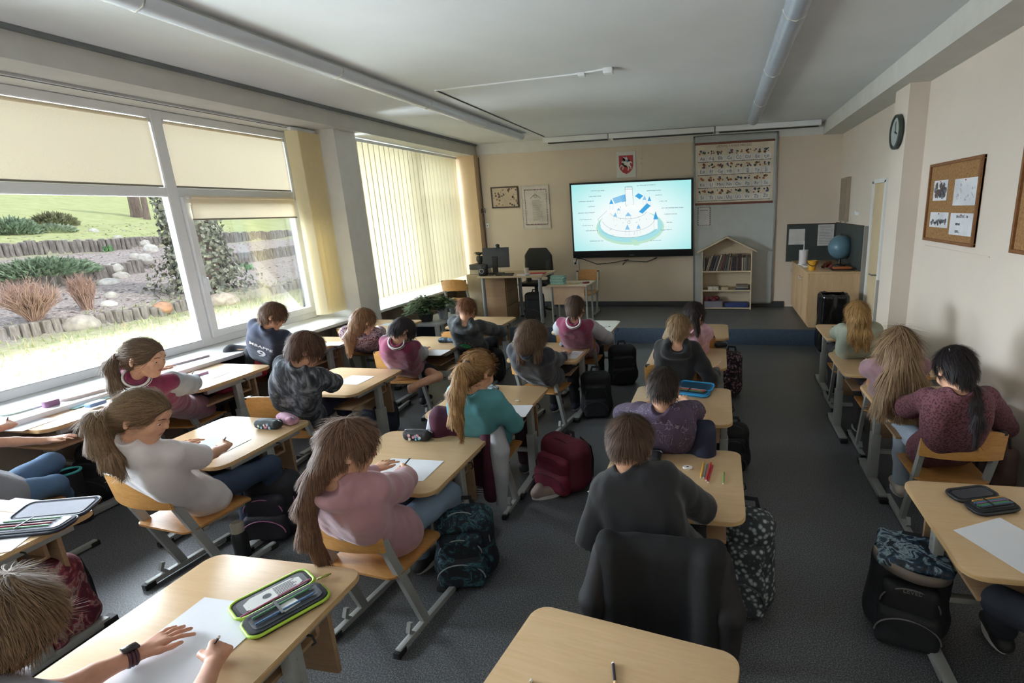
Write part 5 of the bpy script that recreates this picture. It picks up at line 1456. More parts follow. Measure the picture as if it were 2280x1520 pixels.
for pts, mi in (([(0.35, 0.22), (0.45, 0.17), (0.46, 0.26), (0.37, 0.30)], 1), ([(0.42, 0.19), (0.46, 0.17), (0.465, 0.27), (0.43, 0.28)], 0), ([(0.54, 0.20), (0.57, 0.16), (0.61, 0.20), (0.58, 0.25)], 0), ([(0.57, 0.43), (0.64, 0.31), (0.67, 0.35), (0.60, 0.46)], 0)): poly(pts, mi, 0.0980)
for x, y, w, hh, mi in ((0.34, 0.30, 0.035, 0.07, 0), (0.62, 0.26, 0.03, 0.06, 1), (0.66, 0.28, 0.03, 0.07, 0), (0.40, 0.40, 0.03, 0.04, 1), (0.37, 0.49, 0.035, 0.06, 1), (0.48, 0.49, 0.055, 0.06, 1), (0.71, 0.55, 0.04, 0.12, 0), (0.47, 0.69, 0.04, 0.08, 1), (0.565, 0.68, 0.035, 0.07, 1)):
    poly([(x - w / 2, y), (x, y - hh), (x + w / 2, y)], mi, 0.0982); poly([(x - w * 0.4, y), (x + w * 0.4, y), (x + w * 0.4, y + hh * 1.2), (x - w * 0.4, y + hh * 1.2)], 3, 0.0978); line([(x - w * 0.4, y), (x - w * 0.4, y + hh * 1.2)], 2, 0.002); line([(x + w * 0.4, y), (x + w * 0.4, y + hh * 1.2)], 2, 0.002)
for k in range(14):
    x = 0.30 + rnd.random() * 0.4; y = 0.32 + rnd.random() * 0.45; line([(x, y), (x + rnd.uniform(-.02, .02), y + rnd.uniform(0.01, .03))], (2, 6)[k % 2], 0.004)
line(arc(0.485, 0.58, 0.010, 0.025, 0, 360, 12), 6, 0.004); poly([(0.50, 0.84), (0.54, 0.84), (0.57, 0.93), (0.52, 0.93)], 4, 0.0984)
for x, y, w in ((0.17, 0.10, 0.12), (0.15, 0.18, 0.11), (0.06, 0.25, 0.14), (0.14, 0.33, 0.07), (0.05, 0.42, 0.15), (0.06, 0.52, 0.11), (0.08, 0.61, 0.10), (0.11, 0.69, 0.11), (0.14, 0.85, 0.12), (0.56, 0.05, 0.16), (0.64, 0.13, 0.12), (0.71, 0.20, 0.07), (0.74, 0.29, 0.08), (0.76, 0.39, 0.19), (0.78, 0.48, 0.11), (0.80, 0.60, 0.05), (0.75, 0.71, 0.10), (0.66, 0.86, 0.10)):
    for k in range(int(w / 0.012)): line([(x + k * 0.012, y + rnd.uniform(-.003, .003)), (x + k * 0.012 + rnd.uniform(.005, .011), y + rnd.uniform(-.003, .003))], 2, 0.010)
pic.obj('drawing', E_, t, 0)
b = MB(); text_mesh(b, 'Hisense', 0.024, fm((TX0 + TX1) / 2 + 0.0, TZ0 + 0.035, 0.0958), 0.0004); b.obj('lettering', mat('logo_grey', 'b8bec4', 0.4), t, 0)
b = MB(); pth = [fw(1463, 573, 0.04), fw(1440, 583, 0.03), fw(1392, 580, 0.03), fw(1386, 590, 0.03), fw(1400, 577, 0.03), fw(1370, 584, 0.03), fw(1330, 588, 0.02), fw(1296, 576, 0.02), fw(1284, 575, 0.02), fw(1282, 585, 0.01)]
b.tube(pth, 0.007, 6); b.sphere(fw(1281, 586, 0.02), 0.02, 10); tag(b.obj('power_cord', M_cap), 'black looped cable hanging under the screen to a wall socket', 'cord')
b = MB(); p = fw(1282, 584); b.box((p.x - 0.04, FY - 0.012, p.z - 0.045), (p.x + 0.04, FY, p.z + 0.04), 0.005); b.mi = 1; b.tube([(p.x + 0.06, FY - 0.004, p.z), (p.x + 0.06, FY - 0.004, PH + 0.1)], 0.004, 4)
tag(b.obj('wall_socket', [M_frame, mat('conduit_grey', '8c857c', 0.6)]), 'white wall socket with a thin conduit running down under the screen', 'socket')

# coat of arms
t = thing('coat_of_arms', 'white board with a red shield bearing a white knight on horseback, above the screen', 'emblem', (-1.49, FY, 2.32), room=True)
b = MB(); panel(b, -1.648, 2.322, -1.335, 2.72, 0, 0.012, 0.002); b.obj('board', M_white, t)
sh = [(-0.115, 0.14), (0.115, 0.14), (0.115, -0.02), (0.10, -0.07), (0.06, -0.115), (0, -0.145), (-0.06, -0.115), (-0.10, -0.07), (-0.115, -0.02)]
b = MB(); b.prism(sh, 0, 0.002, fm(-1.49, 2.52, 0.012)); b.obj('shield', mat('shield_red', 'a8343c', 0.6), t, 0)
kn = [(-0.085, 0.035), (-0.075, 0.065), (-0.05, 0.08), (-0.035, 0.05), (-0.015, 0.045), (-0.015, 0.085), (-0.03, 0.10), (-0.06, 0.125), (-0.055, 0.13), (-0.02, 0.112), (-0.008, 0.105), (-0.006, 0.128), (0.012, 0.130), (0.016, 0.108), (0.026, 0.09), (0.026, 0.05), (0.05, 0.045), (0.07, 0.055), (0.10, 0.03), (0.095, 0.0), (0.08, 0.03), (0.06, 0.02), (0.055, -0.005), (0.08, -0.03), (0.085, -0.075), (0.07, -0.08), (0.065, -0.04), (0.035, -0.02), (0.05, -0.06), (0.03, -0.10), (0.018, -0.095), (0.03, -0.06), (0.0, -0.015), (-0.03, -0.01), (-0.055, -0.03), (-0.085, -0.02), (-0.10, -0.05), (-0.11, -0.045), (-0.095, 0.0), (-0.05, 0.0), (-0.065, -0.06), (-0.08, -0.075), (-0.07, -0.085), (-0.05, -0.065), (-0.035, 0.015), (-0.06, 0.03)]
b = MB(); b.bm.faces.new([b.bm.verts.new(fm(-1.485, 2.52, 0.0150) @ Vector((x * 0.95, y * 0.95, 0))) for x, y in kn]); bmesh.ops.triangulate(b.bm, faces=b.bm.faces[:]); b.mi = 1
b.prism([(0.0, 0.075), (0.03, 0.075), (0.03, 0.045), (0.015, 0.03), (0.0, 0.045)], 0.001, 0.002, fm(-1.485, 2.52, 0.0150)); b.obj('knight', [mat('knight_white', 'e6e4e0', 0.6), mat('knight_blue', '5c7ca8', 0.6)], t, 0)
b = MB(); b.tube([(-1.24, FY - 0.01, 2.90), (-1.24, FY - 0.01, 2.32)], 0.0025, 5); b.sphere((-1.24, FY - 0.012, 2.60), 0.012, 8); b.sphere((-1.245, FY - 0.012, 2.53), 0.009, 8)
b.box((-1.30, FY - 0.02, 2.86), (-1.18, FY - 0.008, 2.90), 0.004); tag(b.obj('pull_cord', M_white), 'thin white pull cord hanging beside the coat of arms', 'cord')


def framed(name, label, cat, x0, z0, x1, z1, fr, inner, th=0.02, fwid=0.02, draw=None):
    t = thing(name, label, cat, ((x0 + x1) / 2, FY, z0), room=True)
    b = MB(); panel(b, x0, z0, x1, z1, 0, th * 0.6); b.obj('sheet', inner, t)
    b = MB()
    for a in ((x0, z0, x1, z0 + fwid), (x0, z1 - fwid, x1, z1), (x0, z0 + fwid, x0 + fwid, z1 - fwid), (x1 - fwid, z0 + fwid, x1, z1 - fwid)): panel(b, *a, 0.0, th)
    b.obj('frame', fr, t)
    if draw: draw(t)
    return t


def dark_pic(t):
    b = MB(); r = random.Random(3)
    for i in range(46):
        x = -3.82 + 0.44 * r.random(); z = 1.95 + 0.29 * r.random(); n = r.randint(4, 7); s = r.uniform(0.010, 0.028); b.mi = i % 3
        b.prism([(s * r.uniform(.5, 1) * math.cos(6.28 * k / n), s * r.uniform(.5, 1) * math.sin(6.28 * k / n)) for k in range(n)], 0, 0.0008, fm(x, z, 0.0125 + i * 0.00002))
    b.obj('picture', [mat('ink_brown', '5a4638', 0.7), mat('ink_tan', '96765a', 0.7), mat('ink_dark', '33302e', 0.7)], t, 0)


framed('framed_picture', 'small dark-framed sepia picture, leftmost on the front wall', 'picture', -3.85, 1.92, -3.355, 2.27, mat('frame_dark', '3a2c26', 0.5), mat('sepia_paper', 'c4b4a0', 0.8), 0.022, 0.022, dark_pic)


def scribble(b, x0, x1, z, w, dy, n=None, r=random.Random(5)):
    """illegible line of small print"""
    x = x0
    while x < x1:
        l = r.uniform(0.4, 1.1) * w * 2.2; b.prism([(0, 0), (l, 0), (l, w), (0, w)], 0, 0.0005, fm(x, z + r.uniform(-.1, .1) * w, dy)); x += l + w * 0.6


def poster1(t):
    b = MB(); r = random.Random(8); X0, X1, Z0_, Z1_ = -3.25, -2.87, 1.63, 2.19
    z = Z0_
    while z < Z1_:
        for x in (X0, X1): b.prism([(0, 0), (0.012, 0), (0.012, 0.016), (0, 0.016)], 0, 0.0008, fm(x, z, 0.0128))
        z += 0.026
    x = X0
    while x < X1:
        for z in (Z0_ - 0.01, Z1_): b.prism([(0, 0), (0.014, 0), (0.014, 0.018), (0, 0.018)], 0, 0.0008, fm(x, z, 0.0128))
        x += 0.026
    b.mi = 1
    for k in range(20): scribble(b, -3.12, -2.98 + r.uniform(-.02, .04), 1.70 + k * 0.017, 0.006, 0.0128, r=r)
    for s in (-1, 1):
        b.mi = 2; b.tube([fm(-3.06, 2.08, 0.0128) @ Vector((s * 0.03 * k, 0.03 - 0.006 * k * k, 0.0005)) for k in range(4)], 0.003, 4)
    b.tube([fm(-3.06, 2.10, 0.0128) @ Vector((0.025 * math.cos(a), 0.03 * math.sin(a), 0.0005)) for a in [k * 0.523 for k in range(12)]], 0.0022, 4, closed=True)
    b.obj('ornament', [mat('ink_maroon', '6a4450', 0.7), mat('ink_pale', '9a948e', 0.7), mat('ink_grey', '7a7068', 0.7)], t, 0)


framed('framed_text', 'white framed sheet of small verse with an ornamental border, right of the dark picture', 'poster', -3.31, 1.555, -2.815, 2.27, mat('frame_pale', 'cfc8c0', 0.6), mat('poster_paper', 'd6cfc9', 0.8), 0.016, 0.012, poster1)

# whiteboard panel with the alphabet poster
t = thing('whiteboard', 'tall grey-white magnetic board standing against the front wall right of the screen', 'whiteboard', (0.21, FY, PH), room=True)
b = MB(); panel(b, -0.40, 0.285, 0.825, 2.86, 0.0, 0.018); b.obj('surface', mat('board_white', 'b9bfc0', 0.28, var=0.02, spec=0.6), t)
b = MB()
for a in ((-0.42, 0.26, -0.395, 2.88), (0.82, 0.26, 0.845, 2.88), (-0.42, 2.85, 0.845, 2.88), (-0.42, 0.26, 0.845, 0.29)): panel(b, *a, 0.0, 0.028, 0.003)
b.obj('frame', mat('alu', '9aa09f', 0.35, 0.6), t)
AX0, AX1, AZ0, AZ1 = -0.385, 0.79, 1.865, 2.765
t = thing('alphabet_poster', 'large cream alphabet poster with rows of pictures and handwritten letter pairs', 'poster', (0.2, FY, AZ0), room=True)
b = MB(); panel(b, AX0, AZ0, AX1, AZ1, 0.019, 0.024); b.obj('sheet', mat('poster_cream', 'e0d4c2', 0.7), t)
b = MB(); panel(b, AX0 - 0.01, AZ1 - 0.02, AX1 + 0.01, AZ1 + 0.012, 0.018, 0.030, 0.003); panel(b, AX0 - 0.01, AZ0 - 0.022, AX1 + 0.01, AZ0 + 0.012, 0.018, 0.030, 0.003); b.obj('rail', mat('rail_wood', '7c4c3e', 0.6), t)
b = MB(); text_mesh(b, 'LIETUVIŲ KALBOS ABĖCĖLĖ', 0.042, fm(0.2, AZ1 - 0.052, 0.0245), 0.0004); b.obj('title', mat('ink_red', '7c3a34', 0.7), t, 0)
LET = 'Aa Ąą Bb Cc Čč Dd Ee Ęę Ėė Ff Gg Hh Ii Įį Yy Jj Kk Ll Mm Nn Oo Pp Rr Ss Šš Tt Uu Ųų Ūū Vv Zz Žž'.split()
b = MB(); bc = MB(); bp = MB(); r = random.Random(21)
cw, chh = (AX1 - AX0 - 0.07) / 8, (AZ1 - AZ0 - 0.12) / 4
for i, L in enumerate(LET):
    cx = AX0 + 0.035 + cw * (i % 8 + 0.5); cz = AZ1 - 0.085 - chh * (i // 8 + 0.5)
    bc.prism([(-cw * .45, -chh * .45), (cw * .45, -chh * .45), (cw * .45, 0.0), (-cw * .45, 0.0)], 0, 0.001, fm(cx, cz, 0.0245))
    b.mi = 0; text_mesh(b, L, 0.068, fm(cx, cz - chh * 0.22, 0.0258), 0.0003)
    b.mi = 1
    b.prism([(-cw * .40, -0.003), (cw * .40, -0.003), (cw * .40, 0.003), (-cw * .40, 0.003)], 0, 0.001, fm(cx, cz - chh * 0.47, 0.0245))
    for s in (-1, 1): b.prism([(0.008 * math.cos(k), 0.008 * math.sin(k)) for k in range(6)], 0, 0.001, fm(cx + s * cw * 0.42, cz - chh * 0.47, 0.0245))
    for k in range(7):
        bp.mi = r.randrange(5); n = r.randint(4, 7); sx = r.uniform(0.010, 0.026); x = cx + r.uniform(-.33, .33) * cw; z = cz + chh * r.uniform(0.10, 0.36)
        bp.prism([(sx * r.uniform(.6, 1) * math.cos(6.283 * q_ / n), sx * r.uniform(.6, 1) * math.sin(6.283 * q_ / n)) for q_ in range(n)], 0, 0.0006, fm(x, z, 0.0246 + k * 0.0002))
bc.obj('cell', mat('cell_white', 'e4e2e0', 0.7), t, 0); b.obj('letters', [mat('ink_blue_grey', '4c5460', 0.7), mat('ink_black', '2a2626', 0.7)], t, 0)
bp.obj('pictures', [mat('pc1', '6a3a34', 0.7), mat('pc2', '3c5648', 0.7), mat('pc3', '3a3634', 0.7), mat('pc4', 'a8683c', 0.7), mat('pc5', '565c84', 0.7)], t, 0)
t = thing('paper_sheet', 'small sheet with a beaded dark border on the whiteboard, under the alphabet poster', 'paper', (-0.25, FY, 1.52), room=True)
b = MB(); panel(b, -0.355, 1.525, -0.145, 1.82, 0.019, 0.021); b.obj('sheet', mat('paper_grey', 'd0cfcc', 0.8), t)
b = MB()
for k in range(9):
    for x in (-0.345, -0.155): b.prism([(-.006, 0), (.006, 0), (.006, .022), (-.006, .022)], 0, 0.001, fm(x, 1.535 + k * 0.031, 0.0212))
for k in range(6):
    for z in (1.533, 1.812): b.prism([(0, -.004), (.022, -.004), (.022, .004), (0, .004)], 0, 0.001, fm(-0.345 + k * 0.033, z, 0.0212))
scribble(b, -0.31, -0.19, 1.76, 0.010, 0.0212)
b.obj('border', mat('ink_wine', '4e2c34', 0.7), t, 0)

# ------------------------------------------------------------------ doll's-house bookcase
BX0, BX1, BY0, BY1 = -0.275, 0.50, 8.38, 8.62
t = thing('bookcase', 'pale house-shaped bookcase with a pitched roof below the whiteboard', 'bookcase', (0.11, 8.5, PH), room=True)
M_bc = make_wood('bookcase_maple', 'c0ae92', 'd6c6ac', 0.5)
b = MB(); b.box((BX0, BY0, PH), (BX0 + 0.018, BY1, 1.14)); b.box((BX1 - 0.018, BY0, PH), (BX1, BY1, 1.14)); b.obj('side_panel', M_bc, t)
b = MB(); b.prism([(BX0, PH), (BX1, PH), (BX1, 1.13), ((BX0 + BX1) / 2, 1.335), (BX0, 1.13)], 0, 0.008, Matrix(((1, 0, 0, 0), (0, 0, 1, BY1 - 0.004), (0, 1, 0, 0), (0, 0, 0, 1)))); b.obj('back_panel', M_bc, t)
for z in (PH + 0.03, 0.52, 0.825): b = MB(); b.box((BX0 + 0.018, BY0 + 0.003, z - 0.018), (BX1 - 0.018, BY1, z)); b.obj('shelf', M_bc, t)
mx = (BX0 + BX1) / 2
for s in (-1, 1):
    b = MB(); pts = [(mx, 1.358), (mx + s * 0.46, 1.128), (mx + s * 0.46, 1.108), (mx, 1.338)]; b.prism(pts, BY0 - 0.02, BY1, Matrix(((1, 0, 0, 0), (0, 0, 1, 0), (0, 1, 0, 0), (0, 0, 0, 1)))); b.obj('roof_panel', M_bc, t)
bkm = [mat('book_' + c, c, 0.7) for c in ('3a3c48', '6a6258', '2c3440', '8c8478', '5a3634', '4a5a58', '9c8c6a', '28303a', '705044', 'b0a898')]
lab = ['dark slate book', 'brown-grey book', 'midnight blue book', 'light taupe book', 'oxblood book', 'grey-teal book', 'straw yellow book', 'near-black book', 'chestnut book', 'off-white book']
x = BX0 + 0.03; i = 0; books = []
while x < BX1 - 0.04:
    w = rnd.choice((0.008, 0.012, 0.016, 0.022)); hgt = rnd.uniform(0.20, 0.27); lean = 0.30 * min(1, max(0, (0.30 - x) * 3)) * (1 if x > BX0 + 0.06 else 0)
    b = MB(); dpt = rnd.uniform(0.14, 0.17)
    x2 = x
    b.mi = 0; b.box((0, 0.01, 0), (w, dpt, hgt), 0.0015, seg=1); b.mi = 1; b.box((0.0015, 0.014, hgt - 0.004), (w - 0.0015, dpt - 0.004, hgt + 0.0005))
    k = rnd.randrange(10); o = b.obj('book', [bkm[k], mat('page_edge', 'd6cfc0', 0.9)]); o.location = (x, BY0 + 0.025, 0.826); o.rotation_euler = (0, lean, 0)
    o.location.x = x; books.append(o)
    nth = ('first', 'second', 'third', 'fourth', 'fifth')
    tag(o, '%s, number %d from the left on the bookcase top shelf' % (lab[k], i + 1), 'book', 'books on the top shelf of the house-shaped bookcase'); i += 1
    x += w / max(0.3, math.cos(lean)) + 0.002 + (0.004 if lean else 0)


def block(name, lo, hi, m, label, cat, group=None, bev=0.004):
    b = MB(); b.box(lo, hi, bev); return tag(b.obj(name, m), label, cat, group)


block('board_game_box', (BX0 + 0.10, BY0 + 0.03, 0.5205), (BX0 + 0.27, BY1 - 0.04, 0.575), pattern('gamebox', [(0.45, 'c8c4b8'), (0.6, 'a09484')], 30), 'flat whitish box on the middle shelf of the bookcase', 'box')
block('card_box', (BX0 + 0.31, BY0 + 0.03, 0.5205), (BX0 + 0.42, BY1 - 0.06, 0.567), mat('kraft', 'b8a888', 0.8), 'small tan box in the centre of the middle shelf', 'box')
for k in range(3): block('book', (BX1 - 0.24 + 0.004 * k, BY0 + 0.03, 0.5205 + k * 0.026), (BX1 - 0.04 - 0.003 * k, BY1 - 0.05, 0.545 + k * 0.026), bkm[(7, 3, 1)[k]], ('dark book, lowest of the three stacked flat on the middle shelf', 'pale book, middle of the three stacked flat on the middle shelf', 'brownish book, topmost of the three stacked flat on the middle shelf')[k], 'book', 'books lying flat on the middle shelf')
b = MB(); b.prism(rrect(-0.15, -0.09, 0.15, 0.09, 0.02), 0, 0.10); b2 = b.obj('storage_tub', mat('tub_grey', '77757e', 0.6)); b2.location = (BX0 + 0.19, BY0 + 0.105, PH + 0.031)
tag(b2, 'grey plastic tub at the bottom left of the bookcase', 'tub')
s = Sdf()
for k in range(9): s.ell((rnd.uniform(-.12, .12), rnd.uniform(-.05, .05), rnd.uniform(0, .04)), (0.035, 0.03, 0.03), k=0.01)
o = soft('toy_bundle', s, 0.006, pattern('toys_red', [(0.4, '5a2228'), (0.55, '8c3038'), (0.65, '3a2c50')], 25), None, 0.004, 30); o.location = (BX0 + 0.19, BY0 + 0.105, PH + 0.145); tag(o, 'heap of dark red toys on top of the grey tub', 'toys')
block('game_box', (BX0 + 0.37, BY0 + 0.02, PH + 0.031), (BX1 - 0.04, BY1 - 0.04, PH + 0.10), mat('box_blue', '28386c', 0.5), 'long blue game box at the bottom right of the bookcase', 'box')

# ------------------------------------------------------------------ corner: green panel, cabinet, globe
t = thing('splash_panel', 'dark grey-green chalk panel wrapped around the front right corner', 'panel', (1.4, FY, 0.93), room=True)
b = MB(); b.box((1.03, FY - 0.014, 0.93), (RX - 0.001, FY - 0.002, 1.50)); b.box((RX - 0.014, 7.08, 0.93), (RX - 0.002, FY - 0.002, 1.51)); b.obj('surface', mat('chalk_green', '3c4442', 0.6, var=0.08), t)
b = MB(); b.box((1.03, FY - 0.018, 1.497), (RX - 0.001, FY - 0.001, 1.51)); b.box((RX - 0.018, 7.08, 1.507), (RX - 0.001, FY - 0.002, 1.52)); b.obj('edge_strip', mat('strip_brown', '4a3c36', 0.6), t)
def wall_paper(name, u0, v0, u1, v1, label, lines, cm='d4d2cf'):
    a, c_ = at(u0, v0, y=FY - 0.015), at(u1, v1, y=FY - 0.015); t = thing(name, label, 'paper', a, room=True)
    b = MB(); b.box((a.x, FY - 0.0175, c_.z), (c_.x, FY - 0.0145, a.z)); b.obj('sheet', mat('paper_' + cm, cm, 0.8), t)
    if lines:
        b = MB()
        for k in range(lines): scribble(b, a.x + 0.02, c_.x - 0.03, a.z - 0.03 - k * (a.z - c_.z - 0.04) / lines, 0.006, 0.0178)
        b.obj('print', mat('ink_soft', '77757a', 0.7), t, 0)
    return t
wall_paper('paper_sheet', 1757, 510, 1791, 544, 'white square sheet on the green corner panel, above the paper roll', 0)
wall_paper('paper_sheet', 1822, 500, 1855, 546, 'printed white sheet hanging in the middle of the green corner panel', 12)
M_cab = make_wood('cabinet_maple', 'b8966e', 'ceb08a', 0.5, (14, 14, 1.2))
CX0, CY0, CT = 1.13, 7.08, 0.95
t = thing('corner_cabinet', 'maple cupboard in the front right corner under the green panel', 'cabinet', (1.45, 7.8, PH), room=True)
b = MB(); b.box((CX0 + 0.02, CY0 + 0.004, PH + 0.05), (RX - 0.005, FY - 0.02, CT - 0.024)); b.box((CX0 + 0.04, CY0 + 0.03, PH), (RX - 0.01, FY - 0.03, PH + 0.05)); b.obj('body', M_cab, t)
b = MB(); b.box((CX0 - 0.01, CY0 - 0.012, CT - 0.022), (RX - 0.003, FY - 0.02, CT), 0.003); b.obj('top', M_birch, t)
for k in range(3):
    y0 = CY0 + 0.02 + k * 0.50; b = MB(); b.box((CX0, y0, PH + 0.055), (CX0 + 0.019, y0 + 0.492, CT - 0.028), 0.002); dd = b.obj('door', M_cab, t)
    b = MB(); yy = y0 + (0.06 if k % 2 else 0.43); b.tube([(CX0 - 0.002, yy, CT - 0.12), (CX0 - 0.028, yy, CT - 0.12), (CX0 - 0.028, yy, CT - 0.16), (CX0 - 0.002, yy, CT - 0.16)], 0.004, 6); b.obj('handle', mat('steel', 'a8a8a6', 0.3, 0.9), dd)
gx = at(1871, 560, y=7.75)
t = thing('globe', 'pale blue globe on the corner cabinet', 'globe', (gx.x, gx.y, CT), room=True)
gm = pattern('globe_map', [(0.46, '5c7c8c'), (0.50, '5c7c8c'), (0.53, 'a4aca0'), (0.62, '98a48c')], 3.2, 0.35, 'noise', bump=0)
b = MB(); b.sphere((gx.x, gx.y, CT + 0.26), 0.165, 32); gb = b.obj('ball', gm, t, 180)
b = MB(); b.tube([(gx.x, gx.y + 0.178 * math.sin(a), CT + 0.26 + 0.178 * math.cos(a)) for a in [R(-15 + 14 * k) for k in range(15)]], 0.006, 6); b.obj('meridian', M_cap, t, 180)
b = MB(); b.lathe([(0, 0), (0.085, 0), (0.08, 0.015), (0.02, 0.03), (0.014, 0.095)], (gx.x, gx.y, CT + 0.001)); b.obj('base', M_cap, t, 40)
px_ = at(1775, 570, y=8.0)
t = thing('paper_towel', 'white paper towel roll on a stand on the corner cabinet', 'paper roll', (px_.x + 0.04, 8.0, CT), room=True)
b = MB(); b.lathe([(0, 0), (0.062, 0), (0.062, 0.20), (0.02, 0.20), (0.02, 0.19), (0, 0.19)], (1.20, 8.0, CT + 0.012), 28); b.obj('roll', mat('tissue', 'd6cfd0', 0.95, bump=0.3), t, 40)
b = MB(); b.tube([(1.20, 8.0, CT + 0.005), (1.20, 8.0, CT + 0.34)], 0.006, 8); b.lathe([(0, 0), (0.075, 0), (0.075, 0.010), (0, 0.010)], (1.20, 8.0, CT + 0.001)); b.obj('stand', M_frame, t, 40)
bx = at(1808, 590, y=7.30); bc_ = (bx.x, 7.30)
t = thing('toy_bucket', 'small yellow bucket with a dark handle on the cabinet edge', 'bucket', (bc_[0], bc_[1], CT), room=True)
b = MB(); b.lathe([(0, 0.001), (0.045, 0.001), (0.062, 0.12), (0.066, 0.12), (0.066, 0.126), (0.058, 0.126), (0.044, 0.01), (0, 0.01)], (bc_[0], bc_[1], CT)); b.obj('pail', mat('bucket_yellow', 'd09a28', 0.45), t, 40)
b = MB(); b.tube([(bc_[0] + 0.066 * math.cos(a), bc_[1] - 0.055 * abs(math.sin(a)) - 0.01, CT + 0.115 - 0.055 * abs(math.sin(a))) for a in [R(180 * k / 12) for k in range(13)]], 0.005, 6); b.obj('handle', mat('handle_brown', '4c3426', 0.5), t, 180)
b = MB(); b.lathe([(0, 0), (0.035, 0.0), (0.035, 0.055), (0, 0.055)], (0, 0, 0)); o = b.obj('tape_roll', mat('roll_pale', 'b8c4cc', 0.5)); o.location = (1.30, 7.72, CT + 0.001); tag(o, 'pale roll beside the globe on the cabinet', 'roll')
s = Sdf()
for k in range(16): s.ell((rnd.uniform(-.06, .06), rnd.uniform(-.06, .06), rnd.uniform(0.01, .07)), (0.024, 0.02, 0.02), k=0.006)
o = soft('dried_flowers', s, 0.005, pattern('dried', [(0.4, '5c2a24'), (0.55, '8c4c34'), (0.7, '4a2230')], 40), None, 0.004, 50); o.location = (1.42, 7.42, CT + 0.012); tag(o, 'dark red dried flowers in front of the globe', 'flowers')
t = thing('plate_with_orange_cloth', 'orange folded cloth in a dark tray beside the globe', 'tray', (1.58, 7.28, CT), room=True)
b = MB(); b.box((1.44, 7.18, CT + 0.001), (1.72, 7.36, CT + 0.014), 0.006); b.obj('tray', mat('tray_dark', '2e2624', 0.5), t)
s = Sdf().box((1.58, 7.27, CT + 0.03), (0.115, 0.06, 0.014), 0.012); soft('cloth', s, 0.006, mat('cloth_orange', 'a85c2c', 0.8), t, 0.006, 20)
block('paper_stack', (1.16, 7.62, CT + 0.001), (1.26, 7.90, CT + 0.02), mat('paper_w', 'd8d6d2', 0.8), 'small stack of white paper on the cabinet beside the towel roll', 'paper')
# bin with black bag
bp_ = at(1846, 716, z=0.0); bcx, bcy = 1.36, 6.60
t = thing('waste_bin', 'tall bin lined with a shiny black rubbish bag beside the cabinet', 'bin', (bcx, bcy, 0), room=True)
b = MB(); b.prism(rrect(bcx - 0.14, bcy - 0.12, bcx + 0.14, bcy + 0.12, 0.04), 0, 0.50); b.obj('bin', mat('bin_grey', '4a4a4c', 0.5), t)
s = Sdf().box((bcx, bcy, 0.40), (0.165, 0.145, 0.36), 0.05); s.box((bcx, bcy, 0.72), (0.135, 0.115, 0.30), 0.04, op='-')
soft('bin_bag', s, 0.009, mat('bag_black', '0c0c0e', 0.16, spec=0.7, bump=0.6, bscale=16), t, 0.018, 9, 4, (1, 1, 0.4))
t = thing('clock', 'round wall clock with dark rim on the pilaster', 'clock', (1.60, 5.50, 2.41), room=True)
Mx = Matrix(((0, 0, -1, 1.604), (1, 0, 0, 5.50), (0, 1, 0, 2.415), (0, 0, 0, 1)))
b = MB(); b.lathe([(0, 0.001), (0.135, 0.001), (0.152, 0.02), (0.15, 0.042), (0.132, 0.046), (0.126, 0.03), (0, 0.03)], (0, 0, 0), 40, Mx); b.obj('rim', mat('clock_rim', '39443f', 0.4), t, 40)
b = MB(); b.lathe([(0, 0.031), (0.125, 0.031)], (0, 0, 0), 40, Mx); b.obj('dial', mat('dial', 'aab2ae', 0.4), t, 0)
b = MB(); b.box((-0.004, -0.01, 0.034), (0.004, 0.09, 0.036), rot=None)
for v in b.bm.verts: v.co = Mx @ v.co
n0 = len(b.bm.verts); vs2 = b.box((-0.005, -0.01, 0.037), (0.005, 0.06, 0.039)); Rz = Matrix.Rotation(R(110), 4, 'Z')
for v in vs2: v.co = Mx @ (Rz @ v.co)
b.obj('hands', M_cap, t, 0)

# cork boards
def corkboard(y0, y1, z0, z1, label):
    t = thing('cork_board', label, 'notice board', (RX, (y0 + y1) / 2, z0), room=True)
    b = MB(); b.box((RX - 0.014, y0, z0), (RX - 0.001, y1, z1)); b.obj('cork', pattern('cork', [(0.35, '84603a'), (0.6, 'a07a4e')], 60, 0.9), t)
    b = MB()
    for lo, hi in (((y0, z0), (y1, z0 + 0.022)), ((y0, z1 - 0.022), (y1, z1)), ((y0, z0 + 0.022), (y0 + 0.022, z1 - 0.022)), ((y1 - 0.022, z0 + 0.022), (y1, z1 - 0.022))): b.box((RX - 0.030, lo[0], lo[1]), (RX - 0.001, hi[0], hi[1]), 0.002)
    b.obj('frame', make_wood('cork_frame', '6c4526', '8c5f38', 0.5), t)
    return t
corkboard(4.12, 5.045, 1.465, 2.087, 'cork notice board with four pinned papers on the right wall')
corkboard(3.0, 3.62, 1.47, 2.17, 'second cork board cut off by the right edge of the picture')
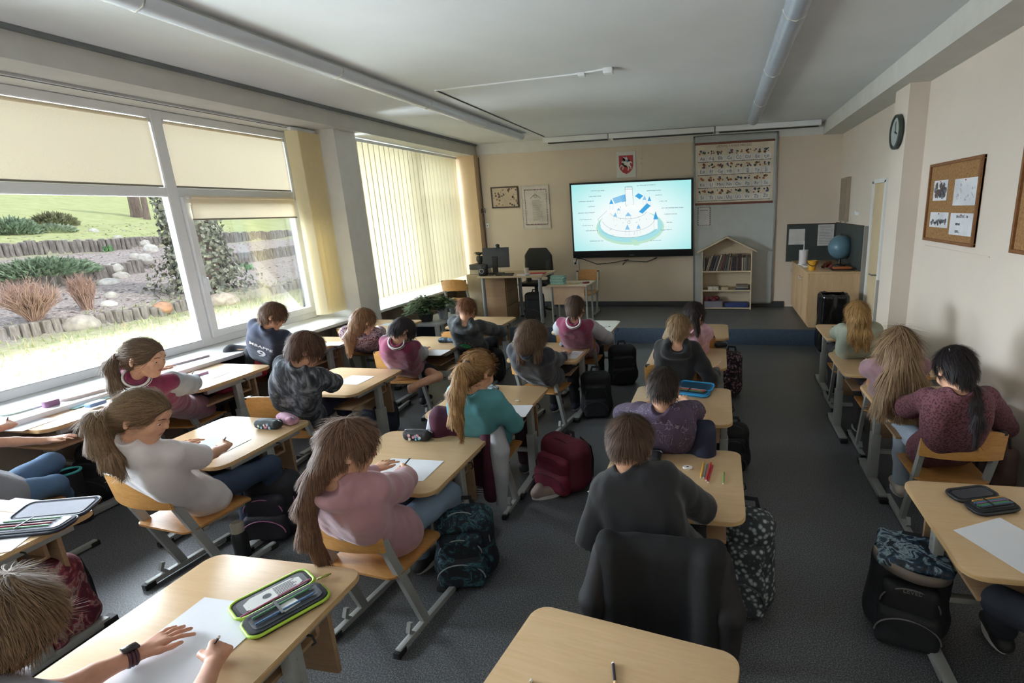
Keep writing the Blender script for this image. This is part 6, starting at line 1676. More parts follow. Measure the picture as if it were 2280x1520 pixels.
def pinned(u0, v0, u1, v1, label, kind):
    a, c_ = at(u0, v0, x=RX - 0.016), at(u1, v1, x=RX - 0.016); y0, y1, z0, z1 = c_.y, a.y, c_.z, a.z
    t = thing('pinned_paper', label, 'paper', (RX, y0, z0), room=True)
    b = MB(); b.box((RX - 0.0185, y0, z0), (RX - 0.015, y1, z1)); b.obj('sheet', mat('paper_cool', 'd4d6da', 0.8), t)
    b = MB(); b.sphere((RX - 0.022, (y0 + y1) / 2, z1 - 0.012), 0.005, 8); b.obj('pin', mat('pin_red', 'a03030', 0.4), t)
    W_ = Matrix(((0, 0, -1, RX - 0.019), (-1, 0, 0, (y0 + y1) / 2), (0, 1, 0, (z0 + z1) / 2), (0, 0, 0, 1))); r = random.Random(int(u0))
    b = MB()
    if kind == 'text':
        for k, s_ in enumerate(('DRAUGYSTĖ - TAI', 'MENAS', 'GERTI..')): text_mesh(b, s_, 0.024, W_ @ Matrix.Translation((-0.085, 0.055 - 0.055 * k, 0)), 0.0004, 'LEFT', 0.0006)
    else:
        for k in range({'group': 46, 'photo': 34, 'faint': 22}[kind]):
            w, hh = (y1 - y0), (z1 - z0); x, y = r.uniform(-.42, .42) * w, (r.uniform(-.30, .02) if kind == 'group' else r.uniform(-.3, .3)) * hh; s_ = r.uniform(.012, .03) * (0.5 if kind != 'photo' else 1); n = 6; b.mi = r.randrange(3)
            b.prism([(s_ * math.cos(q_ * 1.05), s_ * r.uniform(.7, 1.2) * math.sin(q_ * 1.05)) for q_ in range(6)], 0, 0.0004, W_ @ Matrix.Translation((x, y, 0.00002 * k)))
    mm = [mat('ink_dkgrey', '3c4048', 0.7), mat('ink_midgrey', '6c7078', 0.7), mat('ink_brown2', '5c4c48', 0.7)] if kind != 'faint' else [mat('ink_f1', 'b8bcc2', 0.8), mat('ink_f2', 'c4c6ca', 0.8), mat('ink_f3', 'a8acb4', 0.8)]
    b.obj('print', mm, t, 0)
pinned(2082, 403, 2107, 446, 'small photograph pinned at the upper left of the cork board', 'photo')
pinned(2128, 399, 2172, 457, 'large faint drawing pinned at the upper right of the cork board', 'faint')
pinned(2073, 472, 2109, 508, 'group photograph pinned at the lower left of the cork board', 'group')
pinned(2118, 474, 2162, 527, 'sheet with three lines of capitals pinned at the lower right of the cork board', 'text')
b = MB(); b.box((RX - 0.045, 7.95, 1.545), (RX, 8.38, 2.15), 0.004); b.mi = 1
for k in range(26): b.box((RX - 0.047, 7.97, 1.56 + k * 0.022), (RX - 0.044, 8.36, 1.568 + k * 0.022))
b.mi = 0
for y in (8.0, 8.3): b.tube([(RX - 0.03, y, 1.55), (RX - 0.03, y, 1.525)], 0.012, 8)
tag(b.obj('air_grille', [mat('grille', '9a8d7c', 0.6), mat('grille_dark', '857868', 0.6)]), 'tall beige ventilation grille high on the right wall near the corner', 'vent')
b = MB()
for k in range(3): b.tube([(RX, 7.55 - k * 0.06, 1.66), (RX - 0.03, 7.55 - k * 0.06, 1.66), (RX - 0.04, 7.55 - k * 0.06, 1.70)], 0.004, 6)
b.box((RX - 0.008, 7.40, 1.64), (RX, 7.58, 1.68), 0.002); tag(b.obj('coat_hooks', M_frame), 'small row of white hooks on the right wall below the grille', 'hooks')
b = MB(); b.box((RX - 0.006, 3.9, 1.412), (RX, 5.05, 1.42), 0.002); tag(b.obj('wall_rail', M_wallr), 'thin painted rail on the right wall under the cork board', 'rail')
# ------------------------------------------------------------------ teacher's corner
M_dt = make_wood('teacher_desk_top', 'b4a084', 'c8b498', 0.45)
t = thing('teacher_desk', 'teacher desk with a pale top and round grey steel legs on the platform', 'desk', (-3.0, 7.45, PH), room=True)
TZ = 0.94
b = MB(); b.box((-3.50, 7.10, TZ - 0.028), (-2.50, 7.82, TZ), 0.003); b.obj('tabletop', M_dt, t)
for x, y in ((-3.44, 7.16), (-2.56, 7.18), (-3.10, 7.76), (-2.56, 7.76)):
    b = MB(); b.tube([(x, y, PH + 0.02), (x, y, TZ - 0.028)], 0.027, 14); lg = b.obj('leg', mat('leg_grey', '9a9ea4', 0.4, 0.4), t)
    b = MB(); b.lathe([(0, 0), (0.030, 0), (0.030, 0.022), (0, 0.022)], (x, y, PH)); b.obj('rubber_foot', M_cap, lg)
b = MB(); b.box((-3.49, 7.30, PH + 0.01), (-3.16, 7.78, TZ - 0.03), 0.003); ped = b.obj('drawer_unit', M_birch_dark, t)
for k in range(3): b = MB(); b.box((-3.155, 7.32, PH + 0.04 + k * 0.22), (-3.145, 7.76, PH + 0.24 + k * 0.22), 0.002); b.obj('drawer', M_birch_dark, ped)

p = at(1079, 565, y=7.45)
t = thing('monitor', 'black monitor seen from behind on the teacher desk', 'monitor', (-3.30, 7.50, TZ), room=True)
b = MB(); b.box((-3.53, 7.43, 1.03), (-3.13, 7.46, 1.33), 0.008, rot=(R(-8), 0, R(14)), piv=(-3.33, 7.45, 1.15)); b.obj('screen_housing', mat('monitor_back', '3e4247', 0.35), t)
b = MB(); b.box((-3.38, 7.40, 0.96), (-3.30, 7.43, 1.20), 0.006, rot=(0, 0, R(14))); b.box((-3.45, 7.34, TZ), (-3.23, 7.50, TZ + 0.015), 0.005); b.obj('stand', M_cap, t)
t = thing('webcam', 'small webcam clipped on top of the monitor', 'webcam', (-3.28, 7.44, 1.34), room=True)
b = MB(); b.sphere((-3.28, 7.43, 1.365), 0.028, 12, (1.2, 0.8, 0.8)); b.obj('head', M_cap, t, 180)
b = MB(); b.box((-3.30, 7.42, 1.325), (-3.26, 7.47, 1.345), 0.004); b.obj('clip', M_cap, t)
b = MB(); b.box((-0.055, -0.06, 0), (0.055, 0.06, 0.17), 0.02); o = b.obj('speaker', mat('speaker_black', '15161a', 0.35)); o.location = (-3.42, 7.16, TZ + 0.001); tag(o, 'small black desktop loudspeaker with a silver ring', 'speaker')
b = MB(); b.tube([(0.032 * math.cos(a), -0.0605, 0.075 + 0.032 * math.sin(a)) for a in [R(20 * k) for k in range(18)]], 0.0055, 6, closed=True); q = b.obj('ring', mat('ring_silver', 'c4c6c8', 0.3, 0.6), None, 180); q.parent = o
b = MB(); b.lathe([(0, 0), (0.018, 0), (0.014, 0.004), (0, 0.004)], (0, -0.061, 0.135), 14, Matrix.Identity(4)); q = b.obj('tweeter', mat('ring_silver', 'c4c6c8'), None); q.parent = o
for k, (z0, z1, m_, lb) in enumerate(((TZ, TZ + 0.07, mat('beige_box', 'b4aa98', 0.6), 'beige document tray under the black one at the desk corner'), (TZ + 0.072, TZ + 0.15, mat('black_box', '2c2b2c', 0.5), 'black box stacked on the beige tray beside the monitor'))):
    block('desk_tray', (-3.74, 7.36, z0 + 0.001), (-3.52, 7.66, z1), m_, lb, 'tray', None, 0.006)
block('side_cabinet', (-3.78, 7.32, PH), (-3.505, 7.80, TZ), mat('cab_beige', 'a89a80', 0.6), 'low beige cabinet at the window end of the teacher desk', 'cabinet')
t = thing('potted_plant', 'dark round potted plant with drooping leaves on the box beside the monitor', 'plant', (-3.63, 7.52, TZ + 0.15), room=True)
b = MB(); b.lathe([(0, 0), (0.03, 0), (0.055, 0.05), (0.05, 0.10), (0.04, 0.11), (0, 0.10)], (-3.63, 7.52, TZ + 0.152)); b.obj('pot', mat('pot_dark', '3e3e3a', 0.6, bump=0.3), t, 60)
b = MB()
for k in range(16):
    a = k * 2.4; r0 = rnd.uniform(0.06, 0.11); c = Vector((-3.63, 7.52, TZ + 0.26)); d = Vector((math.cos(a), math.sin(a), 0.5)); pts = [c, c + d * r0 * 0.6 + Vector((0, 0, 0.03)), c + d * r0]
    s_ = Vector((-math.sin(a), math.cos(a), 0)) * 0.018
    vs_ = [b.bm.verts.new(q_) for q_ in (pts[0], pts[1] - s_, pts[2] - Vector((0, 0, 0.02)), pts[1] + s_)]; b.bm.faces.new(vs_)
b.obj('leaves', mat('leaf_dark', '2e3a2a', 0.6), t, 0)
t = thing('office_chair', 'black moulded office chair behind the teacher desk', 'chair', (-2.95, 8.15, PH), room=True)
s = Sdf().box((-2.95, 8.28, 1.02), (0.24, 0.03, 0.24), 0.03, k=0.02); s.box((-2.95, 8.08, 0.70), (0.24, 0.22, 0.03), 0.03, k=0.04); s.cone((-3.14, 8.26, 0.75), (-3.14, 8.28, 1.0), 0.04, k=0.04); s.cone((-2.76, 8.26, 0.75), (-2.76, 8.28, 1.0), 0.04, k=0.04); s.half((-2.70, 8.3, 1.12), (0.8, 0, 0.6)); s.half((-3.20, 8.3, 1.12), (-0.8, 0, 0.6))
soft('shell', s, 0.012, mat('chair_black', '0e0e10', 0.5), t)
b = MB(); b.tube([(-2.95, 8.08, PH + 0.08), (-2.95, 8.08, 0.68)], 0.03, 12)
for k in range(5): b.tube([(-2.95, 8.08, PH + 0.10), (-2.95 + 0.24 * math.cos(k * 1.2566), 8.08 + 0.24 * math.sin(k * 1.2566), PH + 0.05)], 0.018, 8)
b.obj('base', M_cap, t)
t = thing('paper_cup', 'white paper cup on the teacher desk', 'cup', (-2.82, 7.30, TZ), room=True)
b = MB(); b.lathe([(0, 0.001), (0.026, 0.001), (0.036, 0.09), (0.038, 0.092), (0.033, 0.09), (0.025, 0.006), (0, 0.006)], (-2.80, 7.30, TZ)); b.obj('cup', mat('cup_white', 'dcdad8', 0.6), t, 40)
for k, (x, y, w, h_, m_, lb, rz) in enumerate(((-2.63, 7.32, 0.24, 0.012, 'b0443e', 'red folder lying at the right end of the teacher desk', 0.2), (-2.80, 7.17, 0.16, 0.02, 'c8c2cc', 'small pile of papers beside the paper cup', -0.3), (-2.62, 7.22, 0.18, 0.008, 'd8d0d4', 'white sheet sticking out from under the red folder', 0.1), (-3.12, 7.24, 0.24, 0.02, '2a2826', 'flat black keyboard on the teacher desk', 0.15))):
    b = MB(); b.box((-w / 2, -w * 0.35, 0.001), (w / 2, w * 0.35, h_), 0.003); o = b.obj(('folder', 'paper_pile', 'paper_sheet', 'keyboard')[k], mat('pp_' + m_, m_, 0.6)); o.location = (x, y, TZ + (0.009 if k == 0 else 0)); o.rotation_euler.z = rz; tag(o, lb, ('folder', 'paper', 'paper', 'keyboard')[k])
b = MB(); b.tube([(-3.30 + 0.03 * math.sin(k * 1.3), 7.20 + 0.05 * math.cos(k), TZ + 0.010 + 0.012 * (k % 3)) for k in range(22)], 0.006, 6); tag(b.obj('cable_tangle', M_cap), 'tangle of black cables in front of the monitor', 'cable')
block('phone', (-3.02, 7.12, TZ + 0.001), (-2.95, 7.16, TZ + 0.012), mat('phone_dark', '33222a', 0.4), 'dark smartphone at the edge of the teacher desk', 'phone')

# small desk beside it, with exercise books
t = thing('side_desk', 'small pale school desk beside the teacher desk, carrying a pile of exercise books', 'desk', (-2.12, 7.35, PH), room=True)
SZ = 0.80
b = MB(); b.prism(rrect(-2.44, 7.10, -1.82, 7.60, 0.04), SZ - 0.02, SZ, bev=0.003); b.obj('tabletop', M_dt, t)
b = MB(); b.box((-2.36, 7.16, SZ - 0.29), (-1.90, 7.178, SZ - 0.02), 0.002); b.obj('front_panel', mat('panel_pink_wood', 'c4a68a', 0.6), t)
for x in (-2.39, -1.87):
    b = MB(); b.tube([(x, 7.18, PH + 0.015), (x, 7.18, SZ - 0.02)], 0.014, 10); b.tube([(x, 7.50, PH + 0.015), (x, 7.50, SZ - 0.02)], 0.014, 10); b.tube([(x, 7.12, PH + 0.014), (x, 7.56, PH + 0.014)], 0.014, 8); b.obj('leg', M_tube, t)
z = SZ + 0.001
for k in range(9):
    b = MB(); b.box((-0.10, -0.075, 0), (0.10, 0.075, 0.013), 0.002); o = b.obj('exercise_book', mat('exercise_' + ('8cb4ac', '9cc4c8', '7fa89c')[k % 3], ('8cb4ac', '9cc4c8', '7fa89c')[k % 3], 0.6)); o.location = (-2.30 + rnd.uniform(-.006, .006), 7.24, z + k * 0.0135); o.rotation_euler.z = rnd.uniform(-.12, .12)
    tag(o, ('mint exercise book, lowest of the pile on the side desk', 'mint exercise book, second from the bottom of the pile', 'mint exercise book, third from the bottom of the pile', 'mint exercise book, fourth from the bottom of the pile', 'mint exercise book in the middle of the pile', 'mint exercise book, fourth from the top of the pile', 'mint exercise book, third from the top of the pile', 'mint exercise book, second from the top of the pile', 'mint exercise book, topmost of the pile on the side desk')[k], 'exercise book', 'exercise books piled on the side desk')
for k, (x, y, w, c_, lb) in enumerate(((-2.08, 7.26, 0.15, 'a8946a', 'tan booklet beside the pile of exercise books'), (-2.00, 7.36, 0.13, 'b4a884', 'pale olive booklet further back on the side desk'), (-1.90, 7.30, 0.09, '7c3034', 'small red case at the right end of the side desk'))):
    b = MB(); b.box((-w / 2, -w * 0.3, 0.001), (w / 2, w * 0.3, 0.010 if k < 2 else 0.022), 0.003); o = b.obj('booklet' if k < 2 else 'pencil_case', mat('bk_' + c_, c_, 0.6)); o.location = (x, y, SZ); o.rotation_euler.z = 0.4 * k; tag(o, lb, 'booklet' if k < 2 else 'case')
o = dup(chair0, (-2.10, 8.00, PH), math.pi, 'school chair behind the side desk with the exercise books', 'school chairs')
o = dup(chair0, (-3.92, 7.35, PH + 0.001), 0.1, 'school chair by the window blind beside the teacher desk', 'school chairs')

# black leather backpack under the teacher desk, white plant table
def backpack(label, loc, size, cols, rz=0.0, tilt=(0, 0), patt=None, trim='9a9a9e', seed=1, pockets=2, h=0.008, name='backpack', slump=0.0, group=None):
    """soft backpack standing on the floor; x width, y depth (front pocket towards -y), z height"""
    W, D_, Hh = size; t = thing(name, label, 'backpack', loc, rz, group)
    t.rotation_euler = (tilt[0], tilt[1], rz)
    mt = patt or mat('bag_' + cols[0], cols[0], 0.75, var=0.1, vscale=8, bump=0.3)
    s = Sdf().box((0, 0.02, Hh * 0.48), (W / 2, D_ * 0.34, Hh * 0.47), min(W, D_) * 0.30, k=0.03); s.ell((0, 0, Hh * 0.22), (W * 0.52, D_ * 0.46, Hh * 0.26), k=0.05); s.half((0, 0, 0.004), (0, 0, -1))
    soft('body', s, h, mt, t, 0.010, 7, seed, it=2)
    for k in range(pockets):
        zc = Hh * (0.24 + 0.30 * k); s = Sdf().box((0, -D_ * 0.40 + 0.02 * k, zc), (W * (0.40 - 0.04 * k), D_ * 0.14, Hh * (0.21 - 0.03 * k)), 0.04, k=0.02)
        pk = soft('pocket', s, h, mt if len(cols) < 2 else (patt or mat('bag_' + cols[1], cols[1], 0.7, var=0.1, bump=0.3)), t, 0.006, 9, seed + k + 1, it=2)
        b = MB(); zt = zc + Hh * 0.10; b.tube([(W * (0.40 - 0.04 * k) * math.cos(a), -D_ * 0.52 + 0.025 * k - 0.004 * math.sin(a), zc - Hh * 0.05 + Hh * 0.20 * math.sin(a)) for a in [R(180 - 12 * q_) for q_ in range(16)]], 0.0035, 6)
        b.obj('zip', mat('trim_' + trim, trim, 0.5), pk, 180)
    b = MB(); b.tube([(W * 0.46 * math.cos(a), -0.03, Hh * 0.52 + Hh * 0.44 * math.sin(a)) for a in [R(180 - 12 * q_) for q_ in range(16)]], 0.0035, 6); b.obj('piping', mat('trim_' + trim, trim, 0.5), t, 180)
    b = MB(); b.tube([(-0.04, 0.06, Hh * 0.93), (-0.03, 0.07, Hh * 1.01), (0.03, 0.07, Hh * 1.01), (0.04, 0.06, Hh * 0.93)], 0.01, square=(0.010, 0.004)); b.obj('handle', mat('strap_black', '16161a', 0.8), t)
    for sg in (-1, 1):
        b = MB(); b.tube([(sg * W * 0.2, D_ * 0.33, Hh * 0.9), (sg * W * 0.26, D_ * 0.50, Hh * 0.72), (sg * W * 0.30, D_ * 0.52, Hh * 0.45), (sg * W * 0.36, D_ * 0.40, Hh * 0.15)], 0.02, square=(0.026, 0.006)); b.obj('strap', mat('strap_black', '16161a', 0.8), t)
    return t
def fl(u, v, z=0.0): p = at(u, v, z=z); return (p.x, p.y, z)
backpack('black leather backpack under the teacher desk', (-2.78, 7.48, PH), (0.30, 0.2, 0.46), ['1a1a1e'], 0.1, seed=2, trim='2a2a2e')
backpack('tall black backpack standing at the aisle desk of the front row', (at(1384, 858, z=0)[0], at(1384, 858, z=0)[1] + 0.10, 0), (0.30, 0.24, 0.44), ['15161d'], 0.3, seed=3, trim='22242c')
backpack('black backpack with long straps beside the child with wavy hair', (at(1325, 930, z=0)[0], at(1325, 930, z=0)[1] + 0.08, 0), (0.27, 0.22, 0.43), ['1a1b1f'], 0.2, seed=4, trim='3a3c40')
backpack('black backpack leaning at the desk of the boy with the green print', (at(1095, 850, z=0)[0], at(1095, 850, z=0)[1] + 0.05, 0), (0.26, 0.22, 0.40), ['131318'], -0.5, seed=5, trim='202228')
backpack('dark blue bag on the floor beside the boy in the fluffy sweater', (at(850, 965, z=0)[0], at(850, 965, z=0)[1], 0), (0.28, 0.24, 0.34), ['1a2030'], -0.2, seed=6, trim='262c3c')
backpack('crimson backpack on the floor in the middle aisle', (at(1250, 1095, z=0)[0], at(1250, 1095, z=0)[1] + 0.10, 0), (0.38, 0.30, 0.36), ['5e1a2c', '701c34'], -0.5, seed=7, trim='4a1422', h=0.006)
backpack('black backpack with pink and mint zips beside the girl in white', (at(600, 1200, z=0)[0], at(600, 1200, z=0)[1] + 0.08, 0), (0.30, 0.26, 0.40), ['17171e', '1c1a26'], 0.25, seed=8, trim='a86a94', h=0.006)
backpack('teal and navy patterned backpack beside the girl in the pink hoodie', (at(1030, 1300, z=0)[0], at(1030, 1300, z=0)[1] + 0.07, 0), (0.29, 0.24, 0.40), ['14242e', 'x'], 0.25, patt=pattern('teal_tribal', [(0.46, '10161e'), (0.53, '17303c'), (0.58, '3e6a74'), (0.62, '141e28')], 16, 0.75, 'noise', dist=1.2), seed=9, trim='8c9498', h=0.006)
backpack('grey speckled backpack hanging at the desk of the boy in black', (at(1672, 1385, z=0)[0] - 0.02, at(1672, 1385, z=0)[1] + 0.12, 0), (0.24, 0.24, 0.50), ['6a7074', 'x'], -0.15, patt=pattern('leo_grey', [(0.2, '9aa09c'), (0.35, '70787a'), (0.5, '2e3236')], 42, 0.85, 'cell'), seed=10, trim='3c4044', h=0.006)
backpack('burgundy patterned backpack hanging by the desk of the blond boy', (at(1625, 880, z=0)[0] - 0.0, at(1625, 880, z=0)[1] + 0.05, 0), (0.22, 0.24, 0.46), ['4a343e', 'x'], -0.2, patt=pattern('leo_wine', [(0.25, '8a6a74'), (0.4, '4c3440'), (0.55, '241a20')], 38, 0.8, 'cell'), seed=11, trim='3a2a32')
backpack('black backpack hanging under the desk with the turquoise case', (at(1632, 1045, z=0)[0], at(1632, 1045, z=0)[1] + 0.05, 0), (0.22, 0.22, 0.34), ['121216'], 0.0, seed=12, trim='3a3c44')
backpack('red and beige printed backpack at the lower left edge', (at(80, 1445, z=0)[0], at(80, 1445, z=0)[1] + 0.05, 0), (0.34, 0.28, 0.42), ['6e2a3a', 'x'], 0.5, patt=pattern('red_print', [(0.44, '5a1c2c'), (0.50, '86303e'), (0.56, 'a48a80'), (0.62, '6e2636')], 11, 0.7, 'noise', dist=1.5), seed=13, trim='5c2c4c', h=0.006)
backpack('black furry bag with a turquoise rim beside the jeans at the left', (at(200, 1110, z=0)[0] + 0.05, at(200, 1110, z=0)[1] + 0.1, 0), (0.30, 0.26, 0.40), ['16161a'], 0.2, seed=14, trim='2c3a40')
t = backpack('black boxy school bag with an orange ball print standing in the right aisle', (at(2040, 1470, z=0)[0], at(2040, 1470, z=0)[1] + 0.16, 0), (0.30, 0.26, 0.42), ['121318', '101216'], -0.25, seed=15, trim='6a6668', h=0.006, name='school_bag')
s = Sdf().box((0, -0.02, 0.40), (0.135, 0.12, 0.022), 0.02, k=0.02); soft('lid', s, 0.006, pattern('lid_print', [(0.42, '0e141c'), (0.50, '1c3850'), (0.56, '8aa0ac'), (0.62, '10202e')], 14, 0.5, 'noise', dist=1.0), t, 0.004, 10)
b = MB(); b.tube([(0.145 * math.cos(a), -0.03 + 0.125 * math.sin(a), 0.375 - 0.02 * math.cos(a)) for a in [R(190 + 10 * k) for k in range(17)]], 0.01, square=(0.005, 0.022)); b.obj('lid_band', mat('band_taupe', '7a7068', 0.6), t, 180)
b = MB(); text_mesh(b, 'LEVEL', 0.026, Matrix(((1, 0, 0, 0), (0, 0, -1, -0.146), (0, 1, 0, 0.30), (0, 0, 0, 1))), 0.0006); b.obj('lettering', mat('logo_dim', '6c6a66', 0.6), t, 0)
t = thing('belt_pouch', 'brown leather bag behind the chair of the girl in burgundy', 'bag', (at(2245, 1060, z=0.2)[0] - 0.06, at(2245, 1060, z=0.2)[1], 0), room=False)
s = Sdf().box((0, 0, 0.22), (0.06, 0.13, 0.20), 0.05, k=0.03); s.half((0, 0, 0.004), (0, 0, -1)); soft('body', s, 0.008, mat('leather_brown', '5a443c', 0.5, bump=0.3), t, 0.010, 8)
b = MB(); b.tube([(0.0, -0.10, 0.38), (0.0, -0.05, 0.52), (0.0, 0.05, 0.52), (0.0, 0.10, 0.38)], 0.008, 6); b.obj('handle', mat('leather_dark', '3a2c28', 0.5), t, 180)

t = thing('plant_table', 'low white square-legged table with potted plants in front of the blinds', 'table', (-4.0, 6.5, 0), room=True)
b = MB(); b.box((-4.02, 6.05, 0.415), (-3.60, 6.88, 0.45), 0.004); b.obj('tabletop', mat('table_white', 'c4c8ca', 0.4), t)
for x, y in ((-3.99, 6.08), (-3.63, 6.08), (-3.99, 6.85), (-3.63, 6.85)): b = MB(); b.box((x - 0.027, y - 0.027, 0), (x + 0.027, y + 0.027, 0.415), 0.004); b.obj('leg', mat('table_white', 'c4c8ca'), t)
def plant(x, y, z, pr, ph, n, sp, label, pc, lc='3e5a3a', L=0.07):
    t = thing('potted_plant', label, 'plant', (x, y, z), room=True)
    b = MB(); b.lathe([(0, 0.001), (pr * 0.75, 0.001), (pr, ph), (pr * 1.05, ph), (pr * 0.9, ph - 0.01), (0, ph - 0.02)], (x, y, z)); b.obj('pot', mat('pot_' + pc, pc, 0.5), t, 60)
    b = MB()
    for k in range(n):
        a = rnd.uniform(0, 6.28); e = rnd.random(); c = Vector((x, y, z + ph)) + Vector((math.cos(a) * sp * e, math.sin(a) * sp * e, sp * (0.9 - 0.7 * e * e) * rnd.uniform(0.5, 1.1)))
        d = Vector((math.cos(a), math.sin(a), rnd.uniform(-.6, .3))).normalized(); s_ = d.cross(Vector((0, 0, 1))).normalized() * L * 0.28; l_ = L * rnd.uniform(.7, 1.3)
        b.bm.faces.new([b.bm.verts.new(q_) for q_ in (c, c + d * l_ * 0.5 - s_, c + d * l_, c + d * l_ * 0.5 + s_ + Vector((0, 0, .006)))])
        if k % 5 == 0: b.tube([(x, y, z + ph - 0.01), tuple(Vector((x, y, z + ph)).lerp(c, 0.6) + Vector((0, 0, 0.03))), tuple(c)], 0.0022, 4, caps=False)
    b.obj('foliage', mat('leaf_' + lc, lc, 0.55, var=0.2, vscale=20), t, 0); return t
plant(-3.86, 6.22, 0.451, 0.10, 0.11, 520, 0.24, 'big bushy green plant at the left of the white table', '2a2c2c')
plant(-3.72, 6.42, 0.451, 0.075, 0.15, 300, 0.17, 'green plant in a tall grey-white pot in the middle of the white table', '9aa2a8', '56704a')
plant(-3.76, 6.78, 0.451, 0.06, 0.08, 160, 0.14, 'small grey-leaved plant at the back of the white table', '6a7478', '8a9a8c', 0.045)

# ------------------------------------------------------------------ jackets over chair backs
def draped(key, label, cm, sm=None, drop=0.34, wide=0.24, seed=1, lop=0.0, trim=None, name='jacket'):
    qx, qy, rz, sz = CHAIRS[key]; t = thing(name, label, 'jacket', (qx, qy, 0), rz)
    s = Sdf(); ytop = -0.235
    s.box((0, ytop - 0.02, 0.70 - drop / 2), (wide, 0.026, drop / 2), 0.024, k=0.03); s.box((0, ytop + 0.055, 0.62), (wide * 0.85, 0.018, 0.08), 0.016, k=0.03)
    s.cone((-wide + 0.03, ytop + 0.01, 0.70), (wide - 0.03, ytop + 0.01, 0.70), 0.034, k=0.03)
    s.cone((-wide + .05, ytop - 0.03, 0.68), (-wide + .05 + lop, ytop - 0.05, 0.70 - drop), 0.045, 0.055, 0.03); s.cone((wide - .05, ytop - 0.03, 0.68), (wide - .05 + lop, ytop - 0.05, 0.70 - drop * 1.05), 0.045, 0.055, 0.03)
    soft('shell', s, 0.008, cm, t, 0.016, 7, seed, (1, 1, 0.25), it=2)
    if sm:
        for sg in (-1, 1):
            q = Sdf(); q.chain([(sg * (wide - 0.02), ytop - 0.01, 0.67), (sg * (wide + 0.02), ytop - 0.045, 0.50), (sg * (wide + 0.005), ytop - 0.055, 0.66 - drop * 1.12)], [0.045, 0.05, 0.034], 0.02); soft('sleeve', q, 0.008, sm, t, 0.010, 9, seed + sg, (1, 1, 0.5), it=2)
    if trim:
        b = MB()
        for k in range(3): b.tube([(-wide + 0.04, ytop - 0.075, 0.70 - drop - 0.01 + k * 0.014), (0, ytop - 0.06, 0.70 - drop - 0.02 + k * 0.014), (wide - 0.04, ytop - 0.075, 0.70 - drop - 0.01 + k * 0.014)], 0.0035, 5)
        b.obj('hem_stripes', mat('stripe_' + trim, trim, 0.8), t, 180)
    return t
draped('c3', 'maroon jacket with grey sleeves hanging over the chair of the girl in teal', mat('varsity_dark', '4a1c30', 0.9, var=0.08, bump=0.25), vars_s, 0.46, 0.20, 3, trim='b8b0b4')
draped('d4', 'dark navy jacket over the chair of the boy in the purple shirt', mat('navy_cloth', '1a1f38', 0.8, var=0.1, bump=0.3), None, 0.26, 0.21, 4)
draped('d5', 'black jacket over the chair of the boy in the black t-shirt', mat('black_cloth', '08080b', 0.9, var=0.1, bump=0.3), mat('black_shiny', '0e0a0c', 0.7, bump=0.3), 0.40, 0.21, 5)
draped('a2', 'black jacket with red lining over the chair by the sill', mat('charcoal_cloth', '24262c', 0.85), mat('red_lining', 'b02c38', 0.7), 0.16, 0.15, 6)
draped('b3', 'dark jacket hanging on the seat side of the chair of the girl in white', mat('black_cloth', '121216', 0.75), None, 0.1, 0.05, 7) if False else None

# ------------------------------------------------------------------ things on the desks
def sheet(u, v, label, key, w=0.21, l=0.29, rz=0.0, col='dcdee4', name='paper_sheet', corner=None):
    z = DESKS[key][2]; p = at(u, v, z=z)
    b = MB(); b.box((-w / 2, -l / 2, 0), (w / 2, l / 2, 0.0012)); o = b.obj(name, mat('sheet_' + col, col, 0.7, var=0.01)); o.location = (p.x, p.y, z + 0.0012); o.rotation_euler.z = rz; return tag(o, label, 'paper', 'drawing sheets on the desks')
sheet(905, 1045, 'white drawing sheet under the hands of the girl in the pink hoodie', 'c4', 0.30, 0.21, 0.02)
sheet(478, 992, 'white sheet under the hands of the girl in the white t-shirt', 'b3', 0.29, 0.21, 0.0, 'd4e4ee')
sheet(790, 846, 'white sheet in front of the boy in the fluffy sweater', 'b2', 0.21, 0.21, 0.0)
sheet(970, 785, 'white sheet on the desk of the child with the bowed dark head', 'b1', 0.21, 0.20, 0.0)
sheet(1270, 790, 'white sheet on the desk of the child with wavy hair', 'c2', 0.18, 0.24, 0.0)
sheet(1150, 915, 'small white sheet on the desk of the girl in teal', 'c3', 0.17, 0.20, 0.1)
sheet(1390, 1085, 'white sheet turned askew under the boy in the black t-shirt', 'd5', 0.21, 0.27, -0.55)
sheet(1480, 1068, 'second white sheet corner at the right of his neck, boy in the black t-shirt', 'd5', 0.16, 0.12, 0.3) if False else None
sheet(400, 1455, 'white sheet with faint pencil lines under the bare hands at lower left', 'c5', 0.30, 0.42, 0.0)
sheet(1500, 905, 'white sheet under the boy in the purple shirt', 'd4', 0.2, 0.2, 0.1)
sheet(1945, 812, 'white sheet by the girl with the very long hair', 'e2', 0.14, 0.16, 0.3)
sheet(2250, 1210, 'large white sheet on the desk at the right edge', 'e4', 0.24, 0.26, 0.5)
sheet(470, 835, 'glaring white sheet under the writing hand by the sill', 'a3', 0.2, 0.2, 0.1)
sheet(60, 945, 'glaring white sheet on the desk at the left edge', 'a4', 0.21, 0.2, 0.1)
sheet(745, 765, 'white sheet on the desk of the boy in the football shirt', 'a2', 0.2, 0.15, 0.1)
sheet(40, 1125, 'white sheet at the far end of the desk with the navy case', 'b4', 0.20, 0.10, 0.0)
sheet(8, 1215, 'corner of a white sheet in front of the navy case at the left edge', 'b4', 0.12, 0.12, 0.5)
sheet(870, 722, 'white sheet on the desk of the girl in the floral dress', 'a1', 0.18, 0.13, 0.1)


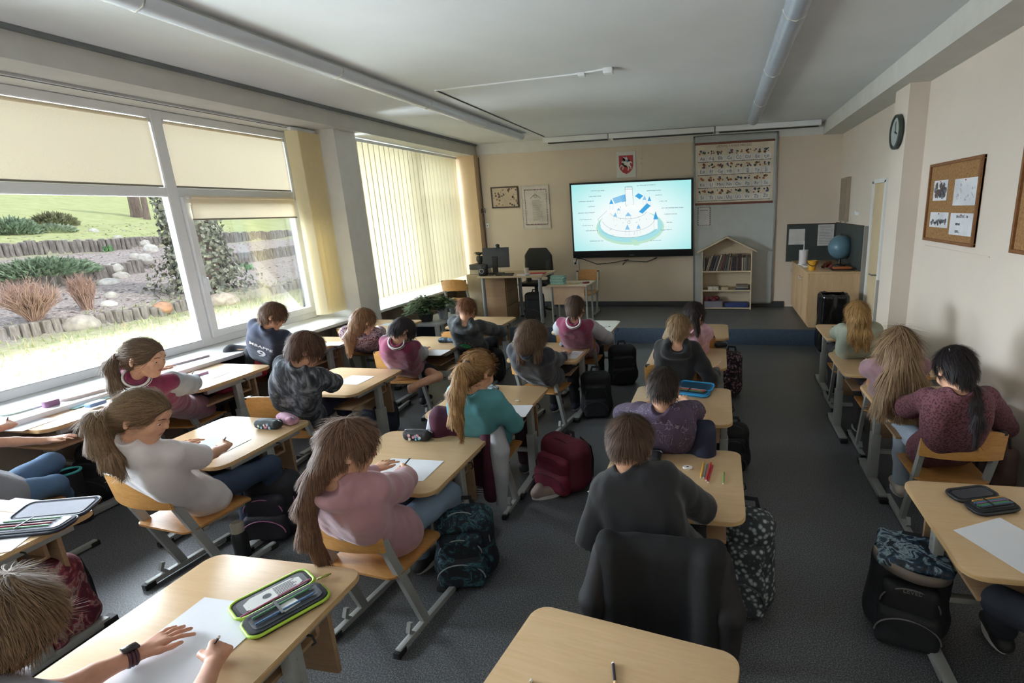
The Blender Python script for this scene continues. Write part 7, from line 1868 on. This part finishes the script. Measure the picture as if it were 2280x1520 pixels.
def soft_case(u, v, label, key, size, col, rz=0.0, patt=None, seed=1, zipc='8a8a8e', z=None, name='pencil_case', h=0.005):
    zz = DESKS[key][2] if z is None else z; p = at(u, v, z=zz + size[2] * 0.5); t = thing(name, label, 'pencil case', (p.x, p.y, zz + 0.001), rz)
    s = Sdf().box((0, 0, size[2] / 2), (size[0] / 2, size[1] / 2, size[2] / 2), min(size[1], size[2]) * 0.42, k=0.01); soft('body', s, h, patt or mat('case_' + col, col, 0.7, bump=0.25), t, 0.004, 14, seed)
    b = MB(); b.tube([(-size[0] * 0.44, -0.004, size[2] * 0.99), (0, 0, size[2] * 1.01), (size[0] * 0.44, 0.004, size[2] * 0.99)], 0.003, 5); b.obj('zip', mat('trim_' + zipc, zipc, 0.4), t, 180)
    b = MB(); b.tube([(size[0] * 0.44, 0, size[2] * 1.0), (size[0] * 0.56, 0.0, size[2] * 0.8)], 0.0035, 5); b.obj('zip_pull', mat('trim_' + zipc, zipc), t, 180)
    return t


def round_prints(t, n, size, seed, cols=('5c9cb8', 'b87c8c', 'c8c4bc')):
    b = MB(); r = random.Random(seed)
    for k in range(n):
        s_ = r.uniform(0.004, 0.012); x, z = r.uniform(-.3, .3) * size[0], size[2] * r.uniform(.25, .75); b.mi = k % 3
        b.prism([(s_ * r.uniform(.6, 1) * math.cos(q_ * 1.05), s_ * math.sin(q_ * 1.05)) for q_ in range(6)], 0, 0.001, Matrix(((1, 0, 0, x), (0, 0, -1, -size[1] / 2 - 0.0012 - k * 0.00003), (0, 1, 0, z), (0, 0, 0, 1))))
    b.obj('printed_motif', [mat('pr_' + c_, c_, 0.6) for c_ in cols], t, 0)
t = soft_case(930, 968, 'small black box-shaped pencil case with a little blue print, desk of the girl in pink', 'c4', (0.17, 0.065, 0.06), '141518', 0.0, h=0.004); round_prints(t, 14, (0.12, 0.065, 0.06), 1)
t = soft_case(598, 943, 'dark teal open pencil case with a blue print, desk of the girl in white', 'b3', (0.17, 0.07, 0.055), '2c3538', 0.0, h=0.004); round_prints(t, 12, (0.14, 0.07, 0.055), 2)
soft_case(640, 932, 'pink pencil case behind the dark one, desk of the girl in white', 'b3', (0.18, 0.07, 0.055), 'b4889c', -0.4, pattern('pink_case', [(0.4, 'a87a90'), (0.6, 'c8a0b4')], 30))
soft_case(1002, 755, 'round black and pale blue pencil case on the desk of the bowed child', 'b1', (0.21, 0.13, 0.045), '3a4450', 0.1, pattern('blue_round', [(0.42, '20242c'), (0.55, '4a5c70'), (0.64, '8cacc0')], 18))
soft_case(1272, 764, 'navy and white chequered pencil case with pens, desk of the wavy-haired child', 'c2', (0.22, 0.10, 0.045), '2c3450', 0.15, pattern('chequer', [(0.3, '1e2440'), (0.5, '28304a'), (0.6, '9aa4b8')], 30, kind='cell'))
t = soft_case(1918, 790, 'red pencil case with a black zipped lid on the desk by the right wall', 'e2', (0.17, 0.07, 0.04), 'a02438', -0.1); b = MB(); b.prism(rrect(-0.082, -0.034, 0.082, 0.034, 0.03), 0.030, 0.044, bev=0.003); b.obj('lid', M_cap, t)
soft_case(1960, 795, 'small floral purse at the right of the red pencil case', 'e2', (0.09, 0.06, 0.05), '6c4858', 0.3, pattern('floral2', [(0.42, '3a2838'), (0.52, '8a6478'), (0.6, 'c4b0b4')], 40))
soft_case(1868, 730, 'small open black and pale pencil case beside the girl in sage', 'e1', (0.13, 0.07, 0.03), '2c2e30', 0.3, pattern('pale_case', [(0.45, '24262a'), (0.55, 'b8c0b8')], 22))
soft_case(1050, 868, 'clear pale blue plastic pencil case on the desk of the girl in teal', 'c3', (0.20, 0.09, 0.035), '9cb4bc', -0.2)
soft_case(1090, 862, 'grey zipped case of pens beside the clear blue one', 'c3', (0.15, 0.07, 0.03), '5c6c74', -0.5, pattern('grey_case', [(0.42, '2e363c'), (0.6, '9cacb4')], 30))
soft_case(1605, 768, 'small black pencil case on the desk of the blond boy', 'd3', (0.11, 0.06, 0.04), '17181c', 0.3)
soft_case(1460, 1012, 'narrow black pencil case hidden behind the ear of the boy in the black t-shirt', 'd5', (0.06, 0.15, 0.04), '17181c', 0.0)
soft_case(492, 865, 'crimson case on the shelf of the sunlit desk', 'a3', (0.20, 0.12, 0.05), '9a2248', 0.0, z=0.51)
soft_case(768, 758, 'small dark thing at the far edge of the football-shirt boy\'s desk', 'a2', (0.05, 0.04, 0.03), '2c2c30', 0.0, name='sharpener') if False else None


def open_case(u, v, label, key, L, W, rz, col, trim, inner, seed=1, flap='2c3036', lid_tilt=0.0, pens=7, band=True):
    """unfolded book-type pencil case: two padded leaves joined at the spine, pens held in one"""
    z = DESKS[key][2]; p = at(u, v, z=z); t = thing('open_pencil_case', label, 'pencil case', (p.x, p.y, z + 0.001), rz); r = random.Random(seed)
    for sg in (-1, 1):
        b = MB(); b.prism(rrect(-W / 2, 0.004, W / 2, L, 0.03), 0, 0.022 if sg < 0 else 0.014, bev=0.004)
        for q_ in b.bm.verts:
            if sg < 0: q_.co.y = -q_.co.y
            else: q_.co.z += lid_tilt * q_.co.y
        o = b.obj('leaf' if sg > 0 else 'tray', mat('case_' + col, col, 0.75, bump=0.2), t)
        b = MB(); b.tube([(x, y * (sg if sg < 0 else 1), 0.012 + (lid_tilt * y if sg > 0 else 0)) for x, y in rrect(-W / 2 - .002, 0.004, W / 2 + .002, L + .002, 0.03)], 0.0055, 6, closed=True); b.obj('trim', mat('trim_' + trim, trim, 0.5), o, 180)
        b = MB(); b.prism(rrect(-W / 2 + 0.014, 0.016, W / 2 - 0.014, L - 0.014, 0.02), 0.0225 if sg < 0 else 0.0145, 0.024 if sg < 0 else 0.016)
        for q_ in b.bm.verts:
            if sg < 0: q_.co.y = -q_.co.y
            else: q_.co.z += lid_tilt * q_.co.y
        b.obj('lining', mat('lining_' + inner, inner, 0.5, bump=0.2), o)
    for k in range(pens):
        c_ = r.choice(('8c2430', 'b04a2c', '2c5c8c', '3a7a4a', 'c8a040', 'b8bcc4', '1c1c20', '8c5c94')); y = -0.02 - (L - 0.04) * (k + 0.5) / pens
        b = MB(); x0 = -W / 2 + 0.02 + r.uniform(0, .01); b.tube([(x0, y, 0.028), (x0 + W * 0.72, y + 0.002, 0.028)], 0.0034, 6); b.tube([(x0 + W * 0.72, y + .002, 0.028), (x0 + W * 0.72 + 0.012, y + 0.002, 0.028)], [0.0034, 0.0006], 6); b.obj('pen', mat('pen_' + c_, c_, 0.4), t, 40)
    if band:
        b = MB(); b.box((-W * 0.1, -L + 0.02, 0.030), (-W * 0.1 + 0.008, -0.012, 0.0325)); b.obj('elastic', M_cap, t)
    return t
t = open_case(625, 1345, 'open black pencil case with a lime green zip edge on the near left desk', 'c5', 0.115, 0.23, R(62), '15161c', 'a4c83c', '2a2e34', 3, pens=2)
b = MB(); b.prism([(-0.085, 0.03), (-0.07, 0.022), (0.055, 0.022), (0.085, 0.04), (0.085, 0.075), (0.06, 0.088), (-0.06, 0.088), (-0.085, 0.07)], 0.0165, 0.0172); lb_ = b.obj('label_card', mat('card_white', 'c8c8c4', 0.7), t)
b = MB(); b.prism([(0.013 * math.cos(k * .4) - 0.02, 0.055 + 0.013 * math.sin(k * .4)) for k in range(16)], 0.0172, 0.0176)
for k in range(7): b.prism([(0.004, 0.028 + k * 0.008), (0.07 - 0.006 * (k % 3), 0.028 + k * 0.008), (0.07 - 0.006 * (k % 3), 0.031 + k * 0.008), (0.004, 0.031 + k * 0.008)], 0.0172, 0.0176)
b.obj('print', mat('ink_dkgrey', '3c4048', 0.7), lb_, 0)
b = MB(); b.prism([(-0.02, -0.045), (0.03, -0.038), (0.036, -0.08), (-0.015, -0.088)], 0.0245, 0.0255); b.obj('note', mat('card_white', 'c8c8c4', 0.7), t, 0)
b = MB(); b.tube([(-0.11, -0.004, 0.03), (0.10, 0.004, 0.032)], 0.003, 6); b.obj('pen', mat('pen_pink', 'a8486c', 0.4), t, 40)
b = MB(); b.tube([(0.118, 0.0, 0.02), (0.15, 0.004, 0.012), (0.165, 0.01, 0.008), (0.15, 0.014, 0.01), (0.12, 0.005, 0.018)], 0.0032, 6); b.obj('zip_pull', mat('pull_olive', '8c8a3c', 0.5), t, 180)
open_case(2185, 1118, 'open black pencil case full of dark red and brown pencils, desk at the right edge', 'e4', 0.095, 0.19, R(20), '0f1013', '24262a', '3a3c42', 5, pens=10)
open_case(1985, 872, 'open pink-edged grey pencil case printed inside, desk by the right wall', 'e3', 0.105, 0.21, R(-86), '3c3a48', 'c484a8', '4a4858', 6, pens=9)
open_case(1545, 872, 'open turquoise pencil case spilling markers on the desk of the boy in purple', 'd4', 0.10, 0.24, R(-14), '1c6c98', '2488b8', '14384c', 7, lid_tilt=0.25, pens=9)
open_case(100, 1160, 'big open navy pencil case crammed with odds and ends at the left edge', 'b4', 0.12, 0.30, R(18), '1a1f2c', '2a3040', '6a6c78', 8, lid_tilt=0.18, pens=4)
# loose things
def loose(u0, v0, u1, v1, key, col, label, r=0.0034):
    z = DESKS[key][2]; a, c_ = at(u0, v0, z=z + r), at(u1, v1, z=z + r); return pencil(a, c_, col, label, 'loose coloured pencils', r)
loose(1567, 1025, 1560, 1063, 'd5', 'd8a83c', 'yellow pencil, leftmost of the four lying together', 0.0038)
loose(1575, 1030, 1566, 1064, 'd5', '6c7078', 'grey pencil between the yellow and the red ones', 0.0038)
loose(1584, 1026, 1572, 1070, 'd5', 'b02838', 'first red pencil of the four lying together', 0.0042)
loose(1588, 1032, 1576, 1074, 'd5', 'a02030', 'second red pencil, rightmost of the four lying together', 0.0042)
loose(1612, 1047, 1610, 1077, 'd5', '6c9448', 'short green pencil lying apart on the right', 0.0038)
loose(1370, 1530, 1365, 1475, 'd6', '26222a', 'dark pencil on the empty desk at the bottom centre', 0.0045)
loose(1178, 1525, 1182, 1516, 'd6', 'd8d4d0', 'pale pencil end just inside the bottom edge of the picture', 0.0045)
loose(1348, 726, 1338, 733, 'c1', 'e4e4e0', 'short white crayon on the white-topped desk', 0.004)
loose(1598, 848, 1560, 872, 'd4', '8c6494', 'purple marker across the turquoise pencil case', 0.006)
loose(1527, 868, 1552, 850, 'd4', 'e0e4e8', 'white marker on the turquoise pencil case', 0.005)
for (u, v, key, m_, lb, sz_) in ((1531, 1043, 'd5', 'dcd8d4', 'white oval eraser with a dark sticker on the desk of the boy in black', 0.018), (1357, 727, 'c1', '3c4044', 'tiny dark sharpener on the white-topped desk', 0.008), (1553, 908, 'd4', 'e0e0dc', 'small white eraser by the right hand of the boy in purple', 0.012), (1152, 893, 'c3', 'd8ccb8', 'small pale rubber at the edge of the sheet, girl in teal', 0.012)):
    z = DESKS[key][2]; p = at(u, v, z=z); b = MB(); b.lathe([(0, 0.001), (sz_, 0.001), (sz_ * 1.1, sz_ * 0.3), (sz_, sz_ * 0.6), (0, sz_ * 0.62)], (0, 0, 0), 20); o = b.obj('eraser', mat('er_' + m_, m_, 0.6), None, 40); o.location = (p.x, p.y, z); o.scale = (1.25, 0.8, 1); tag(o, lb, 'eraser')
    if sz_ > 0.015: b = MB(); b.prism([(0.006 * math.cos(k), 0.006 * math.sin(k)) for k in range(6)], sz_ * 0.62, sz_ * 0.66); q = b.obj('sticker', M_cap, None); q.parent = o
# the drawing hanging out of the shelf of the left desk
p = at(95, 985, z=0.50); b = MB(); b.grid(lambda u, v: (p.x - 0.13 + 0.28 * u, p.y - 0.02 + 0.34 * v, 0.515 - 0.04 * max(0, 0.4 - v) * 2 + 0.004 * math.sin(u * 9)), 14, 10)
o = b.obj('drawing', pattern('crayon', [(0.42, 'c8c4c0'), (0.52, 'b8ac98'), (0.60, 'c4a450'), (0.68, 'd4d0cc')], 7, 0.8, 'noise', dist=1.5), None, 180); tag(o, 'crumpled crayon drawing in yellow and grey hanging from the shelf at the left', 'drawing')
# sill things
ZS = 0.69
def sill(u, v, name, w, l, h_, col, label, cat, rz=0.0, rnd_=0.01):
    p = at(u, v, z=ZS + h_ / 2); b = MB(); b.prism(rrect(-w / 2, -l / 2, w / 2, l / 2, min(w, l) * 0.3), 0.001, h_, bev=min(0.004, h_ * .3)); o = b.obj(name, mat('sl_' + col, col, 0.6)); o.location = (min(p.x, SX - w / 2 - 0.005) , p.y, ZS); o.rotation_euler.z = rz; return tag(o, label, cat)
sill(195, 872, 'open_book', 0.16, 0.34, 0.02, 'd8ccc4', 'open pale case with dark edge on the window sill', 'case', -0.15)
sill(113, 897, 'purse', 0.05, 0.08, 0.04, '8a6484', 'small purple purse on the window sill', 'purse')
sill(60, 905, 'folder', 0.18, 0.3, 0.01, 'c8dcd4', 'pale green folder on the window sill at the left', 'folder')
p = at(205, 893, z=DESKS['a4'][2]); b = MB(); b.box((-0.07, -0.15, 0), (0.07, 0.15, 0.008), 0.003); o = b.obj('folder', mat('aqua_folder', 'b4e0e4', 0.4)); o.location = (p.x, p.y, DESKS['a4'][2] + 0.001); tag(o, 'aqua plastic folder at the far end of the glaring left desk', 'folder')
p = at(215, 906, z=DESKS['a4'][2]); b = MB(); b.box((-0.03, -0.05, 0), (0.03, 0.05, 0.03), 0.012); o = b.obj('glue_stick_case', mat('blue_case', '7aa4d4', 0.5)); o.location = (p.x, p.y, DESKS['a4'][2] + 0.010); tag(o, 'small light blue case on the aqua folder', 'case')
sill(420, 800, 'book', 0.12, 0.3, 0.015, 'b8a8ac', 'thin book on the sill beyond the girl with the wavy ponytail', 'book', -0.1)
p = at(430, 838, z=DESKS['a3'][2]); b = MB(); b.box((-0.05, -0.09, 0), (0.05, 0.09, 0.02), 0.006); o = b.obj('pencil_case', mat('pink_pale', 'd8a8c4', 0.6)); o.location = (p.x, p.y, DESKS['a3'][2] + 0.001); tag(o, 'pale pink case beyond the grey sleeve by the sill', 'pencil case')
# wristwatch, hair clip, bottle, sneakers, cup holder
d = PERSON['c5']; Sg, E_c, W_c = d['arm'][-1][:3]; ax = nrm(W_c - E_c); cc = W_c - ax * 0.012; x_ = nrm(np.cross(ax, [0, 0, 1])); y_ = np.cross(x_, ax); y_ = y_ if y_[2] > 0 else -y_
b = MB()
for k in (-0.008, 0, 0.008): b.tube([cc + ax * k + (x_ * math.cos(a) * 1.05 + y_ * math.sin(a)) * 0.0235 for a in [2 * math.pi * j / 24 for j in range(24)]], 0.0045, 6, closed=True)
o = b.obj('wristwatch', mat('watch_plum', '4e2a34', 0.5), d['root'], 180)
b = MB(); vs3 = b.box((-0.019, -0.015, 0.0), (0.019, 0.015, 0.009), 0.004); Mw = Matrix.Identity(4)
for i_ in range(3): Mw[i_][0], Mw[i_][1], Mw[i_][2], Mw[i_][3] = ax[i_], x_[i_], y_[i_], (cc + y_ * 0.0245)[i_]
for v_ in b.bm.verts: v_.co = Mw @ v_.co
q = b.obj('watch_face', mat('watch_glass', '1a1418', 0.15)); q.parent = o; q.matrix_parent_inverse = parent_world(o).inverted()
d = PERSON['e3']; b = MB(); c0 = d['hc'](-0.045, -0.075, 0.045); b.tube([c0 + d['HM'][:, 2] * 0.022, c0, c0 - d['HM'][:, 2] * 0.022], [0.003, 0.005, 0.003], 8); b.obj('hair_clip', mat('clip_silver', 'd8d4da', 0.2, 0.8), d['root'], 180)
t = thing('drink_bottle', 'black drinking bottle with a cream lid beside the black backpack', 'bottle', (at(545, 1245, z=0)[0], at(545, 1245, z=0)[1], 0), room=False)
b = MB(); b.lathe([(0, 0), (0.036, 0), (0.038, 0.02), (0.038, 0.15), (0.030, 0.175), (0, 0.175)]); b.obj('flask', mat('flask_black', '17181c', 0.4), t, 40)
b = MB(); b.lathe([(0, 0.175), (0.030, 0.175), (0.031, 0.225), (0.024, 0.235), (0, 0.235)]); b.obj('cap', mat('cap_cream', 'b0a898', 0.5), t, 40)
p = at(148, 1045, z=0.36); t = thing('lunch_pot', 'round black pot with a turquoise rim standing by the furry bag at the left', 'pot', (p.x, p.y, 0), room=False)
b = MB(); b.lathe([(0, 0), (0.055, 0), (0.060, 0.34), (0.054, 0.34), (0.050, 0.02), (0, 0.02)]); b.obj('body', M_cap, t, 40)
b = MB(); b.tube([(0.060 * math.cos(a), 0.060 * math.sin(a), 0.345) for a in [R(15 * k) for k in range(24)]], 0.008, 8, closed=True); b.obj('rim', mat('turquoise', '4cb4b0', 0.4), t, 180)
t = thing('shoe', 'pinkish beige trainer on the floor in front of the crimson backpack', 'shoe', (at(1215, 1105, z=0)[0], at(1215, 1105, z=0)[1], 0), R(-60))
s = Sdf(); s.cone((0, -0.06, 0.04), (0, 0.09, 0.028), 0.036, 0.030, 0.02); s.cone((0, -0.05, 0.04), (0, -0.04, 0.075), 0.034, 0.030, 0.02); s.half((0, 0, 0.012), (0, 0, -1)); soft('upper', s, 0.005, mat('trainer_pink', 'a08c84', 0.7, bump=0.2), t)
b = MB(); b.prism([(0.04 * math.sin(R(18 * k)), 0.015 + 0.105 * math.cos(R(18 * k))) for k in range(20)], 0, 0.018, bev=0.004); b.obj('sole', mat('sole_white', 'd6d4d0', 0.7), t)
